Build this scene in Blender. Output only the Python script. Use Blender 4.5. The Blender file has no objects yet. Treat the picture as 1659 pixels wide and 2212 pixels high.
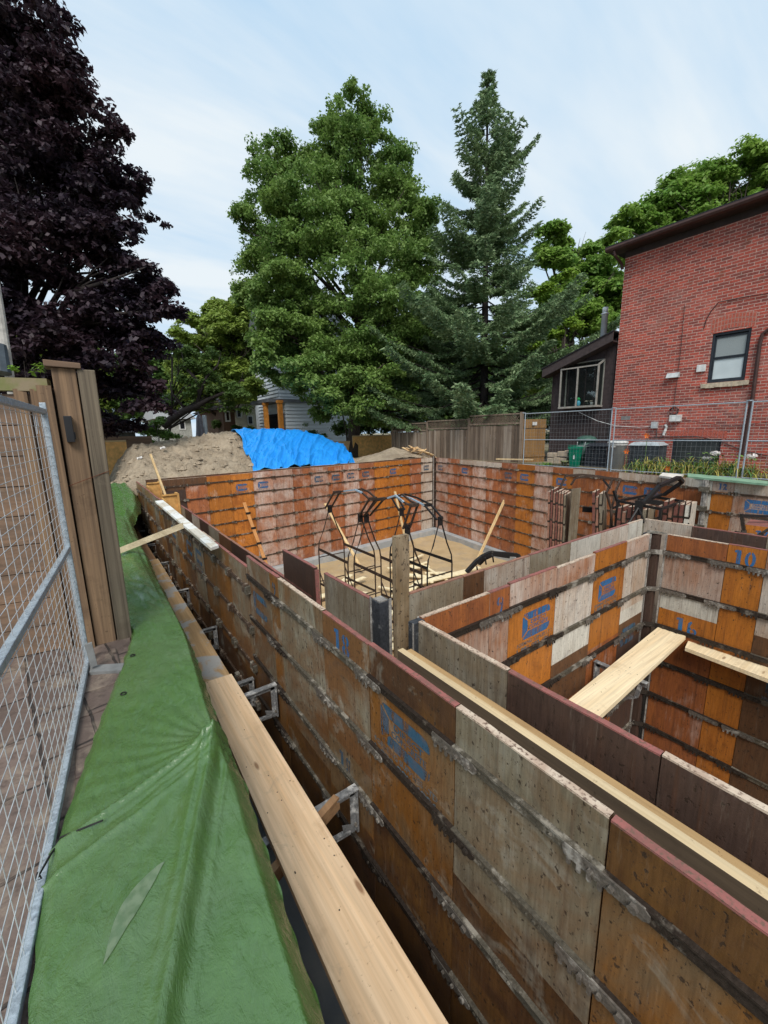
import bpy, math, random
import numpy as np
from mathutils import Vector, Matrix
random.seed(7); RNG = np.random.default_rng(7)
C = bpy.context.scene.collection
scene = bpy.context.scene

# ------------------------------------------------------------------ camera
FPX, PITCH, ROLL, YAW, CAMZ, UN = 882.43, math.radians(11.2026), math.radians(-1.1338), math.radians(35.7784), 1.1, 1.1
_cy, _sy = math.cos(YAW), math.sin(YAW)
FW = np.array([_sy*math.cos(PITCH), _cy*math.cos(PITCH), -math.sin(PITCH)])
_r = np.array([_cy, -_sy, 0.0]); _u = np.cross(_r, FW)
RT = math.cos(ROLL)*_r + math.sin(ROLL)*_u
UP = -math.sin(ROLL)*_r + math.cos(ROLL)*_u
CAM = np.array([0, 0, CAMZ])
cam = bpy.data.cameras.new('camera'); co = bpy.data.objects.new('camera', cam); C.objects.link(co)
cam.sensor_fit = 'HORIZONTAL'; cam.sensor_width = 36; cam.lens = FPX/1659*36
cam.clip_start = 0.05; cam.clip_end = 2000
m = Matrix.Identity(4)
for i in range(3):
    m[i][0] = RT[i]; m[i][1] = UP[i]; m[i][2] = -FW[i]; m[i][3] = CAM[i]
co.matrix_world = m
scene.camera = co

# ------------------------------------------------------------------ light
scene.view_settings.view_transform = 'Standard'; scene.view_settings.look = 'None'
scene.view_settings.gamma = 1; scene.view_settings.use_curve_mapping = False
scene.view_settings.exposure = 1.0
SUN_EL, SUN_AZ = math.radians(48), math.radians(215)      # azimuth from +Y towards +X, where the sun stands
sl = bpy.data.lights.new('sun', 'SUN'); sl.energy = 1.7; sl.angle = math.radians(26); sl.color = (1, .96, .9)
so = bpy.data.objects.new('sun', sl); C.objects.link(so)
sd = Vector((math.sin(SUN_AZ)*math.cos(SUN_EL), math.cos(SUN_AZ)*math.cos(SUN_EL), math.sin(SUN_EL)))
so.rotation_euler = sd.to_track_quat('Z', 'Y').to_euler(); so.location = (0, 0, 30)
world = bpy.data.worlds.new('World'); scene.world = world; world.use_nodes = True
wn = world.node_tree; wn.nodes.clear()
def wnode(t, **k):
    n = wn.nodes.new(t)
    for a, b in k.items(): setattr(n, a, b)
    return n
sky = wnode('ShaderNodeTexSky', sky_type='NISHITA', sun_disc=False, sun_elevation=SUN_EL, sun_rotation=SUN_AZ)
sky.air_density = 1.2; sky.dust_density = 1.5; sky.ozone_density = 1.5
tc = wnode('ShaderNodeTexCoord')
sep = wnode('ShaderNodeSeparateXYZ'); wn.links.new(tc.outputs['Generated'], sep.inputs[0])
zc = wnode('ShaderNodeMath', operation='MAXIMUM'); zc.inputs[1].default_value = 0.0; wn.links.new(sep.outputs[2], zc.inputs[0])
za = wnode('ShaderNodeMath', operation='ADD'); za.inputs[1].default_value = 0.22; wn.links.new(zc.outputs[0], za.inputs[0])
dx = wnode('ShaderNodeMath', operation='DIVIDE'); wn.links.new(sep.outputs[0], dx.inputs[0]); wn.links.new(za.outputs[0], dx.inputs[1])
dy = wnode('ShaderNodeMath', operation='DIVIDE'); wn.links.new(sep.outputs[1], dy.inputs[0]); wn.links.new(za.outputs[0], dy.inputs[1])
cb = wnode('ShaderNodeCombineXYZ'); wn.links.new(dx.outputs[0], cb.inputs[0]); wn.links.new(dy.outputs[0], cb.inputs[1])
mp = wnode('ShaderNodeMapping'); mp.inputs['Rotation'].default_value = (0, 0, math.radians(28)); mp.inputs['Scale'].default_value = (.38, 1.5, 1)
wn.links.new(cb.outputs[0], mp.inputs[0])
cn = wnode('ShaderNodeTexNoise'); cn.inputs['Scale'].default_value = 1.5; cn.inputs['Detail'].default_value = 6; cn.inputs['Roughness'].default_value = .55
cn.inputs['Distortion'].default_value = .25
wn.links.new(mp.outputs[0], cn.inputs['Vector'])
cr = wnode('ShaderNodeMapRange'); cr.inputs['From Min'].default_value = .34; cr.inputs['From Max'].default_value = .64
cr.inputs['To Min'].default_value = .12; cr.inputs['To Max'].default_value = 1.0
wn.links.new(cn.outputs[0], cr.inputs[0])
cl = wnode('ShaderNodeMix', data_type='RGBA'); cl.inputs[7].default_value = (3.75, 4.1, 4.35, 1)
tint = wnode('ShaderNodeMix', data_type='RGBA', blend_type='MIX'); tint.inputs[0].default_value = .95
tint.inputs[7].default_value = (1.8, 2.95, 4.1, 1)
wn.links.new(sky.outputs[0], tint.inputs[6])
wn.links.new(cr.outputs[0], cl.inputs[0]); wn.links.new(tint.outputs[2], cl.inputs[6])
bg = wnode('ShaderNodeBackground'); bg.inputs[1].default_value = 0.11
wo = wnode('ShaderNodeOutputWorld')
wn.links.new(cl.outputs[2], bg.inputs[0]); wn.links.new(bg.outputs[0], wo.inputs[0])

# ------------------------------------------------------------------ picture measurements to places on real planes
def ray(x, y): return FW + RT*(x-829.5)/FPX - UP*(y-1106.0)/FPX
def PZ(x, y, z): d = ray(x, y); return d*((z-CAMZ)/d[2]) + CAM
def PX(x, y, X): d = ray(x, y); return d*(X/d[0]) + CAM
def PY(x, y, Y): d = ray(x, y); return d*(Y/d[1]) + CAM
def PD(x, y, D): return ray(x, y)*D + CAM
def pj(p):
    p = np.array(p, float)-CAM; z = p@FW
    return (829.5+FPX*(p@RT)/z, 1106-FPX*(p@UP)/z)

# ------------------------------------------------------------------ mesh builder
def nrm(v): v = np.array(v, float); return v/np.linalg.norm(v)
class MB:
    def __init__(s): s.v = []; s.f = []; s.m = []
    def poly(s, pts, mi=0):
        b = len(s.v); s.v += [tuple(map(float, p)) for p in pts]; s.f.append(tuple(range(b, b+len(pts)))); s.m.append(mi); return s
    def raw(s, pts, faces, mi=0):
        b = len(s.v); s.v += [tuple(map(float, p)) for p in pts]
        for f in faces: s.f.append(tuple(b+i for i in f)); s.m.append(mi)
        return s
    def hexa(s, p, mi=0, mis=None):      # 8 points: bottom ring 0-3, top ring 4-7
        fs = [(3, 2, 1, 0), (4, 5, 6, 7), (0, 1, 5, 4), (1, 2, 6, 5), (2, 3, 7, 6), (3, 0, 4, 7)]
        b = len(s.v); s.v += [tuple(map(float, q)) for q in p]
        for i, f in enumerate(fs): s.f.append(tuple(b+k for k in f)); s.m.append(mis[i] if mis else mi)
        return s
    def box(s, a, b, mi=0, mis=None):
        x0, y0, z0 = [min(a[i], b[i]) for i in range(3)]; x1, y1, z1 = [max(a[i], b[i]) for i in range(3)]
        return s.hexa([(x0, y0, z0), (x1, y0, z0), (x1, y1, z0), (x0, y1, z0), (x0, y0, z1), (x1, y0, z1), (x1, y1, z1), (x0, y1, z1)], mi, mis)
    def bar(s, p, q, w, h, mi=0, up=(0, 0, 1)):
        p = np.array(p, float); q = np.array(q, float); d = nrm(q-p); up = np.array(up, float)
        if abs(d@up) > .98: up = np.array([1., 0, 0])
        a = nrm(np.cross(d, up))*w/2; c = nrm(np.cross(a, d))*h/2
        return s.hexa([p-a-c, p+a-c, q+a-c, q-a-c, p-a+c, p+a+c, q+a+c, q-a+c], mi)
    def path(s, pts, w, h=None, mi=0):
        for a, b in zip(pts[:-1], pts[1:]): s.bar(a, b, w, h or w, mi)
        return s
    def tube(s, pts, r, n=8, mi=0, cap=True):
        pts = [np.array(p, float) for p in pts]
        rr = r if hasattr(r, '__len__') else [r]*len(pts)
        b = len(s.v); ref = np.array([0.13, .21, 1.0])
        for i, p in enumerate(pts):
            d = nrm(pts[min(i+1, len(pts)-1)]-pts[max(i-1, 0)])
            rf = ref if abs(d@nrm(ref)) < .95 else np.array([1., .1, 0])
            a = nrm(np.cross(d, rf)); c = np.cross(a, d)
            for k in range(n):
                t = 2*math.pi*k/n; s.v.append(tuple(p+rr[i]*(math.cos(t)*a+math.sin(t)*c)))
        for i in range(len(pts)-1):
            for k in range(n):
                k2 = (k+1) % n
                s.f.append((b+i*n+k, b+i*n+k2, b+(i+1)*n+k2, b+(i+1)*n+k)); s.m.append(mi)
        if cap:
            s.f.append(tuple(b+k for k in range(n))[::-1]); s.m.append(mi)
            e = b+(len(pts)-1)*n; s.f.append(tuple(e+k for k in range(n))); s.m.append(mi)
        return s
    def prism(s, poly2, o, ax, ay, az, mi=0):  # 2D polygon extruded along az (vector incl. length)
        o = np.array(o, float); ax = np.array(ax, float); ay = np.array(ay, float); az = np.array(az, float)
        n = len(poly2); a = [o+ax*x+ay*y for x, y in poly2]; c = [p+az for p in a]
        b = len(s.v); s.v += [tuple(p) for p in a+c]
        s.f.append(tuple(range(b+n-1, b-1, -1))); s.m.append(mi); s.f.append(tuple(range(b+n, b+2*n))); s.m.append(mi)
        for k in range(n):
            k2 = (k+1) % n; s.f.append((b+k, b+k2, b+n+k2, b+n+k)); s.m.append(mi)
        return s
    def build(s, name, mats, parent=None, base=None, smooth=False, bevel=0):
        me = bpy.data.meshes.new(name); o = bpy.data.objects.new(name, me); C.objects.link(o)
        off = np.zeros(3)
        if parent is not None:
            q = parent
            while q is not None: off += np.array(q.location); q = q.parent
            o.parent = parent
        elif base is not None: off = np.array(base, float); o.location = base
        vs = (np.array(s.v)-off) if s.v else np.zeros((0, 3))
        me.from_pydata(vs.tolist(), [], s.f)
        for mt in (mats if isinstance(mats, (list, tuple)) else [mats]): me.materials.append(mt)
        me.polygons.foreach_set('material_index', s.m)
        if smooth: me.polygons.foreach_set('use_smooth', [True]*len(me.polygons))
        me.update()
        if bevel:
            b = o.modifiers.new('bevel', 'BEVEL'); b.width = bevel; b.segments = 2; b.limit_method = 'ANGLE'
        return o
def tag(o, label=None, cat=None, group=None, kind=None):
    if label: o['label'] = label
    if cat: o['category'] = cat
    if group: o['group'] = group
    if kind: o['kind'] = kind
    return o
def thing(name, label, cat, loc=(0, 0, 0), group=None):
    o = bpy.data.objects.new(name, None); C.objects.link(o); o.location = tuple(map(float, loc)); o.empty_display_size = .2
    return tag(o, label, cat, group)
def copy_tree(o, parent=None):
    c = o.copy(); C.objects.link(c)
    if parent is not None: c.parent = parent
    for ch in o.children: copy_tree(ch, c)
    return c
def npmesh(name, verts, nface, mat, parent=None, base=None, quad=4, smooth=False):
    off = np.array(parent.location if parent is not None else (base if base is not None else (0, 0, 0)), float)
    me = bpy.data.meshes.new(name); o = bpy.data.objects.new(name, me); C.objects.link(o)
    if parent is not None: o.parent = parent
    elif base is not None: o.location = base
    v = (verts-off).astype(np.float32)
    me.vertices.add(len(v)); me.vertices.foreach_set('co', v.ravel())
    me.loops.add(nface*quad); me.loops.foreach_set('vertex_index', np.arange(nface*quad, dtype=np.int32))
    me.polygons.add(nface); me.polygons.foreach_set('loop_start', np.arange(0, nface*quad, quad, dtype=np.int32))
    me.materials.append(mat); me.update(calc_edges=True); me.validate()
    return o
def grid(name, P, mat, parent=None, base=None, smooth=True):   # P: (n,m,3)
    n, m_, _ = P.shape; b = MB(); b.v = [tuple(p) for p in P.reshape(-1, 3)]
    for i in range(n-1):
        for j in range(m_-1): b.f.append((i*m_+j, (i+1)*m_+j, (i+1)*m_+j+1, i*m_+j+1))
    b.m = [0]*len(b.f)
    return b.build(name, mat, parent, base, smooth)
def vnoise(x, y, seed=0):
    x = np.asarray(x, float); y = np.asarray(y, float)
    xi = np.floor(x).astype(int); yi = np.floor(y).astype(int); xf = x-xi; yf = y-yi
    def h(a, b): t = np.sin(a*127.1+b*311.7+seed*74.7)*43758.5453; return t-np.floor(t)
    u = xf*xf*(3-2*xf); v = yf*yf*(3-2*yf)
    return (h(xi, yi)*(1-u)+h(xi+1, yi)*u)*(1-v)+(h(xi, yi+1)*(1-u)+h(xi+1, yi+1)*u)*v
def fbm(x, y, o=4, seed=0):
    r = 0; a = .5
    for k in range(o): r = r+a*vnoise(np.asarray(x)*2**k, np.asarray(y)*2**k, seed+k); a *= .5
    return r

# ------------------------------------------------------------------ materials
class G:
    def __init__(s, name, rough=.8, metal=0.0, spec=.3):
        s.mat = bpy.data.materials.new(name); s.mat.use_nodes = True; s.nt = s.mat.node_tree
        s.b = s.nt.nodes['Principled BSDF']; s.b.inputs['Roughness'].default_value = rough; s.b.inputs['Metallic'].default_value = metal
        s.b.inputs['Specular IOR Level'].default_value = spec
        s.tc = s.nt.nodes.new('ShaderNodeTexCoord'); s.oi = s.nt.nodes.new('ShaderNodeObjectInfo')
        ad = s.nt.nodes.new('ShaderNodeVectorMath'); ad.operation = 'ADD'
        mu = s.nt.nodes.new('ShaderNodeMath'); mu.operation = 'MULTIPLY'; mu.inputs[1].default_value = 57.0
        s.nt.links.new(s.oi.outputs['Random'], mu.inputs[0])
        s.nt.links.new(s.tc.outputs['Object'], ad.inputs[0]); s.nt.links.new(mu.outputs[0], ad.inputs[1])
        s.co = ad.outputs[0]
    def L(s, a, b): s.nt.links.new(a, b)
    def mapping(s, scale, src=None, rot=(0, 0, 0)):
        n = s.nt.nodes.new('ShaderNodeMapping'); n.inputs['Scale'].default_value = scale; n.inputs['Rotation'].default_value = rot
        s.L(src or s.co, n.inputs[0]); return n.outputs[0]
    def noise(s, scale, detail=3, vec=None, rough=.55, dist=0):
        n = s.nt.nodes.new('ShaderNodeTexNoise'); n.inputs['Scale'].default_value = scale; n.inputs['Detail'].default_value = detail
        n.inputs['Roughness'].default_value = rough; n.inputs['Distortion'].default_value = dist
        s.L(vec or s.co, n.inputs['Vector']); return n.outputs[0]
    def voro(s, scale, feat='F1', vec=None, out=0, rnd=1):
        n = s.nt.nodes.new('ShaderNodeTexVoronoi'); n.feature = feat; n.inputs['Scale'].default_value = scale; n.inputs['Randomness'].default_value = rnd
        s.L(vec or s.co, n.inputs['Vector']); return n.outputs[out]
    def ramp(s, src, a, b, lo=0., hi=1.):
        n = s.nt.nodes.new('ShaderNodeMapRange'); s.L(src, n.inputs[0])
        for k, v in (('From Min', a), ('From Max', b), ('To Min', lo), ('To Max', hi)): n.inputs[k].default_value = v
        return n.outputs[0]
    def math(s, op, a, b=None):
        n = s.nt.nodes.new('ShaderNodeMath'); n.operation = op
        for i, q in enumerate((a, b)):
            if q is None: continue
            if isinstance(q, (int, float)): n.inputs[i].default_value = q
            else: s.L(q, n.inputs[i])
        return n.outputs[0]
    def mix(s, f, a, b, mode='MIX'):
        n = s.nt.nodes.new('ShaderNodeMix'); n.data_type = 'RGBA'; n.blend_type = mode
        for i, q in ((0, f), (6, a), (7, b)):
            if isinstance(q, (int, float)): n.inputs[i].default_value = q
            elif isinstance(q, tuple): n.inputs[i].default_value = (q+(1,)) if len(q) == 3 else q
            else: s.L(q, n.inputs[i])
        return n.outputs[2]
    def val(s, col, f):      # multiply colour by scalar socket
        n = s.nt.nodes.new('ShaderNodeVectorMath'); n.operation = 'SCALE'
        if isinstance(col, tuple): n.inputs[0].default_value = col
        else: s.L(col, n.inputs[0])
        s.L(f, n.inputs['Scale']); return n.outputs[0]
    def col(s, c):
        if isinstance(c, tuple): s.b.inputs['Base Color'].default_value = c+(1,)
        else: s.L(c, s.b.inputs['Base Color'])
        return s
    def bump(s, h, st=.3, dist=.01):
        n = s.nt.nodes.new('ShaderNodeBump'); n.inputs['Strength'].default_value = st; n.inputs['Distance'].default_value = dist
        s.L(h, n.inputs['Height']); s.L(n.outputs[0], s.b.inputs['Normal']); return s
    def rnd(s, lo, hi): return s.ramp(s.oi.outputs['Random'], 0, 1, lo, hi)
def sepz(g, k=2, src=None):
    n = g.nt.nodes.new('ShaderNodeSeparateXYZ'); g.L(src or g.tc.outputs['Object'], n.inputs[0]); return n.outputs[k]

def panel_mat(name, c1, c2, film, famt, spots=.64, val=1.0, low=0.0, rough=.5, mott=None):
    g = G(name, rough, 0, .35)
    streak = g.noise(1.0, 4, g.mapping((11, 11, .9)), .6)
    blot = g.noise(1.7, 4, None, .62, .4)
    fs = g.noise(1.0, 3, g.mapping((26, 26, 2.2)), .6)
    c = g.mix(g.ramp(streak, .28, .72), c1, c2)
    grain = g.noise(1.0, 3, g.mapping((90, 90, 8)), .6)
    fm = g.math('ADD', g.math('MULTIPLY', blot, .75), g.math('MULTIPLY', fs, .35))
    if low:                                   # cement wash left by earlier pours, heavier lower down the board
        z = sepz(g); fm = g.math('ADD', fm, g.ramp(z, -.4, -2.6, 0, low)); cell = g.noise(2.9, 4, None, .6, .3); fm = g.math('ADD', fm, g.ramp(cell, .38, .70, -.08, .15)); c = g.mix(g.ramp(g.noise(3.6, 4, None, .65), .52, .64, 0, .5), c, (c2[0]*.62, c2[1]*.5, c2[2]*.6))
    fmask = g.ramp(fm, .74-famt-(.06 if low else 0), .90-famt*.6+(.12 if low else 0), 0, .88)
    c = g.mix(fmask, c, film)
    sp = g.noise(46, 3, g.mapping((1, 1, .7)), .6)
    sm = g.ramp(sp, spots-.005, spots+.045, 0, .85)
    if mott:
        bm = g.noise(1.15, 5, g.mapping((1, 1, .8)), .68, .8); c = g.mix(g.ramp(bm, .44, .60), c, mott); c = g.mix(g.ramp(g.noise(2.6, 5, None, .7, .5), .56, .68, 0, .6), c, (.33, .315, .255))
    blot2 = g.noise(4.5, 5, None, .7, .6); c = g.mix(g.ramp(blot2, .55, .72, 0, .55), c, (c2[0]*.45, c2[1]*.42, c2[2]*.5))
    sp2 = g.noise(110, 2); sm2 = g.ramp(sp2, .66, .70, 0, .7)
    c = g.mix(sm, c, (.035, .022, .015)); c = g.mix(sm2, c, (.05, .03, .02))
    drip = g.noise(1.0, 4, g.mapping((24, 24, .8)), .65)
    c = g.mix(g.ramp(drip, .56, .74, 0, .6), c, (.09, .035, .015))
    c = g.mix(g.ramp(g.noise(1.0, 5, g.mapping((42, 42, 3.5)), .7), .60, .78, 0, .20), c, (.45, .38, .30))
    c = g.val(c, g.ramp(grain, .25, .75, .72*val, 1.22*val))
    c = g.val(c, g.rnd(.82, 1.12))
    g.col(c)
    g.L(g.ramp(fmask, 0, 1, rough, .85), g.b.inputs['Roughness'])
    g.bump(g.math('ADD', g.noise(120, 2), g.math('MULTIPLY', sm, -1.5)), .35, .002)
    return g.mat
FILM = (.42, .37, .31); PFILM = (.50, .37, .31)
P = dict(
    orange=panel_mat('orange_form_ply', (.45, .155, .020), (.33, .105, .016), PFILM, .05),
    rust=panel_mat('rust_form_ply', (.36, .115, .03), (.22, .07, .028), PFILM, .16),
    pink=panel_mat('washed_form_ply', (.34, .15, .075), (.27, .13, .075), (.49, .41, .345), .32),
    pale=panel_mat('cement_washed_ply', (.36, .24, .16), (.42, .34, .27), (.56, .51, .44), .30),
    grey=panel_mat('grey_form_ply', (.17, .125, .08), (.23, .19, .13), (.32, .295, .235), .25, .63),
    brown=panel_mat('brown_form_ply', (.13, .058, .024), (.085, .044, .024), (.18, .145, .11), .12, .62),
    dark=panel_mat('dark_form_ply', (.075, .042, .03), (.055, .035, .028), (.17, .15, .13), .10, .62),
    tan=panel_mat('tan_form_ply', (.235, .105, .024), (.16, .078, .028), (.25, .205, .145), .15, .63),
    mottan=panel_mat('mottled_tan_ply', (.245, .098, .017), (.165, .068, .018), (.26, .21, .14), .12, .62, .95, 0, .42, (.17, .105, .052)),
    motgrey=panel_mat('mottled_grey_ply', (.215, .18, .12), (.15, .115, .075), (.32, .30, .235), .20, .62, .95, 0, .45, (.165, .078, .030)),
    motbrown=panel_mat('mottled_brown_ply', (.10, .046, .021), (.065, .034, .019), (.17, .145, .11), .08, .62, .95, 0, .42, (.15, .070, .020)),
    white=panel_mat('mortar_caked_ply', (.48, .45, .38), (.42, .38, .32), (.60, .57, .50), .3, .66),
    worange=panel_mat('orange_washed_low', (.50, .175, .028), (.37, .125, .024), (.58, .48, .40), .0, .64, 1.15, .18),
    wrust=panel_mat('rust_washed_low', (.37, .125, .045), (.24, .085, .04), (.58, .48, .41), .12, .63, 1.15, .22),
    wpink=panel_mat('pink_washed_low', (.38, .16, .085), (.32, .15, .09), (.60, .52, .46), .26, .63, 1.15, .2),
)
def edge_mat(name, c1, c2):
    g = G(name, .75); n = g.noise(14, 4); f = g.noise(70, 3)
    g.col(g.mix(g.ramp(f, .52, .68), g.mix(g.ramp(n, .35, .65), c1, c2), (.14, .085, .06))).bump(f, .5, .003); return g.mat
ED = dict(red=edge_mat('red_painted_edge', (.30, .105, .09), (.20, .085, .07)), maroon=edge_mat('maroon_edge', (.13, .042, .034), (.20, .075, .055)), pale=edge_mat('bare_ply_edge', (.58, .47, .36), (.42, .30, .22)),
          brown=edge_mat('brown_ply_edge', (.22, .11, .075), (.32, .15, .10)))
def simple(name, c, rough=.8, metal=0, n=8, amt=.25, bump=0, spec=.3):
    g = G(name, rough, metal, spec); s1 = g.noise(n, 4)
    g.col(g.val(c, g.ramp(s1, .3, .7, 1-amt, 1+amt)))
    if bump: g.bump(g.noise(n*6, 3), bump, .004)
    return g.mat
def steel_mat(name, c, splash, amt, rough=.6, metal=.5):
    g = G(name, rough, metal); s1 = g.noise(9, 5, None, .7); s2 = g.noise(60, 4, None, .7)
    c_ = g.mix(g.ramp(s1, amt, amt+.1), g.val(c, g.ramp(s2, .3, .7, .6, 1.4)), splash)
    g.col(c_); g.bump(s2, .8, .004)
    g.L(g.ramp(s1, amt, amt+.1, metal, 0), g.b.inputs['Metallic']); return g.mat
STRAP = steel_mat('caked_strap_steel', (.042, .031, .024), (.14, .12, .095), .57)
STRAPR = steel_mat('brown_run_strap', (.085, .055, .038), (.26, .21, .165), .52)
STRAPL = steel_mat('pale_strap_steel', (.12, .105, .08), (.25, .225, .185), .52)
LATCH = steel_mat('latch_steel', (.15, .13, .11), (.31, .285, .25), .52)
LATCHD = steel_mat('dark_latch_steel', (.045, .035, .028), (.15, .13, .105), .58)
CORN = steel_mat('corner_steel', (.05, .053, .06), (.20, .20, .20), .60, .5, .3)
CORNP = steel_mat('pale_corner_steel', (.24, .22, .20), (.42, .39, .35), .5, .7, .1)
BLACK = steel_mat('black_rack_steel', (.022, .020, .020), (.16, .14, .12), .64, .5, .3)
RUSTY = steel_mat('rusty_rack_steel', (.06, .038, .028), (.13, .085, .06), .58, .6, .3)
LBLUE = steel_mat('chipped_blue_steel', (.34, .44, .52), (.10, .07, .05), .56, .5, .2)
GALV = steel_mat('galvanised_steel', (.36, .41, .45), (.30, .345, .38), .50, .42, .45)
GALVW = simple('galvanised_wire', (.22, .235, .245), .5, .3, 6, .15)
ZINC = simple('zinc_pipe', (.80, .84, .86), .35, 0, 4, .1, 0, .6)
BRK = steel_mat('bracket_steel', (.25, .25, .25), (.45, .44, .42), .5, .5, .5)
def wood_mat(name, c1, c2, axis, knots=1, rough=.7, splash=None, sp=.58, fine=55):
    g = G(name, rough); sc = {'x': (.6, fine/4, fine/4), 'y': (fine/4, .6, fine/4), 'z': (fine/4, fine/4, .6)}[axis]
    n1 = g.noise(1.0, 4, g.mapping(sc), .6, .6); sf = tuple(q*4 if q > 1 else q*3 for q in sc); n2 = g.noise(1.0, 2, g.mapping(sf))
    c = g.mix(g.ramp(n1, .35, .65), c1, c2); c = g.val(c, g.ramp(n2, .3, .7, .84, 1.12))
    if knots:
        sk = {'x': (2, 7, 7), 'y': (7, 2, 7), 'z': (7, 7, 2)}[axis]
        k = g.voro(1.0, 'F1', g.mapping(sk)); c = g.mix(g.ramp(k, .05, .10, .8, 0), c, (c2[0]*.35, c2[1]*.25, c2[2]*.2))
    dirt = g.noise(3.2, 5, None, .65); c = g.mix(g.ramp(dirt, .58, .75, 0, .55), c, (c2[0]*.55, c2[1]*.5, c2[2]*.48))
    if splash:
        s2 = g.noise(2.2, 5, None, .6, .5); c = g.mix(g.ramp(s2, sp, sp+.05), c, splash)
    sk_ = g.noise(34, 4, None, .7); c = g.mix(g.ramp(sk_, .63, .70, 0, .6), c, (c2[0]*.35, c2[1]*.3, c2[2]*.28)); mud = g.noise(6, 6, None, .75, .5); c = g.mix(g.ramp(mud, .60, .72, 0, .4), c, (.25, .2, .15))
    c = g.val(c, g.rnd(.88, 1.1)); g.col(c).bump(n1, .25, .003); return g.mat
LUMX = wood_mat('fresh_lumber_x', (.68, .51, .30), (.55, .38, .19), 'x'); LUMY = wood_mat('fresh_lumber_y', (.68, .50, .325), (.56, .37, .21), 'y')
LUMZ = wood_mat('fresh_lumber_z', (.66, .49, .26), (.52, .34, .16), 'z')
LUMB = wood_mat('brown_lumber_y', (.34, .20, .10), (.24, .13, .065), 'y')
WALK2 = wood_mat('splashed_plank', (.50, .33, .17), (.40, .25, .12), 'y', 1, .75, (.40, .385, .36), .50)
CEDZ = wood_mat('brown_cedar_post', (.26, .165, .095), (.125, .08, .05), 'z', 1, .8, None, .5, 110)
CEDG = wood_mat('greyed_cedar_post', (.205, .165, .115), (.10, .078, .055), 'z', 1, .8, None, .5, 110)
CEDX = wood_mat('brown_cedar_board', (.20, .125, .08), (.125, .085, .06), 'x', 1, .8)
FENZ = wood_mat('weathered_fence_board', (.27, .205, .15), (.15, .11, .08), 'z', 1, .85); FENZ2 = wood_mat('weathered_fence_board_dark', (.17, .12, .085), (.10, .075, .055), 'z', 1, .85); FENZ3 = wood_mat('weathered_fence_board_pale', (.34, .28, .22), (.22, .17, .13), 'z', 1, .85)
GATEZ = wood_mat('amber_gate_board', (.27, .15, .055), (.18, .095, .035), 'z', 1, .7)
OSB = simple('yellow_plywood', (.78, .44, .15), .7, 0, 7, .25); BAREPLY = simple('pale_plywood', (.66, .45, .24), .75, 0, 8, .2)
CAKED = panel_mat('caked_board', (.20, .135, .07), (.15, .10, .055), (.30, .235, .155), .3, .6)
def paint_mat(name, c, thr=.42, dirt=(.2, .1, .05)):
    g = G(name, .6); w = g.noise(1, 4, g.mapping((30, 30, 5)), .65); g.col(g.mix(g.ramp(g.noise(9, 3), .45, .7, 0, .4), c, dirt))
    g.L(g.ramp(w, thr-.1, thr+.04), g.b.inputs['Alpha']); return g.mat
BLUE = paint_mat('blue_stencil_paint', (.022, .115, .27), .42); BLUED = paint_mat('worn_blue_paint', (.03, .085, .14), .46)
BLUET = paint_mat('worn_letter_paint', (.10, .13, .15), .47)
# ------------------------------------------------------------------ lettering
_txt = {}
def text_mesh(s, bold=0.02):
    k = (s, bold)
    if k in _txt: return _txt[k]
    cu = bpy.data.curves.new('t', 'FONT'); cu.body = s; cu.size = 1; cu.offset = bold; cu.align_x = 'LEFT'; cu.resolution_u = 3
    o = bpy.data.objects.new('t', cu); C.objects.link(o)
    dg = bpy.context.evaluated_depsgraph_get(); dg.update()
    me = bpy.data.meshes.new_from_object(o.evaluated_get(dg))
    v = np.array([x.co[:] for x in me.vertices]); f = [tuple(p.vertices) for p in me.polygons]
    bpy.data.objects.remove(o); bpy.data.curves.remove(cu); bpy.data.meshes.remove(me)
    lo, hi = v.min(0), v.max(0); v = (v-lo)/np.array([hi[0]-lo[0], hi[1]-lo[1], 1])
    _txt[k] = (v, f); return _txt[k]
def put_text(mb, s, o, ax, az, nr, w, h, mi=0, bold=.02):
    v, f = text_mesh(s, bold); o = np.array(o, float)
    mb.raw([o+ax*(p[0]*w)+az*(p[1]*h)+nr*.0012 for p in v], f, mi)
def flat(mb, poly, o, ax, az, nr, mi=0):
    mb.poly([np.array(o)+ax*x+az*y+nr*.0012 for x, y in poly], mi)
def arc(cx, cy, rx, ry, a0, a1, n=8): return [(cx+rx*math.cos(math.radians(a0+(a1-a0)*i/n)), cy+ry*math.sin(math.radians(a0+(a1-a0)*i/n))) for i in range(n+1)]
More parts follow.
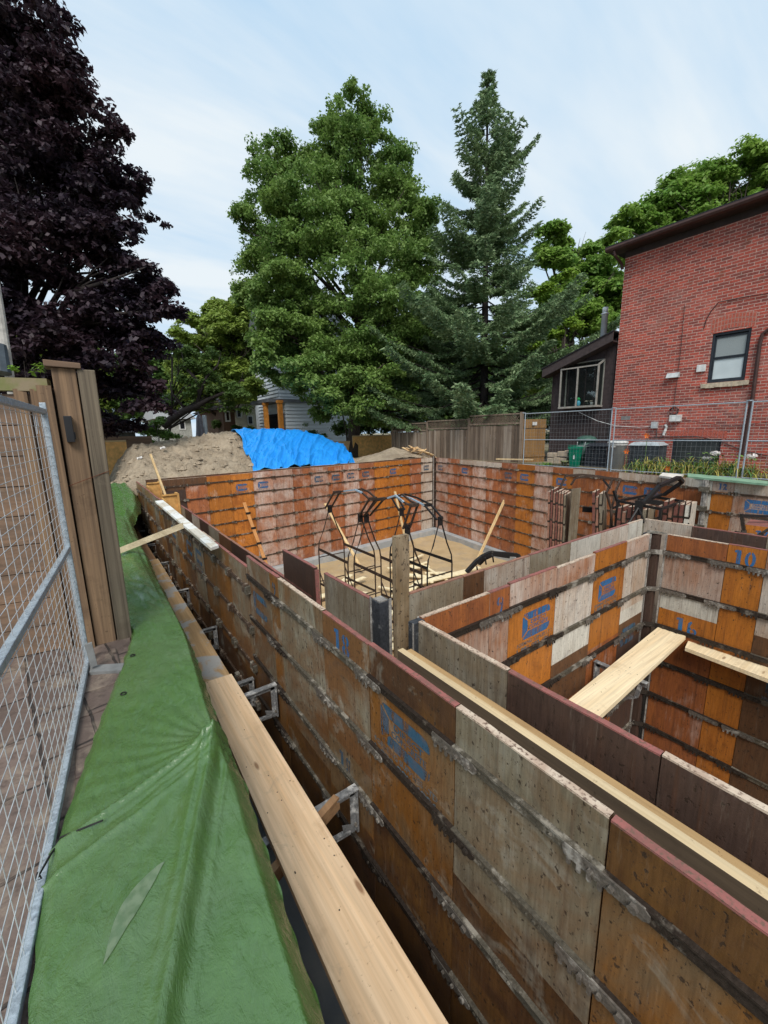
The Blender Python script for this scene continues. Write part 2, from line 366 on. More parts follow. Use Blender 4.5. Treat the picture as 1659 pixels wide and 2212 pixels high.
def digit(mb, ch, o, ax, az, nr, w, h):
    if ch == '1':
        flat(mb, [(w*.35, 0), (w*.75, 0), (w*.75, h), (w*.35, h)], o, ax, az, nr); flat(mb, [(w*.12, h*.82), (w*.33, h*.82), (w*.33, h), (w*.12, h*.95)], o, ax, az, nr)
        flat(mb, [(w*.12, 0), (w*.33, 0), (w*.33, h*.1), (w*.12, h*.1)], o, ax, az, nr)
    elif ch == '0':
        for s in (0, 1):
            a = arc(w*.5, h*.5, w*.5, h*.5, 100, 260) if s == 0 else arc(w*.5, h*.5, w*.5, h*.5, -80, 80)
            b = arc(w*.5, h*.5, w*.2, h*.36, 260, 100) if s == 0 else arc(w*.5, h*.5, w*.2, h*.36, 80, -80)
            n = len(a)
            for i in range(n-1): flat(mb, [a[i], a[i+1], b[n-2-i], b[n-1-i]], o, ax, az, nr)
    elif ch in '896':
        cy = {'8': (.27, .75), '9': (.74, .74), '6': (.27, .27)}[ch]
        for c in sorted(set(cy)):
            for s in (0, 1):
                a0, a1 = ((105, 255) if s == 0 else (-75, 75)); ry = .25
                a = arc(w*.5, h*c, w*.48, h*ry, a0, a1); b = arc(w*.5, h*c, w*.16, h*ry*.5, a0, a1)
                for i in range(len(a)-1): flat(mb, [a[i], a[i+1], b[i+1], b[i]], o, ax, az, nr)
        if ch == '9':
            a = arc(w*.4, h*.5, w*.58, h*.5, -70, 20); b = arc(w*.4, h*.5, w*.28, h*.38, -70, 20)
            for i in range(len(a)-1): flat(mb, [a[i], a[i+1], b[i+1], b[i]], o, ax, az, nr)
        if ch == '6':
            a = arc(w*.6, h*.5, w*.58, h*.5, 110, 190); b = arc(w*.6, h*.5, w*.28, h*.38, 110, 190)
            for i in range(len(a)-1): flat(mb, [a[i], a[i+1], b[i+1], b[i]], o, ax, az, nr)
    else: put_text(mb, ch, o, ax, az, nr, w, h, 0, .06)
def number(s, o, ax, az, nr, w, h, parent, mat=None):
    mb = MB()
    for i, ch in enumerate(s): digit(mb, ch, np.array(o)+ax*(i*w*1.15), ax, az, nr, w, h)
    return mb.build('stencil_number', mat or BLUE, parent)
LOGO_H = .20
def logo(o, ax, az, nr, parent, S=1.0, mat=None, text=True, lines=True):
    """blue bracket-shaped emblem with two words in it and two lines of lettering below; o = lower left of the emblem"""
    mb = MB(); o = np.array(o, float); k = S
    W, Hh = .34*k, .205*k
    left = [(.0, .03*k), (.004*k, .02*k), (.062*k, .066*k), (.062*k, Hh-.066*k), (.004*k, Hh-.02*k), (0, Hh-.03*k)]
    top = [(.012*k, Hh-.010*k), (.024*k, Hh), (W-.05*k, Hh), (W-.02*k, Hh-.008*k), (W-.004*k, Hh-.028*k), (W, Hh-.058*k), (.070*k, Hh-.058*k)]
    bot = [(x, Hh-y) for x, y in top][::-1]
    for pl in (left, top, bot): flat(mb, pl, o, ax, az, nr)
    if text:
        put_text(mb, 'DIRECT', o+ax*.10*k+az*.106*k, ax, az, nr, .20*k, .032*k, 0)
        put_text(mb, 'CONCRETE', o+ax*.082*k+az*.066*k, ax, az, nr, .235*k, .032*k, 0)
    e = mb.build('stencil_emblem', mat or BLUE, parent)
    if lines:
        mb = MB()
        put_text(mb, 'FORMING SUPPLIES LTD', o-ax*.055*k-az*.045*k, ax, az, nr, .44*k, .030*k)
        put_text(mb, '1-888-892-4896', o-ax*.055*k-az*.098*k, ax, az, nr, .44*k, .043*k, 0, .03)
        mb.build('stencil_lettering', BLUET, parent)
    return e

# ------------------------------------------------------------------ formwork
STEP, S0, TH, FH = .407, .215, .028, 3.05
def latch(mb, p, ax, az, nr, k=1.0):
    """toothed coupling plate, its hooks hanging down, with a bolt head at one end"""
    def q(a, b, c): return np.array(p)+ax*a*k+az*b*k+nr*c
    def plate(poly, t0=.016, t1=.023):
        mb.prism(poly, np.array(p)+nr*t0, ax*k, az*k, nr*(t1-t0))
    plate([(-.115, .0), (.115, .0), (.13, .012), (.13, .03), (.115, .042), (-.115, .042), (-.12, .03)])
    for x in (-.105, -.072, -.040, -.008): plate([(x, -.022), (x+.006, -.027), (x+.014, -.022), (x+.014, 0), (x, 0)])
    for x, r in ((.09, .014), (.03, .009), (-.03, .008)):
        mb.prism([(r*math.cos(i*math.pi/3), r*math.sin(i*math.pi/3)) for i in range(6)], q(x, .02, .023), ax*k, az*k, nr*.012)
def form_wall(name, label, A, B, zA, zB, nsign, specs, straps=None, palette=None, bands=None, cat='formwork wall', group=None,
              splash='mix', latches=True, courses=7, face_off=0.0, height=FH, seed=1, step_edges=True, strap_z=S0, rods=True):
    rg = random.Random(seed)
    A = np.array([A[0], A[1], 0.]); B = np.array([B[0], B[1], 0.]); Lw = np.linalg.norm(B-A); ax = (B-A)/Lw; az = np.array([0, 0, 1.])
    nr = np.cross(ax, az)*nsign
    root = thing(name, label, cat, (A[0], A[1], min(zA, zB)-height), group)
    s = 0; out = []
    for i, sp in enumerate(specs):
        w = sp['w']; zt = zA+(zB-zA)*((s+w/2)/Lw)+sp.get('dz', rg.uniform(-.006, .006)); kind = sp.get('k') or 'brown'
        edge = sp.get('e') or rg.choice(['red', 'red', 'pale', 'brown'])
        bl = sp.get('b') or [(0, kind)]          # bands: (depth from top where it starts, kind)
        kinds = [kd for _, kd in bl]; mats = [P[kd] for kd in kinds]+[ED[edge]]
        mb = MB(); e = len(kinds); g = .0025; n0 = nr*rg.uniform(-.002, .002); hb = sp.get('h', height)
        def pt(a, z, t, s=s, n0=n0): return A+ax*(s+a)+az*z+nr*(face_off-t)+n0
        zs = [zt-d for d, _ in bl]+[zt-hb]
        for j in range(len(bl)):
            z1, z0 = zs[j], zs[j+1]
            mb.poly([pt(g, z0, 0), pt(w-g, z0, 0), pt(w-g, z1, 0), pt(g, z1, 0)], j)
            mb.poly([pt(g, z0, TH), pt(g, z1, TH), pt(w-g, z1, TH), pt(w-g, z0, TH)], j)
        ztp, zb = zs[0], zs[-1]
        nseg = max(2, int(w/.06)); jit = [rg.uniform(-.0022, .0012) for _ in range(nseg+1)]
        for j in range(nseg):                    # a slightly ragged top edge
            a0, a1 = g+(w-2*g)*j/nseg, g+(w-2*g)*(j+1)/nseg; h0, h1 = ztp+.003+jit[j], ztp+.003+jit[j+1]
            mb.poly([pt(a0, h0, 0), pt(a1, h1, 0), pt(a1, h1, TH), pt(a0, h0, TH)], e)
            mb.poly([pt(a0, ztp-.004, -.0006), pt(a1, ztp-.004, -.0006), pt(a1, h1, -.0006), pt(a0, h0, -.0006)], e)
            mb.poly([pt(a0, ztp-.004, TH+.0006), pt(a0, h0, TH+.0006), pt(a1, h1, TH+.0006), pt(a1, ztp-.004, TH+.0006)], e)
        mb.poly([pt(g, zb, 0), pt(g, ztp, 0), pt(g, ztp, TH), pt(g, zb, TH)], e-1)
        mb.poly([pt(w-g, zb, 0), pt(w-g, zb, TH), pt(w-g, ztp, TH), pt(w-g, ztp, 0)], e-1)
        p = mb.build('panel', mats, root)
        if straps == 'panel':
            for c in range(courses):
                z = zt-sp.get('dz', 0)*.5-strap_z-c*STEP; sb = MB(); o = pt(0, z, 0)
                sb.prism([(0, 0), (w, 0), (w, .046), (0, .046)], o, ax, az, nr*.014)
                sb.prism([(0, .038), (w, .038), (w, .046), (0, .046)], o+nr*.014, ax, az, nr*.006)
                for _ in range(int(w/.09)):
                    a = rg.uniform(.05, w-.05); r = rg.uniform(.004, .008)
                    sb.prism([(r*math.cos(t), r*math.sin(t)) for t in np.linspace(0, 2*math.pi, 7)[:-1]], o+ax*a+az*.02+nr*.014, ax, az, nr*rg.uniform(.004, .009))
                for _ in range(int(w*3)):        # mortar crumbs left on the ledge
                    a = rg.uniform(.03, w-.03); r = rg.uniform(.003, .007)
                    sb.hexa([o+ax*(a+dx_*r)+nr*(.008+dy_*r*.6)+az*(.046 if lo else .046+r*.9) for lo, dx_, dy_ in
                             [(1, -1, -1), (1, 1, -1), (1, 1, 1), (1, -1, 1), (0, -.5, -.5), (0, .5, -.5), (0, .5, .5), (0, -.5, .5)]])
                st = sp.get('s') or ('p' if rg.random() < .3 else 'd')
                sb.build('strap', STRAPL if st == 'p' else STRAP, p)
                if latches and c < 7:
                    lb = MB(); latch(lb, o+ax*(w-.0+sp.get('lx', 0)), ax, az, nr)
                    lb.build('latch', LATCH if (st == 'p' or rg.random() < .45) else LATCHD, p)
        out.append((p, pt, zt, w, s)); s += w
    if straps == 'run':
        for c in range(courses):
            sb = MB(); n = len(out); z = lambda t: zA+(zB-zA)*t/Lw-strap_z-c*STEP
            for (p, pt, zt, w, s_) in out:
                dz = rg.uniform(-.006, .006); o = A+ax*s_+nr*face_off; z0, z1 = z(s_)+dz, z(s_+w)+dz
                sb.hexa([o+az*z0, o+ax*w+az*z1, o+ax*w+az*z1+nr*.018, o+az*z0+nr*.018,
                         o+az*(z0+.038), o+ax*w+az*(z1+.038), o+ax*w+az*(z1+.038)+nr*.018, o+az*(z0+.038)+nr*.018], 0)
                for q in range(3):
                    a = -.07+q*.05+rg.uniform(-.01, .01); k = rg.uniform(.7, 1.2)
                    sb.hexa([o+ax*(a+x)+az*(z0+zz)+nr*yy for x, yy, zz in [(0, .0, -.012*k), (.034, 0, -.012*k), (.034, .045*k, -.012*k), (0, .045*k, -.012*k),
                             (0, 0, .058), (.034, 0, .058), (.034, .04*k, .052), (0, .04*k, .052)]], 1 if rg.random() < .5 else 0)
            sb.build('strap', [STRAPR, STRAPL], root)
    return root, out, ax, az, nr
def widths(pts, A, B):          # panel widths from joints seen along the wall top
    pass
def pxw(pxs, z, A, B):
    """distances along A-B of joints seen at picture points lying on height z"""
    A = np.array(A[:2], float); B = np.array(B[:2], float); d = (B-A)/np.linalg.norm(B-A); nn = np.array([-d[1], d[0]]); r = []
    for x, y in pxs:
        q = ray(x, y)[:2]; t = (A@nn)/(q@nn); r.append(float((q*t-A)@d))
    return r
def W(ss): return [b-a for a, b in zip(ss[:-1], ss[1:])]
XO = 1.078

# 1 the outer wall beside the walkway, near stretch
Y1 = [3.685, 3.10, 2.92, 2.18, 1.66, 1.027, .421, -.19, -.80, -1.41, -2.02]
specs = [
 dict(e='red', b=[(0, 'motgrey'), (1.03, 'motbrown')]), dict(k='mottan', e='red'),
 dict(e='pale', b=[(0, 'motgrey'), (1.18, 'motbrown')], s='p'), dict(e='red', b=[(0, 'motgrey'), (.84, 'mottan'), (1.25, 'motbrown')]),
 dict(e='red', b=[(0, 'motbrown'), (S0-.02, 'mottan'), (1.06, 'motbrown')], s='d'), dict(e='pale', b=[(0, 'motgrey'), (.82, 'motbrown')], s='p'),
 dict(e='red', b=[(0, 'motbrown'), (S0-.02, 'mottan'), (1.0, 'motbrown')], s='d'), dict(k='mottan', e='pale'), dict(k='motbrown', e='red'), dict(k='motgrey', e='pale')]
for sp, w in zip(specs, [a-b for a, b in zip(Y1[:-1], Y1[1:])]): sp['w'] = w
near, pn, ax, az, nr = form_wall('formwork_wall', 'nearest outer wall of stained form panels running beside the pale walkway plank, stencilled 18', (XO, Y1[0]), (XO, Y1[-1]), 0, 0, 1, specs, 'panel', seed=3)
p, pt, zt, w, s = pn[3]; number('18', pt(.14, -.19, 0), ax, az, nr, .085, .14, p, BLUE)
p, pt, zt, w, s = pn[4]; logo(pt(.10, -.50, 0), ax, az, nr, p, 1.12, BLUED)
p, pt, zt, w, s = pn[0]; logo(pt(.12, -.50, 0), ax, az, nr, p, 1.0, BLUED, False, False)
p, pt, zt, w, s = pn[1]; number('9', pt(.05, -.17, 0), ax, az, nr, .07, .11, p, BLUED)
p, pt, zt, w, s = pn[3]; number('18', pt(.14, -1.04, 0), ax, az, nr, .07, .15, p, BLUED)

# 2 the same outer wall further off, a step lower
rg = random.Random(11); L2 = 12.48-3.69; n2 = 15; sp2 = []
for i in range(n2):
    k = ['motbrown', 'mottan', 'motbrown', 'mottan', 'mottan', 'motbrown', 'mottan'][rg.randrange(7)]
    low = ['motbrown', 'mottan', 'motbrown'][rg.randrange(3)]
    sp2.append(dict(w=L2/n2, k=k, b=[(0, k if i % 3 else 'motgrey'), (S0+STEP*2+.1, low)], e=['red', 'red', 'red', 'pale'][rg.randrange(4)]))
sp2[0]['e'] = 'red'
far2, p2, ax2, az2, nr2 = form_wall('formwork_wall', 'long outer wall of brown form panels behind the fence post, crossed by a propped stick', (XO, 3.69), (.985, 12.48), -.12, -.07, -1, sp2, 'run', seed=5)
for i in (3, 4, 6):
    p, pt, zt, w, s = p2[i]; logo(pt(.46, zt-.50, 0), -ax2, az2, nr2, p, 1, BLUED, False, i == 3)

# 3 inner face opposite it (smooth side shows)
L3 = 12.1-3.05; n3 = 15
sp3 = [dict(w=L3/n3, k=k, e=e) for k, e in zip(['dark', 'dark', 'dark', 'dark', 'brown', 'grey', 'dark', 'pale', 'dark', 'grey', 'grey', 'dark', 'brown', 'dark', 'dark'], ['red', 'red', 'brown', 'brown', 'brown', 'brown', 'red', 'red', 'red', 'red', 'red', 'red', 'red', 'red', 'red'])]
for c_ in (0, 1, 2): sp3[c_]['b'] = [(0, 'dark'), (.5, 'brown')]
in3, p3, *_ = form_wall('formwork_wall', 'low inner wall of dark grey form panels with its smooth side towards the long brown outer wall', (1.42, 3.05), (1.40, 12.1), -.29, -.27, -1, sp3, None, seed=6, face_off=0)
r4, p4, a4, z4, n4 = form_wall('formwork_board', 'single dark red form panel standing proud of its wall, left of the black racks', (1.42, 3.66), (1.42, 2.97), 0, 0, 1, [dict(w=.69, k='dark', e='red')], None, cat='form panel')
mb = MB(); mb.box((1.415, 2.955, -2.9), (1.45, 2.966, -.02)); mb.build('red_edge_strip', ED['red'], r4)
r5, p5, a5, z5, n5 = form_wall('formwork_board', 'grey purple form panel joined to the steel corner beside the upright plank', (1.42, 2.81), (1.42, 2.16), 0, 0, 1, [dict(w=.65, e='red', b=[(0, 'grey'), (.9, 'brown')])], None, cat='form panel')
def corner(name, label, x0, y0, x1, y1, zt, leg, mat, h=FH):
    mb = MB(); mb.box((x0, y0, zt-h), (x1, y1, zt)); t = thing(name, label, 'corner form', (x0, y0, zt-h)); mb.build('corner_channel', mat, t); return t
c1 = corner('corner_form', 'dark steel outside corner between the grey panel and the caked upright plank', 1.425, 2.05, 1.52, 2.155, -.005, 0, CORN)
mb = MB()
for (a, b) in (((1.42, 2.14), (1.4245, 2.157)), ((1.50, 2.044), (1.52, 2.049))): mb.box((a[0], a[1], -3.0), (b[0], b[1], .012))
for z in (-.05, -.5, -.9): mb.box((1.428, 2.158, z), (1.44, 2.18, z+.03))
mb.box((1.435, 2.06, -.004), (1.50, 2.14, .004)); mb.build('corner_lip', CORNP, c1)
mb = MB(); pts = []
for z in np.linspace(-1.4, .43, 16): pts.append((1.545+random.uniform(-.004, .004), 1.655+random.uniform(-.005, .005), z))
for a, b in zip(pts[:-1], pts[1:]):
    mb.hexa([(a[0], 2.02, a[2]), (a[1], 2.02, a[2]), (a[1], 2.06, a[2]), (a[0], 2.06, a[2]), (b[0], 2.02, b[2]), (b[1], 2.02, b[2]), (b[1], 2.06, b[2]), (b[0], 2.06, b[2])])
tag(mb.build('upright_plank', CAKED, None, (1.6, 2.04, -1.4)), 'mortar-caked plank standing upright at the junction of the pits', 'plank')

# 6 far wall, straps towards the pit
FA, FB = (1.54, 12.04), (12.06, 12.97)
px6 = [350, 398, 445.5, 497, 545.4, 588, 631, 670, 708, 741, 775, 808, 836, 865, 885, 910, 932]
def top6(x): return 1037+(988-1037)*(x-350)/(938.6-350)
s6 = pxw([(x, top6(x)) for x in px6], 0, FA, FB); s6[0] = 0; s6[-1] = 10.5
k6 = ['dark', 'wrust', 'worange', 'worange', 'wpink', 'wpink', 'wrust', 'wpink', 'wrust', 'wpink', 'wrust', 'worange', 'worange', 'worange', 'wrust', 'pale']
sp6 = [dict(w=w, k=k, e=random.choice(['red', 'brown', 'pale'])) for w, k in zip(W(s6), k6)]
sp6[0]['b'] = [(0, 'brown'), (.3, 'dark'), (1.0, 'wrust')]; sp6[1]['b'] = [(0, 'brown'), (.22, 'wrust')]
w6, p6, a6, z6, n6 = form_wall('formwork_wall', 'far wall of orange and washed-out form panels below the blue tarp', FA, FB, -.044, -.044, 1, sp6, 'run', seed=8, splash='mix')
for i, m_, t_ in ((3, BLUE, 1), (4, BLUE, 1), (7, BLUED, 0), (8, BLUED, 0), (10, BLUED, 0), (12, BLUE, 1), (15, BLUED, 0), (9, BLUED, 0)):
    p, pt, zt, w, s = p6[i]; logo(pt(.14, zt-.51, 0), a6, z6, n6, p, 1.0 if w > .5 else .8, m_, True, bool(t_))
# outer partner of the far wall: only its edge shows
spx = [dict(w=10.6/17, k='brown', e='pale') for _ in range(17)]
fo, *_ = form_wall('formwork_wall', 'outer partner of the far wall, showing only its pale top edge along the sand pile', (1.2, 12.40), (11.8, 13.34), -.035, -.035, 1, spx, None, seed=9, height=2.2)

# 7 right wall
RA, RB = (12.06, 12.97), (10.53, 2.94)
px7 = [943, 968, 993, 1021, 1051, 1084, 1118, 1156, 1195, 1238.5, 1286, 1337, 1387.6, 1430, 1481, 1522]
def top7(x): return 988+(1037-988)*(x-938.6)/(1528-938.6)
s7 = pxw([(x, top7(x)) for x in px7], 0, RA, RB); s7[0] = .12; s7[-1] = 10.1
k7 = ['wpink', 'wrust', 'wrust', 'wpink', 'wrust', 'wrust', 'worange', 'wpink', 'wrust', 'rust', 'rust', 'rust', 'rust', 'rust', 'rust']
sp7 = [dict(w=.12, k='dark', e='brown')]+[dict(w=w, k=k, e=random.choice(['red', 'brown', 'pale'])) for w, k in zip(W(s7), k7)]
for i in (3, 4, 5, 10, 12, 13, 14): sp7[i]['b'] = [(0, 'pale'), (S0, sp7[i]['k'])]
sp7[7]['b'] = [(0, 'orange'), (S0, 'worange')]; sp7[9]['b'] = [(0, 'rust'), (S0, 'orange'), (.62, 'wrust')]; sp7[15]['b'] = [(0, 'white'), (S0, 'rust')]
w7, p7, a7, z7, n7 = form_wall('formwork_wall', 'right wall of rust and orange form panels below the flower bed, panel stacks leaning on it', RA, RB, -.044, -.03, 1, sp7, 'run', seed=12)
for i, m_, t_ in ((1, BLUED, 0), (3, BLUE, 0), (6, BLUED, 0), (7, BLUE, 1), (9, BLUE, 1), (12, BLUE, 0), (13, BLUE, 0)):
    p, pt, zt, w, s = p7[i]; logo(pt(.14 if w > .5 else .08, zt-.52, 0), a7, z7, n7, p, 1.05, m_, True, bool(t_))
# 7b nearer stretch of it, set a little lower, beyond the pale corner strip
sB = (10.53, 2.94); sE = (10.0, -3.4); L7 = math.hypot(sE[0]-sB[0], sE[1]-sB[1])
w7b = [.10, .37, .80, .62, .62, .62, .62, .62, .62, .62, .62, .12]; f = L7/sum(w7b)
k7b = ['white', 'orange', 'pink', 'worange', 'pale', 'rust', 'orange', 'pink', 'rust', 'orange', 'pale', 'rust']
sp7b = [dict(w=w*f, k=k, e=random.choice(['red', 'pale'])) for w, k in zip(w7b, k7b)]
sp7b[1]['b'] = [(0, 'pink'), (S0, 'orange')]; sp7b[2]['b'] = [(0, 'pale'), (S0, 'pink')]
w7b_, p7b, a7b, z7b, n7b = form_wall('formwork_wall', 'right-hand stretch of wall stencilled 12, past the pale vertical corner strip', sB, sE, -.05, -.05, 1, sp7b, 'run', seed=13, strap_z=.26)
p, pt, zt, w, s = p7b[1]; number('12', pt(.10, -.22, 0), a7b, z7b, n7b, .07, .13, p)
p, pt, zt, w, s = p7b[2]; logo(pt(.2, -.62, 0), a7b, z7b, n7b, p, 1.25, BLUE, True, True)

# 8 wall between the two pits, smooth side shows
px8 = [863, 1001.5, 1047, 1145.5, 1233.7, 1299, 1359, 1390.6]
def top8(x): return 1287+(1122.6-1287)*(x-863)/(1390.6-863)
d8 = pxw([(x, top8(x)) for x in px8], 0, (1.6, 2.055), (5.3, 2.055)); d8[0] = .02; d8[-1] = 3.70
k8 = [('grey', 'brown'), ('brown', 'brown'), ('pale', 'brown'), ('grey', 'red'), ('white', 'red'), ('pale', 'red'), ('white', 'pale')]
sp8 = [dict(w=w, k=k, e=e) for w, (k, e) in zip(W(d8), k8)]
w8, p8, *_ = form_wall('formwork_wall', 'dividing wall of grey form panels between the sandy pit and the near room', (1.62, 2.055), (5.32, 2.055), 0, 0, 1, sp8, None, seed=14)
sp9 = [dict(w=w, k=k, e=e) for w, k, e in ((.48, 'pale', 'pale'), (.62, 'dark', 'red'), (.55, 'grey', 'pale'), (.62, 'grey', 'pale'), (.62, 'brown', 'red'), (.62, 'grey', 'pale'), (.62, 'brown', 'red'))]
w9, p9, *_ = form_wall('formwork_wall', 'outer partner of the near room wall on its far right, mostly hidden', (5.33, 2.05), (5.38, -2.08), 0, 0, 1, sp9, None, seed=15)

# 10 near room, back wall with straps
YA = 1.716
px10 = [925, 1063, 1106, 1207.5, 1290, 1357.5, 1412]
py10 = [1325, 1269, 1258, 1216.7, 1186.6, 1162, 1143]
d10 = pxw(list(zip(px10, py10)), 0, (1.5, YA), (4.65, YA)); d10[0] = .02; d10[-1] = 3.15
sp10 = [dict(w=w, **q) for w, q in zip(W(d10), [
  dict(e='pale', b=[(0, 'rust'), (S0, 'pink'), (.9, 'rust')], dz=.0, s='d'), dict(k='rust', e='red', dz=0, b=[(0, 'rust'), (S0, 'pink')], s='d'),
  dict(e='red', b=[(0, 'pink'), (S0, 'orange'), (.62, 'orange'), (1.2, 'brown')], dz=.012, s='d'),
  dict(e='pale', b=[(0, 'pink'), (S0, 'pale'), (.62, 'white'), (.86, 'brown'), (1.3, 'rust')], dz=0, s='p'),
  dict(e='red', b=[(0, 'orange'), (S0, 'orange'), (.95, 'rust')], dz=.012, s='d'), dict(e='pale', b=[(0, 'pink'), (S0, 'pale'), (.72, 'white'), (.86, 'brown'), (1.1, 'dark')], dz=0, s='p')])]
w10, p10, a10, z10, n10 = form_wall('formwork_wall', 'back wall of the near room with two blue emblems and the number 9', (1.5, YA), (4.65, YA), 0, 0, 1, sp10, 'panel', seed=16)
p, pt, zt, w, s = p10[2]; logo(pt(.17, zt-.50, 0), a10, z10, n10, p, 1.05)
p, pt, zt, w, s = p10[4]; logo(pt(.11, zt-.50, 0), a10, z10, n10, p, .95)
p, pt, zt, w, s = p10[1]; number('9', pt(.07, zt-.19, 0), a10, z10, n10, .075, .14, p)
p, pt, zt, w, s = p10[5]; logo(pt(.06, zt-1.13, 0), a10, z10, n10, p, .95, BLUED, True, False)
# 11 near room, right wall with straps
XB = 4.752
d11 = [0, .50, .775, 1.38, 1.99, 2.6, 3.2, 3.8]
sp11 = [dict(w=w, **q) for w, q in zip(W(d11), [
  dict(e='pale', b=[(0, 'rust'), (S0, 'pink'), (.62, 'white'), (.80, 'orange'), (1.0, 'rust')], dz=0, s='d'), dict(k='orange', e='red', dz=.004, s='d'),
  dict(e='pale', b=[(0, 'pink'), (S0, 'pale'), (.80, 'brown'), (1.45, 'brown')], dz=0, s='p'), dict(e='red', b=[(0, 'orange'), (.7, 'rust')]), dict(e='pale', k='pale'), dict(e='red', k='rust'), dict(e='pale', k='pink')])]
w11, p11, a11, z11, n11 = form_wall('formwork_wall', 'right wall of the near room stencilled 10 in blue on an orange strip panel', (XB, 1.60), (XB, 1.60-3.8), 0, 0, 1, sp11, 'panel', seed=18)
p, pt, zt, w, s = p11[1]; number('10', pt(.045, zt-.185, 0), a11, z11, n11, .075, .145, p)
p, pt, zt, w, s = p11[0]; number('16', pt(.16, zt-1.00, 0), a11, z11, n11, .09, .15, p)
p, pt, zt, w, s = p11[2]; logo(pt(.14, zt-1.34, 0), a11, z11, n11, p, 1.1, BLUED)
# 12 near room, left wall: smooth side towards the outer wall
sp12 = [dict(w=w, k=k, e=e) for w, k, e in ((.63, 'grey', 'pale'), (.63, 'dark', 'red'), (.62, 'dark', 'pale'), (.62, 'brown', 'red'), (.62, 'grey', 'pale'), (.62, 'dark', 'red'))]
w12, p12, *_ = form_wall('formwork_wall', 'left wall of the near room, dark smooth panels behind the two boards on edge', (1.45, 1.69), (1.45, -2.05), 0, 0, 1, sp12, None, seed=19)
def corner_post(label, x0, y0, x1, y1, zt, lips, mat=CORN, lat=None):
    t = thing('corner_form', label, 'corner form', (x0, y0, zt-FH)); mb = MB(); mb.box((x0, y0, zt-FH), (x1, y1, zt)); mb.build('corner_channel', mat, t)
    mb = MB()
    for a, b in lips: mb.box((a[0], a[1], zt-FH), (b[0], b[1], zt+.004))
    mb.build('corner_lip', CORNP, t)
    return t
ct = corner_post('inside corner of the near room, dark steel channel with pale lips', 4.67, 1.735, 4.78, 1.80, -.012, [((4.652, 1.712), (4.664, 1.733)), ((4.747, 1.604), (4.758, 1.616))])
mb = MB(); mb.poly([(4.65, 1.73, .002), (4.755, 1.61, .002), (4.78, 1.61, .002), (4.80, 1.70, .004), (4.78, 1.80, .004), (4.65, 1.76, .002)]); mb.build('corner_cap', STRAPL, ct)
mb = MB(); mb.box((4.70, 1.66, -3.03), (4.775, 1.73, -.02)); mb.build('corner_web', P['dark'], ct)
for c in range(7):
    mb = MB(); z = -S0-c*STEP; mb.bar((4.66, 1.705, z+.022), (4.74, 1.61, z+.022), .014, .046); latch(mb, (4.752, 1.50, z), np.array([0, -1., 0]), np.array([0, 0, 1.]), np.array([-1., 0, 0])); mb.build('corner_latch', LATCH if c < 2 else LATCHD, ct)
c3 = corner_post('dark blistered steel outside corner at the head of the two boards on edge', 1.415, 1.69, 1.50, 1.74, -.004, [((1.410, 1.688), (1.4145, 1.698)), ((1.49, 1.743), (1.502, 1.747))])
c4 = corner_post('far inside corner where the long left-hand far wall meets the right wall', 11.93, 12.90, 12.03, 12.99, .01, [((11.92, 12.87), (11.945, 12.9))], P['dark'])
c5 = corner_post('pale vertical corner strip in the right wall beside the number 12', 10.46, 2.90, 10.52, 2.99, -.035, [((10.44, 2.93), (10.457, 2.95))], CORNP)
for c in range(7):
    mb = MB(); z = -.25-c*STEP; mb.box((10.40, 2.86, z-.03), (10.45, 3.04, z+.07)); mb.build('corner_latch', STRAPL, c5)

# footing and pit floor
mb = MB(); zt = -3.1
for a, b in (((1.0, 11.7), (12.6, 13.6)),): pass
mb.hexa([(1.2, 11.68, -3.4), (12.0, 12.62, -3.4), (12.4, 13.6, -3.4), (1.2, 12.7, -3.4), (1.2, 11.68, zt), (12.0, 12.62, zt), (12.4, 13.6, zt), (1.2, 12.7, zt)])
mb.hexa([(9.5, -3.5, -3.4), (10.9, -3.5, -3.4), (12.7, 13.0, -3.4), (11.72, 12.58, -3.4), (9.5, -3.5, zt-.002), (10.9, -3.5, zt-.002), (12.7, 13.0, zt-.002), (11.72, 12.58, zt-.002)])
mb.box((.75, -4, -3.4), (1.78, 11.66, zt)); mb.box((1.78, 1.35, -3.4), (5.8, 2.4, zt-.004)); mb.box((4.4, -4, -3.4), (5.8, 1.35, zt-.006))
g = G('footing_concrete', .9); g.col(g.mix(g.ramp(g.noise(3, 5), .4, .65), (.30, .32, .33), (.42, .41, .39))).bump(g.noise(40, 3), .5, .01)
FOOT = g.mat; tag(mb.build('footing', FOOT), kind='structure')
g = G('pit_sand', .95); n = g.noise(1.1, 5, None, .6); n2 = g.noise(9, 4)
g.col(g.mix(g.ramp(g.noise(2.6, 4), .5, .7, 0, .5), g.mix(g.ramp(n, .35, .65), (.52, .38, .215), (.42, .30, .16)), (.33, .27, .2))).bump(g.math('ADD', n2, g.noise(40, 3)), .8, .03)
gx, gy = np.meshgrid(np.linspace(1.2, 13, 90), np.linspace(-4, 13.4, 120), indexing='ij')
tag(grid('pit_floor', np.stack([gx, gy, -3.3+(fbm(gx*1.2, gy*1.2, 4, 3)-.5)*.14], -1), g.mat), kind='structure')
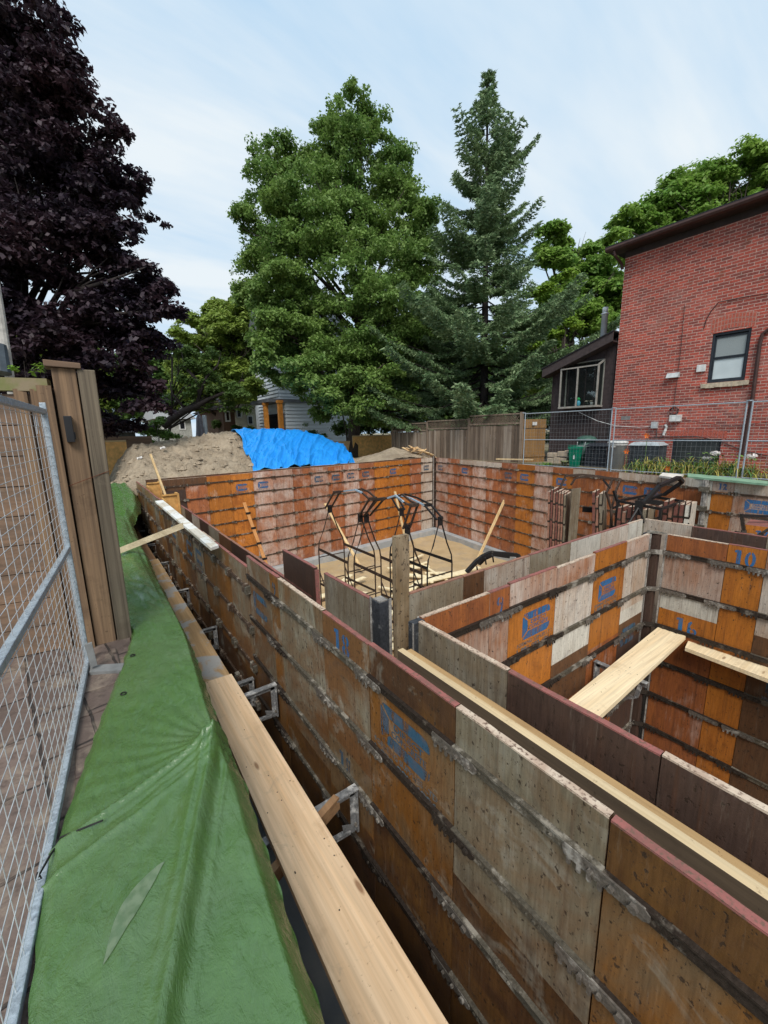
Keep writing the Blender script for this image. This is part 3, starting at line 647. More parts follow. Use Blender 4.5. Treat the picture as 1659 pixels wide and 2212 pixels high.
# ------------------------------------------------------------------ ground
g = G('earth', .95); n = g.noise(1.3, 5, None, .62)
g.col(g.mix(g.ramp(g.noise(.35, 3), .4, .6), g.mix(g.ramp(n, .35, .65), (.20, .15, .10), (.30, .235, .165)), (.16, .15, .08))).bump(g.noise(14, 4), .8, .03); EARTH = g.mat
SOIL = simple('cut_soil', (.16, .115, .08), .95, 0, 5, .4, .8)
hole = [(.27, -6, -.66), (12.45, -6, -.14), (12.75, 13.7, -.14), (.27, 13.7, -.66)]
outr = [(-250, -250, -.8), (250, -250, -.3), (250, 250, -.3), (-250, 250, -.8)]
mb = MB()
for i in range(4):
    j = (i+1) % 4; a, b, c, d = [np.array(q, float) for q in (hole[i], hole[j], outr[j], outr[i])]
    N = 24
    for k in range(N):
        t0, t1 = (k/N)**3, ((k+1)/N)**3
        mb.poly([a+(d-a)*t0, a+(d-a)*t1, b+(c-b)*t1, b+(c-b)*t0])
tag(mb.build('ground', EARTH), kind='structure')
mb = MB()                                        # the cut earth round the excavation
for i in range(4):
    j = (i+1) % 4; a, b = np.array(hole[i], float), np.array(hole[j], float); N = 40
    for k in range(N):
        p, q = a+(b-a)*k/N, a+(b-a)*(k+1)/N
        for z in range(6):
            def sh(v, t):
                v = v.copy(); z0 = v[2]; v[2] = z0+(-3.45-z0)*t
                if t > 0: v[0] += (.10 if v[0] < 5 else -.0)*(math.sin(v[1]*5+t*9)*.5+.3)*min(1, t*3)*(1 if 0 < 1 else 0)
                return v
            mb.poly([sh(p, z/6), sh(q, z/6), sh(q, (z+1)/6), sh(p, (z+1)/6)])
mb.poly([(.3, -6, -3.42), (12.8, -6, -3.42), (12.8, 13.8, -3.42), (.3, 13.8, -3.42)])
tag(mb.build('excavation_bank', SOIL), kind='structure')
g = G('stamped_paving', .72, 0, .35)
br = g.nt.nodes.new('ShaderNodeTexBrick'); vv = g.mapping((1, 1, 1), g.tc.outputs['Object'], (0, 0, math.radians(82)))
wob = g.nt.nodes.new('ShaderNodeTexNoise'); wob.inputs['Scale'].default_value = 4; g.L(vv, wob.inputs['Vector'])
wv = g.nt.nodes.new('ShaderNodeVectorMath'); wv.operation = 'MULTIPLY_ADD'; g.L(wob.outputs['Color'], wv.inputs[0]); wv.inputs[1].default_value = (.05, .05, 0); g.L(vv, wv.inputs[2])
g.L(wv.outputs[0], br.inputs['Vector']); br.inputs['Scale'].default_value = 1; br.inputs['Brick Width'].default_value = .46; br.inputs['Row Height'].default_value = .235
br.inputs['Mortar Size'].default_value = .008; br.inputs['Mortar Smooth'].default_value = .35; br.offset = .37
br.inputs['Color1'].default_value = (.105, .075, .062, 1); br.inputs['Color2'].default_value = (.165, .12, .10, 1); br.inputs['Mortar'].default_value = (.035, .028, .025, 1)
n1 = g.noise(5, 6, None, .65, .6); n2 = g.noise(13, 5, None, .7)
c = g.mix(g.ramp(n1, .50, .66, 0, .75), br.outputs['Color'], (.26, .205, .155)); c = g.mix(g.ramp(n2, .50, .66, 0, .75), c, (.07, .05, .042))
hgt = g.math('SUBTRACT', g.math('MULTIPLY', n1, .8), g.math('MULTIPLY', br.outputs['Fac'], 1.0))
g.col(c).bump(hgt, .9, .02)
mb = MB(); mb.box((-9, -6, -.75), (-.10, 3.95, -.505)); mb.box((-.10, 2.3, -.75), (.10, 3.95, -.505)); tag(mb.build('paving', g.mat), kind='structure')
mb = MB()
rs = random.Random(4); y = -5.8
while y < 3.3:                                   # the rough edge course along the trench
    l = rs.uniform(.16, .3); x1 = -.04+rs.uniform(-.01, .015)+max(0, y*.02)
    mb.hexa([(-.24, y, -.6), (x1, y+.005, -.6), (x1-.01, y+l-.008, -.6), (-.24, y+l-.008, -.6), (-.24, y, -.495), (x1-.01, y+.01, -.49+rs.uniform(-.008, .004)), (x1-.02, y+l-.015, -.49+rs.uniform(-.008, .004)), (-.24, y+l-.01, -.495)]); y += l
tag(mb.build('paving_edge', g.mat, None, None, False, .008), kind='structure')

# ------------------------------------------------------------------ the green tarpaulin
NL, NW = 520, 110
yy = np.concatenate([np.linspace(-.6, 3.6, 400), np.linspace(3.62, 12.9, 200)])
def seg(px_, py_, a, b):
    ab = np.array(b)-np.array(a); l2 = ab@ab; t = np.clip(((px_-a[0])*ab[0]+(py_-a[1])*ab[1])/l2, -.05, 1.05)
    dx_, dy_ = px_-a[0]-t*ab[0], py_-a[1]-t*ab[1]; s_ = np.sign(ab[0]*(py_-a[1])-ab[1]*(px_-a[0])); return np.hypot(dx_, dy_)*s_, t
def tarp_left(y): return np.interp(y, [-1, .2, .6, 1.0, 1.28, 1.5, 1.79, 2.1, 2.69, 3.2, 3.53, 3.7, 5, 8, 11, 13], [-.36, -.35, -.345, -.335, -.33, -.325, -.31, -.245, -.115, .01, .085, .12, -.08, -.15, -.15, -.15])
def tarp_right(y): return np.interp(y, [-1, .5, .8, 1.05, 1.45, 1.8, 1.95, 2.1, 2.7, 3.3, 5, 8, 9.5, 10.5, 11.5, 13], [.32, .33, .345, .36, .39, .425, .41, .42, .455, .49, .53, .56, .60, .85, .94, .96])
AP = (.375, 2.02); GR = (-.30, 1.80); LO = (-.12, .75)
def tarp_z(X, Y):
    u = (X-tarp_left(Y))/(tarp_right(Y)-tarp_left(Y))
    z = -.462+.0*X
    z = z-np.clip((u-.91)/.09, 0, 1)**1.2*.10-np.clip(Y-3.5, 0, 1)*np.clip((u-.8)/.2, 0, 1)*.12-np.clip((.05-u)/.05, 0, 1)*.025
    z = z+np.where(Y > 9.5, .10*(Y-9.5), 0)
    d1, t1 = seg(X, Y, GR, AP); d2, t2 = seg(X, Y, LO, AP)
    rdg = lambda d, w: np.exp(-np.abs(d/(w*1.1))**1.25)
    z = z+.050*rdg(d1, .020)*(.5+.5*t1)+.024*rdg(d1+.060, .013)*t1+.018*rdg(d1+.10, .012)*t1+.012*rdg(d1+.13, .010)+.012*rdg(d1-.035, .008)*t1
    z = z+.055*rdg(d2, .022)+.024*rdg(d2-.060, .013)*t2+.020*rdg(d2+.055, .012)*t2
    z = z+.05*np.exp(-(((X-AP[0]+.04)/.12)**2+((Y-AP[1])/.10)**2))
    # raised facet between the two ridges
    ins = np.clip(-d1/.016+.3, 0, 1)*np.clip(d2/.02, 0, 1)*np.clip((Y-.3)/.4, 0, 1); z = z+.028*ins+.035*ins*np.clip((X+.30)/.7, 0, 1)
    ang = np.arctan2(Y-AP[1], X-AP[0]); rad = np.hypot(X-AP[0], Y-AP[1])
    z = z+.0035*np.sin(ang*29+2*vnoise(X*5, Y*5, 3))*np.exp(-rad/.6)*np.clip(rad/.1, 0, 1)
    z = z+.012*(fbm(X*4+Y*1.2, Y*1.8-X, 3, 5)-.5)*2-.008*np.abs(fbm(X*9+Y*3, Y*5-X*4, 4, 8)-.5)+.003*(fbm(X*45, Y*16, 3, 9)-.5)*2
    w_ = vnoise(X*3, Y*1.4, 14); z = z+.010*np.abs(np.sin((X*1.1+Y*.42)*24+w_*5))*np.clip(w_-.45, 0, 1)*1.6
    far_ = np.clip((Y-3.4)/1, 0, 1); z = z+far_*.05*(fbm(X*4, Y*1.4, 4, 21)-.5)*2+far_*.03*np.sin(X*26+np.sin(Y*2))*np.clip(u-.2, 0, 1)
    return z
U = np.linspace(0, 1, NW)
Xg = tarp_left(yy)[:, None]+(tarp_right(yy)-tarp_left(yy))[:, None]*U[None]; Yg = np.repeat(yy[:, None], NW, 1)
Xg = Xg+(.004*np.sin(Yg*37)+.006*(vnoise(Yg*9, Yg*0, 2)-.5))*((U[None] < .01)|(U[None] > .99))
g = G('green_tarpaulin', .36, 0, 1.0); cr_ = g.noise(6, 6, None, .7, .8)
weave = g.noise(1.0, 2, g.mapping((420, 60, 60)))
g.col(g.mix(g.ramp(g.noise(2.5, 4, None, .65), .45, .7, 0, .6), g.val((.070, .150, .034), g.ramp(cr_, .3, .7, .9, 1.12)), (.115, .19, .075)))
g.L(g.ramp(g.noise(8, 4), .35, .65, .14, .34), g.b.inputs['Roughness'])
crk = g.noise(1.0, 5, g.mapping((22, 8, 8), None, (0, 0, .5)), .7, 1.0); crk = g.math('ABSOLUTE', g.math('SUBTRACT', crk, .5)); vc = g.voro(11, 'DISTANCE_TO_EDGE', g.mapping((1, .7, 1)))
g.bump(g.math('ADD', g.math('MULTIPLY', cr_, 1.0), g.math('ADD', g.math('MULTIPLY', crk, -1.2), g.math('MULTIPLY', weave, .05))), .42, .02); TARP = g.mat
tp = thing('tarpaulin', 'creased green tarpaulin spread over the paving edge along the trench', 'tarpaulin', (0, 3, -.5))
to = grid('sheet', np.stack([Xg, Yg, tarp_z(Xg, Yg)], -1)[::-1], TARP, tp)
# torn window of grey film in it
g = G('grey_film', .3, 0, .5); g.col(g.mix(g.ramp(g.noise(30, 3), .4, .6), (.11, .17, .085), (.17, .225, .13)))
c0 = PZ(358, 1874, -.45)[:2]; c1_ = PZ(225, 2099, -.45)[:2]; dd = c1_-c0; nn = np.array([dd[1], -dd[0]])/np.linalg.norm(dd)
if (PZ(285, 1985, -.45)[:2]-PZ(310, 1990, -.45)[:2])@nn < 0: nn = -nn
rows = []
for t in np.linspace(0, 1, 40):
    m1 = c0+dd*t; wv_ = math.sin(math.pi*t**.85)*.058
    rows.append([m1-nn*0+nn*wv_*s_ for s_ in np.linspace(-.12, 1, 9)])
R = np.array(rows); Rz = tarp_z(R[..., 0], R[..., 1])+.003
grid('torn_window', np.dstack([R, Rz]), g.mat, tp)
GRM = [PZ(*p, -.46) for p in ((132, 1950-80), (262, 1563), (330, 1400))]
for q in [(-.292, 1.83), (-.02, 2.80), (.07, 3.28)]:
    z = float(tarp_z(np.array(q[0]+.02), np.array(q[1])))+.002
    pts = [(q[0]+.02+.014*math.cos(t), q[1]+.014*math.sin(t), z+.002) for t in np.linspace(0, 2*math.pi, 13)]
    mb = MB(); mb.tube(pts, .004, 5); mb.build('grommet', BLACK, tp)
p0 = PZ(82, 1895, -.42); p1_ = np.array([-.272, 1.83, float(tarp_z(np.array(-.272), np.array(1.83)))+.008]); p2_ = PZ(222, 1772, -.40)
mb = MB(); mb.tube([p2_, p1_+[0, 0, .012], p1_, (p1_+p0)/2+[0, 0, .01], p0], .0035, 6); mb.tube([p1_, (p1_+p0)/2+[0.006, .02, .0], p0], .003, 6)
mb.tube([p0+[.0, .012, .01], p0+[.008, 0, -.012], p0+[-.008, -.01, 0], p0+[.0, .01, .012]], .003, 6)
tag(mb.build('cord', BLACK, None, p0), 'black cord tying the green tarpaulin to the foot of the mesh fence', 'cord')
mb = MB(); q = PZ(100, 2095, -.5)
mb.tube([q+[0, .03, .005], q+[.02, .01, .02], q+[-.005, -.03, .012], q+[-.03, -.035, .004]], .006, 7)
tag(mb.build('strap_scrap', simple('blue_plastic', (.02, .16, .32), .4), None, q), 'scrap of blue plastic lying beside the foot of the mesh fence', 'scrap')

# ------------------------------------------------------------------ planks and scaffold brackets
def plank(name, label, pts4, z, t, mat, cat='plank', nail=True, group=None, tz=None, bevel=.002):
    """pts4: four xy corners in order round the board; top face at z"""
    zs = tz or [z]*4; top = [np.array([p[0], p[1], zz]) for p, zz in zip(pts4, zs)]
    mb = MB(); b = len(pts4); o_ = top[0]
    mb.hexa([p-[0, 0, t] for p in top]+top)
    c = sum(top)/4
    if nail:
        th = thing(name, label, cat, c, group); mb.build('board', mat, th, None, False, bevel); nb = MB()
        r = random.Random(int(abs(c[0]*100)+abs(c[1]*37)))
        L_ = np.linalg.norm(top[1]-top[0])
        for k in range(int(L_*6)+3):
            u_, v_ = r.random(), r.choice([.15, .5, .85]); q_ = (top[0]*(1-u_)+top[1]*u_)*(1-v_)+(top[3]*(1-u_)+top[2]*u_)*v_
            nb = MB(); nb.tube([q_-[0, 0, .002], q_+[0, 0, .0015]], .0035, 6); nb.build('nail_head', BLACK, th)
        return th
    o = mb.build(name, mat, None, c, False, bevel); return tag(o, label, cat, group)
# near walkway plank
a, b, c, d = PZ(437, 1475, -.935), PZ(500, 1455, -.935), PZ(970, 2212, -.935), PZ(757, 2212, -.935)
dL = (d-a)/np.linalg.norm(d-a); dR = (c-b)/np.linalg.norm(c-b)
pk = plank('walkway_plank', 'near pale walkway plank with nail heads lying on the steel brackets', [a, a+dL*3.5, b+dR*3.5, b], -.935, .038, LUMY)
plank('walkway_plank', 'second walkway plank splashed with grey mortar, under the end of the near one', [(.575, 3.28), (.585, 8.6), (.865, 8.6), (.865, 3.28)], -1.20, .045, WALK2, nail=False)
plank('walkway_plank', 'farthest walkway plank, brown and narrow, ending by the far end of the tarpaulin', [(.56, 8.62), (.57, 12.6), (.82, 12.6), (.84, 8.62)], -1.215, .04, LUMB, nail=False)
plank('board', 'short tan board end crossing the far tip of the walkway', [PZ(262, 1130, -.95), PZ(258, 1118, -.95), PZ(283, 1104, -.9), PZ(298, 1110, -.9)], -.93, .03, LUMY, nail=False)
mb = MB(); a, b = PZ(257, 1190, -.40), PZ(396, 1135, -.07)
mb.bar(a, b, .04, .075); tag(mb.build('propped_stick', wood_mat('pale_stick', (.58, .48, .33), (.42, .34, .22), 'x', 1), None, a), 'pale stick propped from the bank up onto the long brown outer wall', 'stick')
a, b, c, d = [PZ(*p, -.055) for p in [(335, 1082), (352, 1080), (472, 1177), (455, 1183)]]
plank('whitened_board', 'whitish paint-spattered board lying along the top of the long outer wall', [a, d, c, b], -.055, .035, wood_mat('spattered_board', (.62, .57, .48), (.50, .45, .36), 'y', 0, .8, (.70, .69, .65), .48), nail=False)
# boards on edge in the gap before the near room
mb = MB(); mb.box((1.300, -2, -.365), (1.340, 1.70, -.13), 0, [0, 1, 0, 0, 0, 0]); tag(mb.build('board_on_edge', [wood_mat('board_side', (.16, .115, .075), (.11, .08, .055), 'y'), wood_mat('edge_lumber', (.70, .55, .34), (.56, .41, .23), 'y')], None, (1.32, 0, -.365), False, .002), 'pale-topped board standing on edge between the outer wall and the near room', 'board')
plank('board_on_edge', 'darker knotty board on edge against the near room wall', [(1.352, -2), (1.352, 1.68), (1.386, 1.68), (1.386, -2)], -.142, .235, wood_mat('edge_lumber_dark', (.46, .30, .14), (.33, .20, .09), 'y'), nail=False)
# near room planks
def plank_px(label, px4, z, t, mat, ext=0):
    q = [PZ(x, y, z) for x, y in px4]; return plank('walkway_plank', label, q, z, t, mat, nail=True)
ROOMP = wood_mat('room_plank', (.80, .66, .44), (.70, .54, .33), 'x', 1)
q = [PZ(1450, 1331, -1.02), PZ(1509, 1348, -1.02), PZ(1288, 1553, -1.02), PZ(1222, 1516, -1.02)]
e1 = (q[3]-q[0]); e2 = (q[2]-q[1]); q[3] = q[0]+e1*1.25; q[2] = q[1]+e2*1.25
plank('walkway_plank', 'wide pale plank crossing the corner of the near room', [q[0], q[3], q[2], q[1]], -1.02, .045, ROOMP)
q = [PZ(1494, 1368, -1.068), PZ(1480, 1398, -1.068), PZ(1659, 1466, -1.068), PZ(1659, 1418, -1.068)]
q[2] = q[1]+(q[2]-q[1])*2.2; q[3] = q[0]+(q[3]-q[0])*2.2
plank('walkway_plank', 'pale plank running to the right edge beneath the wide one in the near room', [q[0], q[3], q[2], q[1]], -1.068, .04, ROOMP, nail=False)
def bracket(label, p, dirv, L_=.55, drop=.30, group='scaffold brackets carrying the walkway'):
    """p: where the arm meets the wall (top); dirv: unit vector away from the wall"""
    p = np.array(p, float); d = np.array(dirv, float); up = np.array([0, 0, 1.]); t = thing('scaffold_bracket', label, 'bracket', p-[0, 0, drop], group)
    mb = MB(); mb.bar(p, p+d*L_, .050, .008, 0); mb.bar(p-up*.022, p+d*L_-up*.022, .006, .044); mb.build('arm', BRK, t)
    mb = MB(); mb.bar(p+d*.012, p+d*.012-up*drop, .045, .012, 0, d); mb.bar(p+d*.03-up*.01, p+d*.03-up*drop, .006, .04, 0, d)
    s_ = np.cross(d, up); mb.prism([(0, 0), (.10, .02), (.11, .09), (.05, .06), (0, .10)], p-up*drop-s_*.004, d, up, s_*.008); mb.build('upright', BRK, t)
    mb = MB(); pts = [p+d*x-up*z for x, z in ((.06, drop-.02), (.16, drop-.03), (.26, drop-.05), (.38, drop*.55), (L_-.05, .03))]
    mb.path(pts, .03, .02); mb.build('brace', BRK, t)
    mb = MB(); mb.prism([(.012*math.cos(k), .012*math.sin(k)) for k in np.linspace(0, 2*math.pi, 7)[:-1]], p+d*.02-up*(drop-.05)-s_*.02, d, up, s_*.04); mb.build('bolt', LATCH, t)
    return t
for lab, y, z in (('scaffold bracket nearest the camera under the pale walkway plank', 1.80, -.98), ('upper of two brackets under the far end of the pale plank', 3.08, -.98),
                  ('bracket just beyond the far end of the pale plank', 3.72, -1.26), ('second bracket under the mortar-splashed plank', 5.1, -1.26), ('bracket midway along the mortar-splashed plank', 6.75, -1.27),
                  ('bracket under the crossing stick', 8.5, -1.27), ('bracket below the brown far plank', 10.2, -1.27), ('farthest bracket below the brown plank', 11.9, -1.27),
                  ('bracket in the foreground hidden below the frame', .35, -.98)):
    bracket(lab, (XO-.022, y, z), (-1, 0, 0), .60)
for lab, a, b in (('short wood block wedged under the pale walkway plank', (.40, 1.62, -1.02), (.92, 1.80, -1.0)), ('split wooden stake behind the bracket in the trench', (.86, 4.75, -1.9), (.96, 5.15, -1.45)), ('splintered stake end in the trench near the crossing stick', (.84, 7.5, -1.55), (.95, 7.75, -1.35))):
    mb = MB(); mb.bar(a, b, .04, .08); tag(mb.build('wood_block', LUMB, None, a), lab, 'wood block')
bracket('aluminium bracket on the back wall of the near room holding the wide plank', (3.645, YA-.02, -1.068), (0.0, -1, 0), .45, .30, None)
bracket('bracket on the right wall of the near room under the long plank', (XB-.03, .35, -1.115), (-1, 0, 0), .50, .30, None)
# bulkhead boards in the gap at the far left and a leaning stud
for lab, px4, Yb, zt in (('yellow bulkhead board across the gap at the far end of the outer wall', (310, 368), 11.2, .0), ('yellow bulkhead board across the gap, nearer of the two', (338, 372), 8.9, -.03)):
    mb = MB(); mb.box((1.10, Yb, zt-.9), (1.36, Yb+.04, zt-.02)); mb.box((1.36, Yb-.04, zt-.9), (1.40, Yb+.24, zt)); mb.box((1.10, Yb-.03, zt-.03), (1.40, Yb, zt+.0)); mb.box((1.08, Yb-.45, zt-.9), (1.11, Yb-.03, zt-.06))
    tag(mb.build('bulkhead', simple('bulkhead_ply_%d' % int(Yb), (.50, .27, .085), .75, 0, 9, .3), None, (1.2, Yb, zt-.9)), lab, 'bulkhead')
a = PY(358, 1072, 9.6); b = PY(325, 982, 10.0); mb = MB(); mb.bar(a, b, .04, .09, 0, (0, 1, 0))
tag(mb.build('leaning_stud', LUMZ, None, a), 'pale stud leaning back at the far end of the outer wall', 'stud')

# ------------------------------------------------------------------ cedar fence and post at the left
fy = 3.72; pr = thing('fence_post', 'thick brown cedar gate post of two timbers at the end of the board fence', 'post', (-.02, fy, -.55))
def quadpost(mb, xt0, xt1, zt, xb0, xb1, zb, y0, y1):
    mb.hexa([(xb0, y0, zb), (xb1, y0, zb), (xb1, y1, zb), (xb0, y1, zb), (xt0, y0, zt), (xt1, y0, zt), (xt1, y1, zt), (xt0, y1, zt)])
zt_ = 1.575; mb = MB(); quadpost(mb, -.115, .022, zt_, -.125, .01, -.56, fy, fy+.14); mb.build('timber', CEDZ, pr, None, False, .006)
mb = MB(); quadpost(mb, .030, .135, zt_-.005, .018, .118, -.56, fy-.012, fy+.13); mb.build('timber', CEDG, pr, None, False, .006)
mb = MB(); mb.hexa([(-.15, fy-.03, zt_+.002), (.055, fy-.03, zt_-.002), (.055, fy+.17, zt_-.002), (-.15, fy+.17, zt_+.002), (-.15, fy-.03, zt_+.045), (.055, fy-.03, zt_+.035), (.055, fy+.17, zt_+.035), (-.15, fy+.17, zt_+.045)]); mb.build('cap', CEDX, pr, None, False, .004)
# black block fixed on the post
mb = MB(); a = PY(137, 905, fy-.03); b = PY(163, 955, fy-.03)
mb.box((a[0], fy-.055, b[2]), (b[0], fy, a[2]+.02)); mb.box((b[0]-.004, fy-.045, b[2]+.02), (b[0]+.008, fy-.01, b[2]+.07)); mb.build('block', simple('black_block', (.018, .018, .02), .55), pr, None, False, .003)
mb = MB(); pts = [(x, fy-.018-.004*math.sin(x*60), .80+x*.35) for x in np.linspace(-.13, .14, 14)]; mb.tube(pts, .0022, 5); mb.build('wire', simple('rusty_wire', (.14, .04, .02), .6, .3), pr)
fr = thing('board_fence', 'brown horizontal board fence with mossy top rail behind the mesh panel', 'fence', (-1.2, fy+.12, -.55))
fdx = np.array([-1.0, .17]); fdx /= np.linalg.norm(fdx); f0 = np.array([-.20, fy+.10])
def fp(s_, off=0): q = f0+fdx*s_+np.array([fdx[1], -fdx[0]])*off*-1; return q
nb = 9; zz = np.linspace(-.50, 1.40, nb+1); mb = MB()
for k in range(nb):
    jt = random.uniform(-.004, .004); a, b = fp(0, jt), fp(2.9, jt); c, d = fp(2.9, jt+.02), fp(0, jt+.02)
    z0, z1 = zz[k]+.003, zz[k+1]-.003
    mb.hexa([(a[0], a[1], z0), (b[0], b[1], z0), (c[0], c[1], z0), (d[0], d[1], z0), (a[0], a[1], z1), (b[0], b[1], z1), (c[0], c[1], z1), (d[0], d[1], z1)])
mb.build('boards', CEDX, fr)
mb = MB(); a, b = fp(-.02, -.03), fp(2.9, -.03); mb.bar((a[0], a[1], .45), (b[0], b[1], .45), .012, 1.9); mb.build('gap_shade_sheet', simple('gap_shade_dark', (.02, .016, .013), .9), fr)  # near-black sheet added behind the boards, its colour standing in for shade in the gaps
mb = MB(); mb.box((-.20, fy+.05, -.56), (.12, fy+.13, 1.44)); mb.build('gap_filler', simple('gap_filler_dark', (.03, .02, .015), .9), pr)  # dark filler added behind the timbers to block the bright gaps, no real timber
g = G('mossy_rail', .85); g.col(g.mix(g.ramp(g.noise(5, 4), .42, .62), (.24, .19, .12), (.16, .17, .06))).bump(g.noise(60, 3), .4, .003)
mb = MB(); a, b = fp(-.06, .0), fp(2.9, .0); mb.bar((a[0], a[1], 1.46), (b[0], b[1], 1.46), .10, .085); mb.build('top_rail', g.mat, fr)
mb = MB()
for s_ in (.10, .01): a = fp(s_, .036); mb.bar((a[0], a[1], -.55), (a[0], a[1], 1.43-.3*0), .07, .025, 0, (0, 1, 0))
mb.build('batten', CEDZ, fr)
mb = MB(); mb.box((-.21, fy-.03, -.55), (-.13, fy+.12, 1.45)); mb.build('jamb', CEDZ, fr)
# grey plate at the foot of the post
q = [PZ(*p, -.47) for p in [(196, 1437), (268, 1432), (262, 1448), (193, 1452)]]
mb = MB(); mb.hexa([p-[0, 0, .03] for p in q[::-1]]+q[::-1]); a = PZ(203, 1438, -.45); b = PY(200, 1390, a[1]); mb.bar(a, (a[0]-.01, a[1], -.28), .025, .04)
tag(mb.build('concrete_slab', simple('grey_slab', (.20, .20, .195), .8), None, q[0]), 'grey slab and stub at the foot of the cedar post', 'slab')

# ------------------------------------------------------------------ mesh panel at the left
mr = thing('mesh_fence_panel', 'galvanised mesh fence panel at the left in front of the board fence', 'mesh fence', (-.2, 3.45, -.5))
A0 = PZ(190, 1430, -.485); A0[2] = -.485; dirm = PZ(30, 2212, -.5)-PZ(190, 1430, -.5); dirm[2] = 0; dirm /= np.linalg.norm(dirm); Lm = 3.35; ztop = PY(124, 886, A0[1])[2]
zm = PY(156, 1183, A0[1])[2]
T = lambda s_, z: np.array([A0[0], A0[1], 0])+dirm*s_+np.array([0, 0, z])
mb = MB(); mb.bar(T(0, -.49), T(0, ztop+.045), .034, .034, 0, (0, 1, 0)); mb.build('upright', GALV, mr, None, False, .004)
mb = MB(); mb.bar(T(Lm, -.49), T(Lm, ztop), .034, .034, 0, (0, 1, 0)); mb.build('upright', GALV, mr, None, False, .004)
for nm, z in (('top_rail', ztop-.01), ('middle_rail', zm), ('bottom_rail', -.47)):
    mb = MB(); mb.bar(T(.017, z), T(Lm-.017, z), .032, .034); mb.build(nm, GALV, mr, None, False, .004)
mb = MB(); n_ = np.array([-dirm[1], dirm[0], 0])
zl = list(np.arange(-.47+.06, ztop-.03, .0606))
for z in zl: mb.tube([T(.01, z)+n_*.004, T(Lm-.01, z)+n_*.004], .0017, 6)
s_ = .05
while s_ < Lm-.02: mb.tube([T(s_, -.455), T(s_+random.uniform(-.002, .002), ztop-.02)], .0015, 6); s_ += .102
mb.build('wire_mesh', simple('left_mesh_wire', (.50, .52, .53), .4, .3, 6, .15), mr)
mb = MB(); a = T(.30, ztop-.02); mb.tube([a+[0, 0, .0], a+[.0, 0, -.03], a-dirm*.04+[0, 0, -.11]], .002, 5); mb.tube([a+[0, 0, -.03], a+dirm*.03+[0, 0, -.13]], .002, 5); mb.build('tie_wire', GALV, mr)
# ------------------------------------------------------------------ sand pile and blue tarpaulin
yc = 17.2
crx = [(235, 1062), (262, 985), (280, 962), (350, 957), (390, 951), (430, 945), (470, 937), (512, 934), (560, 936), (640, 938), (672, 947), (705, 962), (735, 985), (752, 1002)]
cpt = [PY(x, y, yc) for x, y in crx]; cX = np.array([p[0] for p in cpt]); cZ = np.array([p[2] for p in cpt])
def pile_z(X, Y, rough=1.0):
    base = -.25; cz = np.interp(X, cX, cZ, base-.2, base-.2)
    Yw = 12.46+.0887*(X-1.2); t = np.clip((Y-Yw)/(yc-1.0-Yw), 0, 1); base = base-.5*np.clip((Yw+.15-Y)/.2, 0, 1)
    prof = np.where(Y < yc-1.0, t**.85, np.clip(1-(Y-yc-.2)/3.2, 0, 1)**.8)
    z = base+(cz-base)*prof
    if rough > .9: z = z-.30*np.clip((X-(b0[0]+(t0_[0]-b0[0])*np.clip((Y-13)/4.8, 0, 1))-.05)/.25, 0, 1)*np.clip((cX[-1]-X)/.5, 0, 1)*np.clip((yc+.3-Y)/.4, 0, 1)
    nse = (fbm(X*.9, Y*.9, 5, 31)-.5)*.36+(fbm(X*3.2, Y*3.2, 4, 33)-.5)*.32+(fbm(X*9, Y*9, 3, 36)-.5)*.20
    rid = np.abs(fbm(X*1.7+3, Y*1.1, 4, 40)-.5)*.5
    return z+rough*(nse-rid*.5+.05)*np.clip((Y-Yw)/.5, 0, 1)
b0, b1 = PY(540, 1022, 13.25), PY(752, 1003, 13.75); t0_, t1_ = PY(511, 936, yc), PY(735, 985, yc)
gx, gy = np.meshgrid(np.linspace(-1.2, cX[-1]+.4, 260), np.linspace(0, 1, 180), indexing='ij'); gw_ = 12.52+.0887*(gx-1.2); gy = gw_+(21-gw_)*gy**1.25
g = G('heaped_sand', .95); n = g.noise(1.6, 5, None, .65); n3 = g.noise(7, 5, None, .7)
c = g.mix(g.ramp(n, .36, .62), (.30, .235, .165), (.46, .37, .265)); c = g.mix(g.ramp(n3, .56, .70, 0, .7), c, (.17, .13, .09)); c = g.mix(g.ramp(g.voro(16), .0, .16, .55, 0), c, (.55, .48, .38))
g.col(c).bump(g.math('ADD', n3, g.noise(50, 4)), 1.0, .05); SAND = g.mat
tag(grid('sand_pile', np.stack([gx, gy, pile_z(gx, gy)], -1), SAND, None, (4, 16, -.25)), 'large heap of pale excavated sand behind the far form wall', 'sand pile')
mb = MB()
for k in range(800):                             # lumps on the slope
    x, y = random.uniform(0, cX[-1]), random.uniform(13.0, 16.6); r = random.choice([.02, .03, .05, .08, .11])*random.uniform(.6, 1.3); z = float(pile_z(np.array(x), np.array(y)))
    b = len(mb.v); pts = [np.array([x, y, z])+r*np.array(d)*random.uniform(.7, 1.2) for d in ((1, 0, 0), (0, 1, 0), (-1, 0, 0), (0, -1, 0), (0, 0, .8), (0, 0, -.5))]
    mb.raw(pts, [(0, 1, 4), (1, 2, 4), (2, 3, 4), (3, 0, 4), (1, 0, 5), (2, 1, 5), (3, 2, 5), (0, 3, 5)])
tag(mb.build('sand_lumps', SAND, None, (4, 14, -.2)), 'loose clods scattered over the sand heap', 'clods', None, 'stuff')
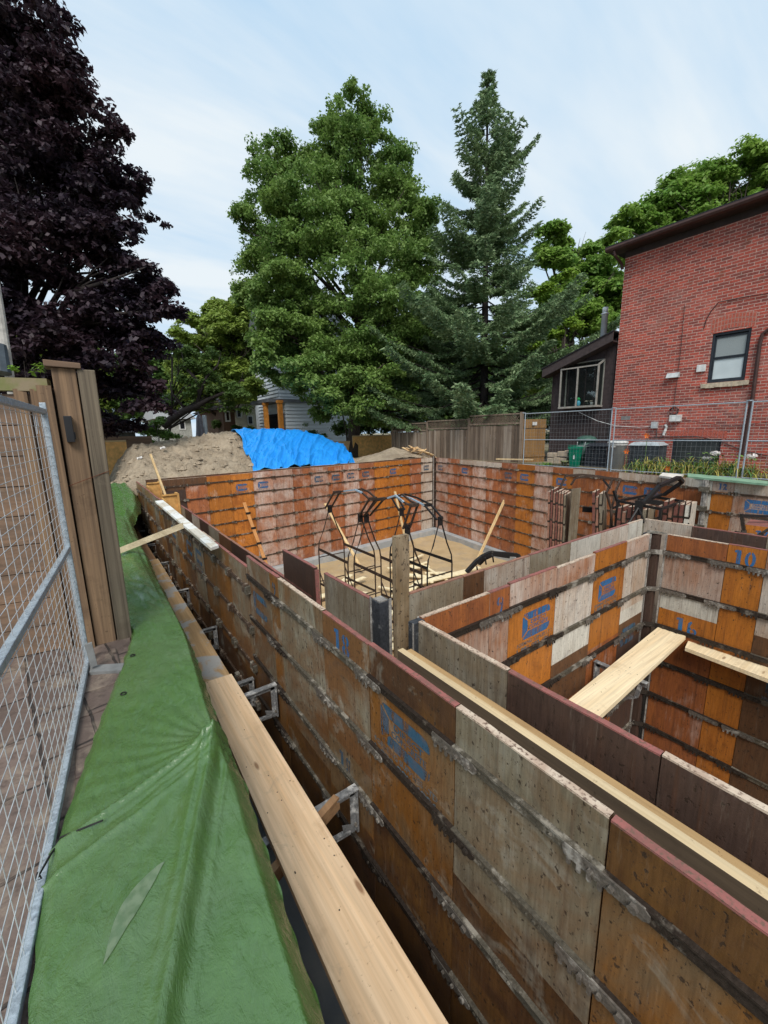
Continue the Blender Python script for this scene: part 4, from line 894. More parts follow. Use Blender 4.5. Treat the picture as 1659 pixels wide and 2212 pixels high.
# blue tarp: quad region draped on the pile
b0, b1 = PY(540, 1022, 13.25), PY(752, 1003, 13.75); t0_, t1_ = PY(511, 936, yc), PY(735, 985, yc)
nu, nv = 200, 110; uu, vv_ = np.meshgrid(np.linspace(0, 1, nu), np.linspace(0, 1, nv), indexing='ij')
Xb = b0[0]+(b1[0]-b0[0])*uu; Xt = t0_[0]+(cX[-2]-t0_[0])*uu; Yb_ = 12.60+.0887*(Xb-1.2)
Xs = Xb*(1-vv_)+Xt*vv_+.06*np.sin(uu*9)*(1-vv_)+.05*np.sin(vv_*17)*(uu < .03); Ys = Yb_+(yc+.6-Yb_)*vv_
zs_ = pile_z(Xs, Ys, .25)
rw = lambda x, y, sd: 1-np.abs(fbm(x, y, 4, sd)-.47)*4.2
crv = .13*np.clip(rw(uu*7-vv_*3.2, vv_*1.1+uu, 50), 0, 1)**2+.07*np.clip(rw(uu*15-vv_*8, vv_*2.2+uu*2, 53), 0, 1)**2+.10*(fbm(uu*5-vv_*2, vv_*2.5, 4, 51)-.5)+.03*(fbm(uu*40-vv_*18, vv_*9, 3, 55)-.5)
zs_ = zs_*(1-.0*vv_)+.07+crv*(1-.35*vv_)
zs_ = np.maximum(zs_, -.12+.02*np.sin(uu*60))
g = G('blue_tarpaulin', .38, 0, .5); n = g.noise(5, 5, None, .6); g.col(g.mix(g.ramp(n, .4, .7, 0, .5), (.012, .25, .72), (.02, .33, .85))).bump(g.noise(9, 5, g.mapping((2.5, .7, .7)), .7), .6, .05)
bt = thing('blue_tarpaulin', 'bright blue tarpaulin draped over the right half of the sand heap', 'tarpaulin', (6, 15, 0))
grid('sheet', np.stack([Xs, Ys, zs_], -1), g.mat, bt)
mb = MB(); mb.tube([(Xs[k, 0], Ys[k, 0]-.01, zs_[k, 0]+.01) for k in range(0, nu, 8)], .012, 5); mb.tube([(Xs[0, k]-.01, Ys[0, k], zs_[0, k]+.01) for k in range(0, nv, 6)], .012, 5)
mb.build('hem', simple('blue_hem', (.03, .30, .70), .5), bt)
# litter on the heap
for k, (x, y) in enumerate(((350, 990), (300, 1010))):
    p = PY(x, y, 15.0-k*.5); p[2] = float(pile_z(np.array(p[0]), np.array(p[1])))+.05
    mb = MB(); mb.raw([p, p+[.16, .05, .03], p+[.12, .1, .09], p+[-.02, .06, .05]], [(0, 1, 2, 3)]); mb.raw([p+[0, 0, .01], p+[.02, -.05, .06], p+[.13, -.02, .05], p+[.16, .05, .04]], [(0, 1, 2, 3)])
    tag(mb.build('scrap_paper', simple('white_scrap_%d' % k, (.75, .73, .70)), None, p), ['white scrap of wrapping high on the sand heap', 'white scrap of wrapping low on the sand heap by the outer wall'][k], 'litter')
# small dirt pile and offcuts
sx, sy = 11.1, 14.6
gx, gy = np.meshgrid(np.linspace(-2.0, 2.3, 80), np.linspace(-1.1, 1.6, 60), indexing='ij')
r_ = np.hypot(gx/2.2, gy/1.6); hz = np.clip(1-r_, 0, 1)**.9*.62+(fbm(gx*2, gy*2, 4, 61)-.5)*.18-.22
tag(grid('dirt_pile', np.stack([gx+sx, gy+sy, hz], -1), SAND, None, (sx, sy, -.2)), 'small heap of gravelly soil between the blue tarpaulin and the fence', 'dirt pile')
rs = random.Random(5)
for k in range(20):
    u_ = rs.random(); p = np.array([11.55+u_*1.1, 14.2-u_*.6+rs.uniform(-.3, .3), .38-u_*.42+rs.uniform(-.05, .06)]); a_ = rs.uniform(0, 6.3); l = rs.uniform(.15, .5)
    d = np.array([math.cos(a_), math.sin(a_), rs.uniform(-.5, .6)])*l/2; mb = MB(); mb.bar(p-d, p+d, rs.choice([.09, .09, .14, .2]), .03, 0, (rs.uniform(-.5, .5), rs.uniform(-.5, .5), 1))
    tag(mb.build('offcut', BAREPLY, None, p), 'pale wood offcut in the jumbled scrap pile against the grey fence', 'offcut', 'offcuts in the scrap pile')
# yellow plywood hoarding
for lab, x0, x1, yt, Yd in (('yellow plywood hoarding sheet by the cedar post behind the sand heap', 217, 272, 952, 19.0), ('pale low plywood hoarding sheet right of the blue tarpaulin', 718, 762, 954, 19.5), ('taller yellow plywood hoarding sheet next to the grey fence', 762, 851, 941, 19.3)):
    a, b = PY(x0, yt, Yd), PY(x1, yt-1, Yd); mb = MB(); mb.box((a[0], Yd, -.5), (b[0], Yd+.02, a[2]))
    t = thing('hoarding', lab, 'hoarding', (a[0], Yd, -.5)); mb.build('sheet', OSB if yt != 954 else BAREPLY, t)
    mb = MB(); mb.box((a[0], Yd-.006, a[2]-.06), (b[0], Yd-.001, a[2])); mb.box((a[0], Yd+.03, -.5), (a[0]+.09, Yd+.08, a[2]-.01)); mb.box((b[0]-.09, Yd+.03, -.5), (b[0], Yd+.08, a[2]-.01)); mb.build('frame', LUMX, t)
mb = MB(); a, b = PY(205, 944, 21.5), PY(300, 945, 21.5); mb.box((a[0]-2, 21.5, -.5), (b[0]+.5, 21.55, a[2]-.15)); mb.box((a[0]-2, 21.45, a[2]-.15), (b[0]+.5, 21.6, a[2])); tag(mb.build('low_fence', CEDX, None, (0, 21.5, -.5)), 'low dark board fence behind the heap at the far left', 'fence')

# ------------------------------------------------------------------ pit contents
def rack(label, x, y0, y1, zp, hwd, hpts, blue=True, mat=RUSTY, floor=-3.28, hmat=None):
    """stillage: at each end two legs meeting at a plate, rails between the ends, folding handle over the top"""
    t = thing('form_rack', label, 'steel rack', (x, (y0+y1)/2, floor))
    for ye in (y0, y1):
        for s_ in (-1, 1):
            mb = MB(); pts = [(x+s_*.04, ye, zp-.06), (x+s_*hwd*.55, ye, zp-.42), (x+s_*hwd*.93, ye, zp-.66), (x+s_*hwd, ye, zp-.82), (x+s_*hwd, ye, floor)]; mb.tube(pts, .0135, 8); mb.build('leg', mat, t)
        mb = MB(); mb.box((x-.05, ye-.012, zp-.08), (x+.05, ye+.012, zp+.08)); mb.tube([(x, ye-.03, zp+.05), (x, ye+.03, zp+.05)], .02, 8); mb.build('plate', BLACK, t)
        for k, z in enumerate((zp-.98, zp-1.5, zp-1.95, zp-2.4)):
            mb = MB(); mb.tube([(x-hwd, ye, z), (x+hwd, ye, z)], .012, 6); mb.build('crossbar', mat, t)
    for s_ in (-1, 1):
        mb = MB(); mb.bar((x+s_*hwd, y0, zp-.80), (x+s_*hwd, y1, zp-.80), .012, .055); mb.build('side_rail', mat, t)
        mb = MB(); mb.bar((x+s_*hwd, y0, zp-1.5), (x+s_*hwd, y1, zp-1.55), .02, .04); mb.build('side_rail', mat, t)
        mb = MB(); mb.bar((x+s_*hwd, y0, zp-2.75), (x+s_*hwd, y1, zp-1.3), .018, .018); mb.build('brace', mat, t)
    for s_ in (-1, 1):
        mb = MB(); q = [np.array(p)+[s_*.07, 0, 0] for p in hpts]; n = len(q)
        for i in range(n-1):
            mi = 1 if blue and i in (2, 3) and s_ < 0 else 0; mb.bar(q[i], q[i+1], .027, .027, mi)
        mb.build('handle_bar', [mat, LBLUE], t)
    mb = MB()
    for p in (hpts[1], hpts[-2]): mb.bar(np.array(p)-[.08, 0, 0], np.array(p)+[.08, 0, 0], .05, .05)
    mb.build('handle_link', mat, t); return t
def P3(px_, py_, X): return PX(px_, py_, X)
hA = [(3.90, 7.36, -.42), P3(728, 1063, 3.9), P3(750, 1060, 3.9), P3(775, 1057, 3.9), P3(790, 1064, 3.9), P3(805, 1077, 3.9), (3.97, 6.20, -.42)]
rack('left-hand black rack frame with chipped blue handle bars in the sandy pit', 3.93, 6.20, 7.36, -.45, .30, hA)
hB = [(4.02, 6.12, -.42), P3(823, 1078, 4.0), P3(845, 1075, 4.0), P3(862, 1069, 4.0), P3(880, 1084, 4.0), P3(895, 1091, 4.0), (3.98, 4.92, -.42)]
rack('middle rack frame behind the caked upright plank', 4.0, 4.92, 6.10, -.45, .30, hB)
hC = [(4.85, 6.13, -.42), P3(852, 1074, 4.85), P3(868, 1068, 4.85), P3(895, 1076, 4.85), P3(924, 1091, 4.85), (4.84, 5.06, -.42)]
rack('right-hand rack frame of the pit group with a dark handle', 4.84, 5.05, 6.13, -.45, .30, hC, True, BLACK)
# lying handle frame behind the dividing wall
t = thing('rack_handle', 'black bent handle frame lying against the dividing wall', 'handle frame', PD(1060, 1215, 6.3))
for off, pp in ((0, [(1008, 1236), (1028, 1214), (1041, 1203), (1060, 1194), (1118, 1199), (1122, 1206)]), (.30, [(1034, 1218), (1046, 1206), (1066, 1197), (1100, 1202)])):
    mb = MB(); q = [PD(x, y, 6.25+off+i*.04) for i, (x, y) in enumerate(pp)]; mb.path(q, .055, .055); mb.build('bar', BLACK, t)
mb = MB()
for x, y in ((1030, 1224), (1048, 1205), (1064, 1200)): mb.tube([PD(x, y, 6.22), PD(x+2, y+14, 6.3)], .012, 6)
mb.build('lug', BLACK, t)
# braces leaning on the far and right walls
for lab, a, b, m_ in (('stained orange brace board leaning on the far wall, black clips along it', PY(527, 1086, 12.0), (3.75, 10.3, -3.2), wood_mat('orange_brace', (.52, .24, .08), (.40, .17, .05), 'z')),
                      ('pale brace leaning on the far wall behind the left-hand rack', PY(702, 1088, 12.1), (6.6, 10.4, -3.2), LUMZ), ('short pale brace leaning on the far wall behind the middle rack', PY(853, 1062, 12.35), (8.9, 10.9, -3.2), LUMZ),
                      ('long pale brace leaning on the right wall', PX(1091, 1078, 11.5), (9.75, 8.55, -3.22), LUMZ)):
    mb = MB(); mb.bar(a, b, .09, .04, 0, (0, -1, .2)); t = thing('brace_board', lab, 'brace', b); mb.build('board', m_, t)
    if 'clips' in lab:
        for k in range(5): q = a+(np.array(b)-a)*(.12+.17*k); mb = MB(); mb.box(q-[.07, .04, .03], q+[.07, -.06, .03]); mb.build('clip', BLACK, t)
# offcuts over the sand
rs = random.Random(21)
PALEOFF = simple('pale_offcut', (.80, .68, .44), .75, 0, 10, .15)
for k in range(76):
    x, y = rs.uniform(4.2, 9.6), rs.uniform(4.6, 10.2)
    if k > 56: x, y = rs.uniform(2.2, 4.8), rs.uniform(3.0, 6.5)
    l = rs.uniform(.3, 1.9); a_ = rs.gauss(.35, .45) if rs.random() < .75 else rs.uniform(0, 3.1); w_ = rs.choice([.04, .05, .09, .09, .14, .2]); z = -3.19+rs.uniform(0, .07)
    d = np.array([math.cos(a_), math.sin(a_), rs.uniform(-.01, .02)])*l/2; mb = MB(); p = np.array([x, y, z]); mb.bar(p-d, p+d, w_, .03)
    tag(mb.build('lumber_offcut', PALEOFF, None, p), 'pale lumber offcut lying on the sandy pit floor', 'offcut', 'lumber offcuts on the pit floor')
# stacks of form panels and the racks on the right
def stack(name, lab, p0, dirn, n, th, h, depth, lean=0, mats=None, notch=True, facek='tan', group=None):
    """p0: near lower corner; panels follow each other along dirn, their edges facing -X"""
    d = nrm(np.array([dirn[0], dirn[1], 0.])); dp = np.array([d[1], -d[0], 0.]); dp = dp if dp[0] > 0 else -dp
    t = thing(name, lab, 'panel stack', p0, group)
    for k in range(n):
        o = np.array(p0)+d*(k*th)+np.array([0, 0, random.uniform(-.05, .05)]); sh_ = np.array(d)*lean; mb = MB(); hh = h+random.uniform(-.06, .06)
        a = [o, o+d*(th*.78), o+d*(th*.78)+dp*depth, o+dp*depth]; mb.hexa(a+[q+sh_+[0, 0, hh] for q in a], 0, [0, 1, 0, 0, 0, 0])
        kd = mats[k % len(mats)]; kd = kd if (kd in P or k < n-1) else 'brown'; mb.build('panel', [P[kd] if k == n-1 or not notch else ED['maroon'] if kd != 'brown' else ED['brown'], ED['pale']], t)
        if notch:
            mb = MB()
            for c in range(int(h/STEP)):
                f = (S0+c*STEP+.02)/h; q = o+sh_*(1-f)+np.array([0, 0, hh*(1-f)]); mb.hexa([q+d*x+dp*y+np.array([0, 0, z]) for x, y, z in
                    [(-.002, -.004, -.03), (th*.9, -.004, -.03), (th*.9, .02, -.03), (-.002, .02, -.03), (-.002, -.004, .01), (th*.9, -.004, .01), (th*.9, .02, .01), (-.002, .02, .01)]])
                mb.hexa([q+d*x+dp*y+np.array([0, 0, z]) for x, y, z in
                    [(th*.78, -.010, -.0), (th*.98, -.010, -.0), (th*.98, .02, -.0), (th*.78, .02, -.0), (th*.78, -.010, .3), (th*.98, -.010, .3), (th*.98, .02, .3), (th*.78, .02, .3)]])
            mb.build('strap', STRAP, t)
    return t
q0 = PD(1196, 1055, 9.0); stack('panel_stack', 'upright stack of form panels with dark red notched edges leaning on the right wall', (q0[0]-.02, q0[1], -3.28), (.35, -1), 7, .055, 2.98, .62, -.10, ['brown', 'red', 'brown', 'red', 'brown', 'brown', 'grey'])
mb = MB(); a = PD(1236, 1057, 8.75); b = PD(1255, 1054, 8.9)
mb.hexa([(a[0]-.05, a[1], -3.28), (b[0]-.05, b[1], -3.28), (b[0], b[1]+.03, -3.28), (a[0], a[1]+.03, -3.28), a, b, b+[.03, .03, 0], a+[.03, .03, 0]]); tag(mb.build('stack_face_panel', P['grey'], None, (a[0], a[1], -3.28)), 'mortar-grey panel closing the front of the leaning panel stack', 'form panel')
q0 = PD(1288, 1068, 8.9); stack('panel_stack', 'pair of tilted form panels beside the arched rack, one edged in white mortar', (q0[0]-.02, q0[1]-.16, -3.28), (.3, -1), 3, .07, 2.95, .55, -.22, ['red', 'brown', 'grey'])
q0 = PD(1335, 1098, 8.4); stack('panel_stack', 'row of red-edged panels standing in the box rack, left half', (q0[0], q0[1], -3.28), (.12, -1), 6, .09, 2.76, .6, 0, ['red', 'brown', 'red', 'pale', 'brown', 'grey'])
q0 = PD(1418, 1092, 8.2); stack('panel_stack', 'row of red-edged panels standing in the box rack, right half', (q0[0]+.1, q0[1], -3.28), (.12, -1), 6, .09, 2.84, .6, 0, ['red', 'red', 'brown', 'red', 'grey', 'white'])
t = thing('form_rack', 'arched black rack behind the leaning panel stacks', 'steel rack', PD(1260, 1200, 9.2))
for k, pp in enumerate(([(1210, 1054), (1222, 1028), (1255, 1025), (1290, 1028), (1324, 1034), (1310, 1064), (1320, 1098), (1322, 1160)], [(1233, 1048), (1243, 1033), (1276, 1028), (1341, 1035), (1332, 1056), (1322, 1095), (1316, 1160)])):
    mb = MB(); mb.path([PD(x, y, 9.3-.06*i+.25*k) for i, (x, y) in enumerate(pp)], .04, .04); mb.build('handle_bar', RUSTY, t)
mb = MB(); mb.bar(PD(1258, 1100, 9.5), PD(1300, 1103, 9.3), .05, .12); mb.bar(PD(1303, 1036, 9.1), PD(1318, 1055, 9.0), .05, .03); mb.bar(PD(1322, 1098, 9.0), PD(1340, 1092, 9.1), .04, .04); mb.bar(PD(1326, 1060, 9.1), PD(1338, 1096, 9.0), .05, .05); mb.build('cross_rail', BLACK, t)
t = thing('form_rack', 'black box rack holding red-edged panels with its tilted lifting arm', 'steel rack', PD(1400, 1200, 8.0)); t.location.z = -3.28
fr_ = [(1334, 1091, 8.5), (1427, 1104, 7.6), (1476, 1086, 8.3), (1394, 1078, 9.1)]; q = [PD(*p) for p in fr_]
for i in range(4):
    q[i][2] = -.42
for i in range(4):
    mb = MB(); mb.bar(q[i], q[(i+1) % 4], .03, .05); mb.build('top_rail', BLACK, t)
    mb = MB(); mb.bar(q[i], (q[i][0], q[i][1], -3.28), .04, .04, 0, (0, 1, 0)); mb.build('leg', BLACK, t)
for i in (0, 1):
    mb = MB(); a, b = [v.copy() for v in (q[i], q[(i+1) % 4])]; a[2] = b[2] = -1.0; mb.bar(a, b, .02, .035); mb.build('side_rail', BLACK, t)
mb = MB(); c_ = PD(1380, 1097, 7.95); mb.bar(c_-[0, 0, .14], c_+[0, 0, .14], .04, .14, 0, (0, 1, 0)); mb.tube([c_+[-.03, 0, 0], PD(1366, 1118, 7.9), PD(1352, 1140, 7.9)], .022, 6); mb.tube([c_, PD(1385, 1110, 7.9), PD(1391, 1130, 7.9)], .022, 6); mb.build('plate', BLACK, t)
mb = MB(); mb.path([c_, PD(1424, 1050, 8.0), PD(1466, 1031, 8.3), PD(1474, 1041, 8.5), PD(1434, 1069, 8.9)], .075, .06); mb.path([PD(1393, 1082, 8.6), PD(1430, 1068, 8.8)], .05, .05); mb.bar(PD(1378, 1080, 8.5), PD(1455, 1091, 8.4), .05, .09); mb.build('lifting_arm', BLACK, t)
t = thing('form_rack', 'rack at the right edge holding an orange block stencilled 10', 'steel rack', PD(1640, 1250, 6.4)); t.location.z = -3.28
for nm, pp, w_, d_ in (('top_rail', [(1601, 1113), (1700, 1117)], .05, 6.6), ('post', [(1602, 1113), (1607, 1145), (1604, 1200)], .06, 6.6), ('top_rail', [(1590, 1151), (1640, 1160), (1700, 1166)], .07, 6.3),
                       ('post', [(1645, 1150), (1650, 1180), (1646, 1210)], .06, 6.2), ('brace', [(1633, 1160), (1662, 1142)], .035, 6.2), ('post', [(1612, 1160), (1614, 1210)], .07, 6.25)):
    mb = MB(); mb.path([PD(x, y, d_) for x, y in pp], w_, w_*.7); mb.build(nm, BLACK if 'rail' in nm else LATCHD, t)
mb = MB(); mb.bar(PD(1592, 1152, 6.28), PD(1630, 1156, 6.28), .05, .035); mb.build('clamp', LATCH, t)
a = PD(1609, 1133, 6.6); wv_ = nrm((.07, -1, 0)); up = np.array([0, 0, 1.]); b = a+wv_*.55; bk = np.array([.55, .05, 0])
mb = MB(); mb.hexa([a-up*.5, b-up*.5, b+bk-up*.5, a+bk-up*.5, a, b, b+bk, a+bk], 0, [0, 1, 0, 0, 0, 0])
o = tag(mb.build('panel_block', [P['orange'], ED['red']], None, a-up*.5), 'orange block of stacked panels stencilled 10 in the rack at the right edge', 'panel block')
number('10', a+wv_*.13-up*.24, wv_, up, np.array([-1., -.07, 0]), .10, .17, o)
# bits on top of the right wall
for lab, px4, z, m_ in (('pale green board lying on the right wall top', [(1485, 1022), (1659, 1039), (1659, 1045), (1486, 1029)], .0, simple('pale_green_board', (.20, .34, .23), .6)), ('white board lying on the right wall beside the green one', [(1432, 1021), (1477, 1025), (1462, 1033), (1424, 1027)], .0, simple('white_board', (.66, .62, .55), .7))):
    q = [PZ(x, y, z) for x, y in px4]; mb = MB(); mb.hexa([p-[0, 0, .04] for p in q[::-1]]+q[::-1]); tag(mb.build('board', m_, None, q[0]), lab, 'board')
a, b = PZ(1072, 991.5, -.0), PZ(1152, 993, .0); mb = MB(); mb.bar(a, b, .09, .04); tag(mb.build('board', LUMX, None, a), 'tan board lying on the ground before the grey fence', 'board')
# ------------------------------------------------------------------ brick house
HX = 13.86; HC = 6.60; HZ = 6.18
g = G('red_brick', .85); cb_ = g.nt.nodes.new('ShaderNodeCombineXYZ'); yv, zv = sepz(g, 1), sepz(g, 2); xv = sepz(g, 0)
g.L(g.math('ADD', yv, xv), cb_.inputs[0]); g.L(zv, cb_.inputs[1])
wn_ = g.nt.nodes.new('ShaderNodeTexNoise'); wn_.inputs['Scale'].default_value = 5; g.L(cb_.outputs[0], wn_.inputs['Vector'])
wv = g.nt.nodes.new('ShaderNodeVectorMath'); wv.operation = 'MULTIPLY_ADD'; g.L(wn_.outputs['Color'], wv.inputs[0]); wv.inputs[1].default_value = (.012, .018, 0); g.L(cb_.outputs[0], wv.inputs[2])
br = g.nt.nodes.new('ShaderNodeTexBrick'); g.L(wv.outputs[0], br.inputs['Vector']); br.inputs['Scale'].default_value = 1; br.inputs['Brick Width'].default_value = .228; br.inputs['Row Height'].default_value = .0745
br.inputs['Mortar Size'].default_value = .0085; br.inputs['Mortar Smooth'].default_value = .15; br.inputs['Bias'].default_value = -.05
br.inputs['Color1'].default_value = (.40, .078, .052, 1); br.inputs['Color2'].default_value = (.17, .050, .042, 1); br.inputs['Mortar'].default_value = (.44, .29, .245, 1)
big = g.noise(.55, 4, g.tc.outputs['Object'], .6); c = g.mix(g.ramp(big, .4, .62, 0, .55), br.outputs['Color'], g.val(br.outputs['Color'], g.math('ADD', 1.35, 0)))
c = g.mix(g.ramp(g.noise(1.3, 4), .52, .75, 0, .22), c, (.50, .30, .25)); c = g.mix(g.ramp(g.noise(3, 4), .6, .75, 0, .5), c, (.13, .07, .045))
c = g.val(c, g.ramp(g.noise(28, 3), .3, .7, .75, 1.2)); g.col(c); g.bump(g.math('SUBTRACT', g.noise(60, 2), g.math('MULTIPLY', br.outputs['Fac'], 2.2)), .7, .008); BRICK = g.mat
house = thing('brick_house', 'tall red brick house with a brown gutter above the flower bed', 'house', (HX, HC, -.3))
wa, wb = PX(1540, 720, HX), PX(1608, 823, HX); WY0, WY1, WZ0, WZ1 = wb[1]+.0, wa[1]+.0, 2.20, 3.46
ba, bb = PX(1453, 948, HX), PX(1553, 992, HX); BY0, BY1, BZ0, BZ1 = bb[1], ba[1], -.2, ba[2]
YE = -14
mb = MB()
def wq(y0, y1, z0, z1, X=HX): mb.poly([(X, y1, z0), (X, y0, z0), (X, y0, z1), (X, y1, z1)])
wq(WY1, HC, -.6, HZ); wq(YE, BY0, -.6, WZ0); wq(YE, WY0, WZ0, HZ)
wq(BY0, WY1, WZ1, HZ) if 0 else None
lo, hi = min(BY0, WY0), max(BY1, WY1)
# rows: basement band, middle band, window band, top band
mb = MB(); wq(BY1, HC, -.6, BZ1); wq(YE, BY0, -.6, BZ1); wq(BY0, BY1, -.6, BZ0); wq(YE, HC, BZ1, WZ0); wq(YE, WY0, WZ0, WZ1); wq(WY1, HC, WZ0, WZ1); wq(YE, HC, WZ1, HZ)
for (y0, y1, z0, z1) in ((WY0, WY1, WZ0, WZ1), (BY0, BY1, BZ0, BZ1)):
    for a, b in (((y0, z0), (y1, z0)), ((y1, z0), (y1, z1)), ((y1, z1), (y0, z1)), ((y0, z1), (y0, z0))):
        mb.poly([(HX, a[0], a[1]), (HX, b[0], b[1]), (HX+.12, b[0], b[1]), (HX+.12, a[0], a[1])])
mb.poly([(HX, HC, -.6), (HX+9, HC, -.6), (HX+9, HC, HZ), (HX, HC, HZ)][::-1]); mb.build('wall', BRICK, house)
BR1 = simple('arch_brick', (.38, .09, .06), .85, 0, 30, .4, .4)
mb = MB()
for row, (z0, h) in enumerate(((WZ1+.01, .105), (WZ1+.125, .105), (WZ1+.24, .105))):
    n = 13
    for k in range(n):
        f = (k+.5)/n; y = WY0-.05+(WY1-WY0+.10)*f; zz_ = z0+.07*math.sin(math.pi*f); mb.box((HX-.005, y-.0245, zz_), (HX+.02, y+.0245, zz_+h-.012))
mb.build('arch', BR1, house)
mb = MB()
for k in range(16): f = (k+.5)/16; y = WY0-.06+(WY1-WY0+.12)*f; mb.box((HX-.0015, y-(WY1-WY0+.12)/32, WZ1+.0+.07*math.sin(math.pi*f)), (HX+.01, y+(WY1-WY0+.12)/32, WZ1+.35+.07*math.sin(math.pi*f)))
mb.build('arch_mortar', simple('mortar', (.36, .19, .15), .9), house)
mb = MB()
for k in range(20):
    f = (k+.5)/20; y = BY0-.1+(BY1-BY0+.2)*f; z0 = BZ1+.01+.05*math.sin(math.pi*f); mb.box((HX-.004, y-.028, z0), (HX+.02, y+.028, z0+.2))
mb.build('arch', BR1, house)
STONE = simple('sill_stone', (.46, .38, .28), .9, 0, 14, .3, .8); DK = simple('dark_blue_frame', (.022, .028, .036), .45); BROWN = simple('brown_gutter', (.055, .028, .024), .45, 0, 6, .2)
mb = MB(); rs = random.Random(8); n = 10
for k in range(n): y0 = WY0-.10+(WY1-WY0+.20)*k/n; mb.box((HX-.07-rs.uniform(0, .02), y0, 2.07+rs.uniform(-.01, .01)), (HX+.08, y0+(WY1-WY0+.2)/n, 2.19))
mb.build('sill', STONE, house)
mb = MB(); x0, x1 = HX+.04, HX+.10
def frame(mb, y0, y1, z0, z1, w, x0, x1): mb.box((x0, y0, z0), (x1, y0+w, z1)); mb.box((x0, y1-w, z0), (x1, y1, z1)); mb.box((x0+.001, y0+w, z0), (x1, y1-w, z0+w)); mb.box((x0+.001, y0+w, z1-w), (x1, y1-w, z1))
frame(mb, WY0+.002, WY1-.002, WZ0+.002, WZ1-.002, .055, HX+.03, HX+.10); frame(mb, WY0+.06, WY1-.06, WZ0+.06, 2.82, .03, HX+.05, HX+.095); frame(mb, WY0+.06, WY1-.06, 2.83, WZ1-.10, .03, HX+.06, HX+.099)
mb.box((HX+.101, WY0, WZ0), (HX+.115, WY1, WZ1)); w = mb.build('window', DK, house)
FR1 = simple('frosted_pane', (.50, .56, .57), .18, 0, 3, .06, 0, .5); FR2 = simple('screened_pane', (.26, .29, .29), .35, 0, 90, .2)
mb = MB(); mb.box((HX+.075, WY0+.09, WZ0+.09), (HX+.085, WY1-.09, 2.79)); mb.build('pane', FR1, w)
mb = MB(); mb.box((HX+.08, WY0+.09, 2.86), (HX+.09, WY1-.09, WZ1-.13)); mb.build('pane', FR2, w)
mb = MB(); frame(mb, BY0+.002, BY1-.002, BZ0+.002, BZ1-.002, .05, HX+.05, HX+.10); w2 = mb.build('window', DK, house)
mb = MB(); mb.box((HX+.07, BY0+.05, BZ0+.05), (HX+.08, BY1-.05, BZ1-.05)); mb.build('pane', simple('dark_pane', (.03, .035, .035), .25, 0, 4, .3, 0, .5), w2)
# eaves
mb = MB(); mb.poly([(HX-.36, HC+.35, HZ+.03), (HX+.02, HC+.35, HZ+.03), (HX+.02, YE, HZ+.03), (HX-.36, YE, HZ+.03)]); mb.box((HX-.02, HC, HZ-.14), (HX+.0-.004, YE, HZ+.03)); mb.build('soffit', simple('soffit', (.035, .025, .022), .7), house)
mb = MB(); prof = [(0, 0), (.11, .02), (.135, .07), (.125, .12), (.0, .12)]; mb.prism([(-x, z) for x, z in prof], (HX-.36, HC+.38, HZ+.02), (1, 0, 0), (0, 0, 1), (0, YE-HC, 0)); mb.build('gutter', BROWN, house)
mb = MB(); mb.tube([(HX-.40, HC+.15, HZ+.02), (HX-.38, HC+.13, HZ-.10), (HX-.10, HC+.05, HZ-.30), (HX-.06, HC+.04, HZ-.45)], .04, 8); mb.build('downpipe', BROWN, house)
mb = MB(); mb.hexa([(HX-.42, HC+.42, HZ+.145), (HX+9, HC+.42, HZ+.145), (HX+9, YE, HZ+.145), (HX-.42, YE, HZ+.145), (HX-.42, HC+.42, HZ+.20), (HX+4.5, HC-3, HZ+1.3), (HX+4.5, YE, HZ+1.3), (HX-.42, YE, HZ+.20)]); mb.build('roof', simple('shingle', (.02, .02, .022), .9, 0, 30, .4, .5), house)
mb = MB(); pts = [PX(x, y, HX-.06) for x, y in ((1680, 700), (1659, 712), (1647, 722), (1641, 745), (1625, 865), (1612, 935), (1604, 985))]; mb.tube(pts, .042, 8); mb.build('downpipe', BROWN, house)
WHT = simple('white_fitting', (.62, .62, .60), .5); GRYB = simple('grey_fitting', (.40, .42, .42), .5); CAB = simple('cable', (.03, .02, .02), .6)
def wbox(nm, x0, y0, x1, y1, dpt, m_, slope=0):
    a, b = PX(x0, y0, HX), PX(x1, y1, HX); mb = MB(); mb.hexa([(HX-dpt, b[1], b[2]), (HX, b[1], b[2]), (HX, a[1], b[2]), (HX-dpt, a[1], b[2]), (HX-dpt+slope, b[1], a[2]), (HX, b[1], a[2]), (HX, a[1], a[2]), (HX-dpt+slope, a[1], a[2])]); return mb
def addb(nm, lst, m_):
    mb = MB()
    for a in lst: q = wbox(nm, *a[:4], a[4], None, a[5] if len(a) > 5 else 0); b = len(mb.v); mb.v += q.v; mb.f += [tuple(b+i for i in f) for f in q.f]; mb.m += q.m
    return mb.build(nm, m_, house)
addb('meter_box', [(1507, 789, 1524, 802, .05)], WHT); addb('vent_hood', [(1443, 807, 1468, 815, .14, .08)], GRYB); addb('junction_box', [(1450, 897, 1472, 910, .12)], WHT); addb('outlet_box', [(1410, 911, 1421, 925, .10)], GRYB)
addb('air_brick', [(1342, 899, 1361, 907, .006)], simple('grey_brick', (.20, .19, .18), .9)); addb('air_brick', [(1678, 922, 1700, 930, .006)], simple('grey_brick2', (.20, .19, .18), .9))
mb = MB(); mb.tube([PX(x, y, HX-.05) for x, y in ((1437, 917), (1440, 922), (1437, 930), (1433, 940))], .035, 8); mb.build('vent_pipe', WHT, house)
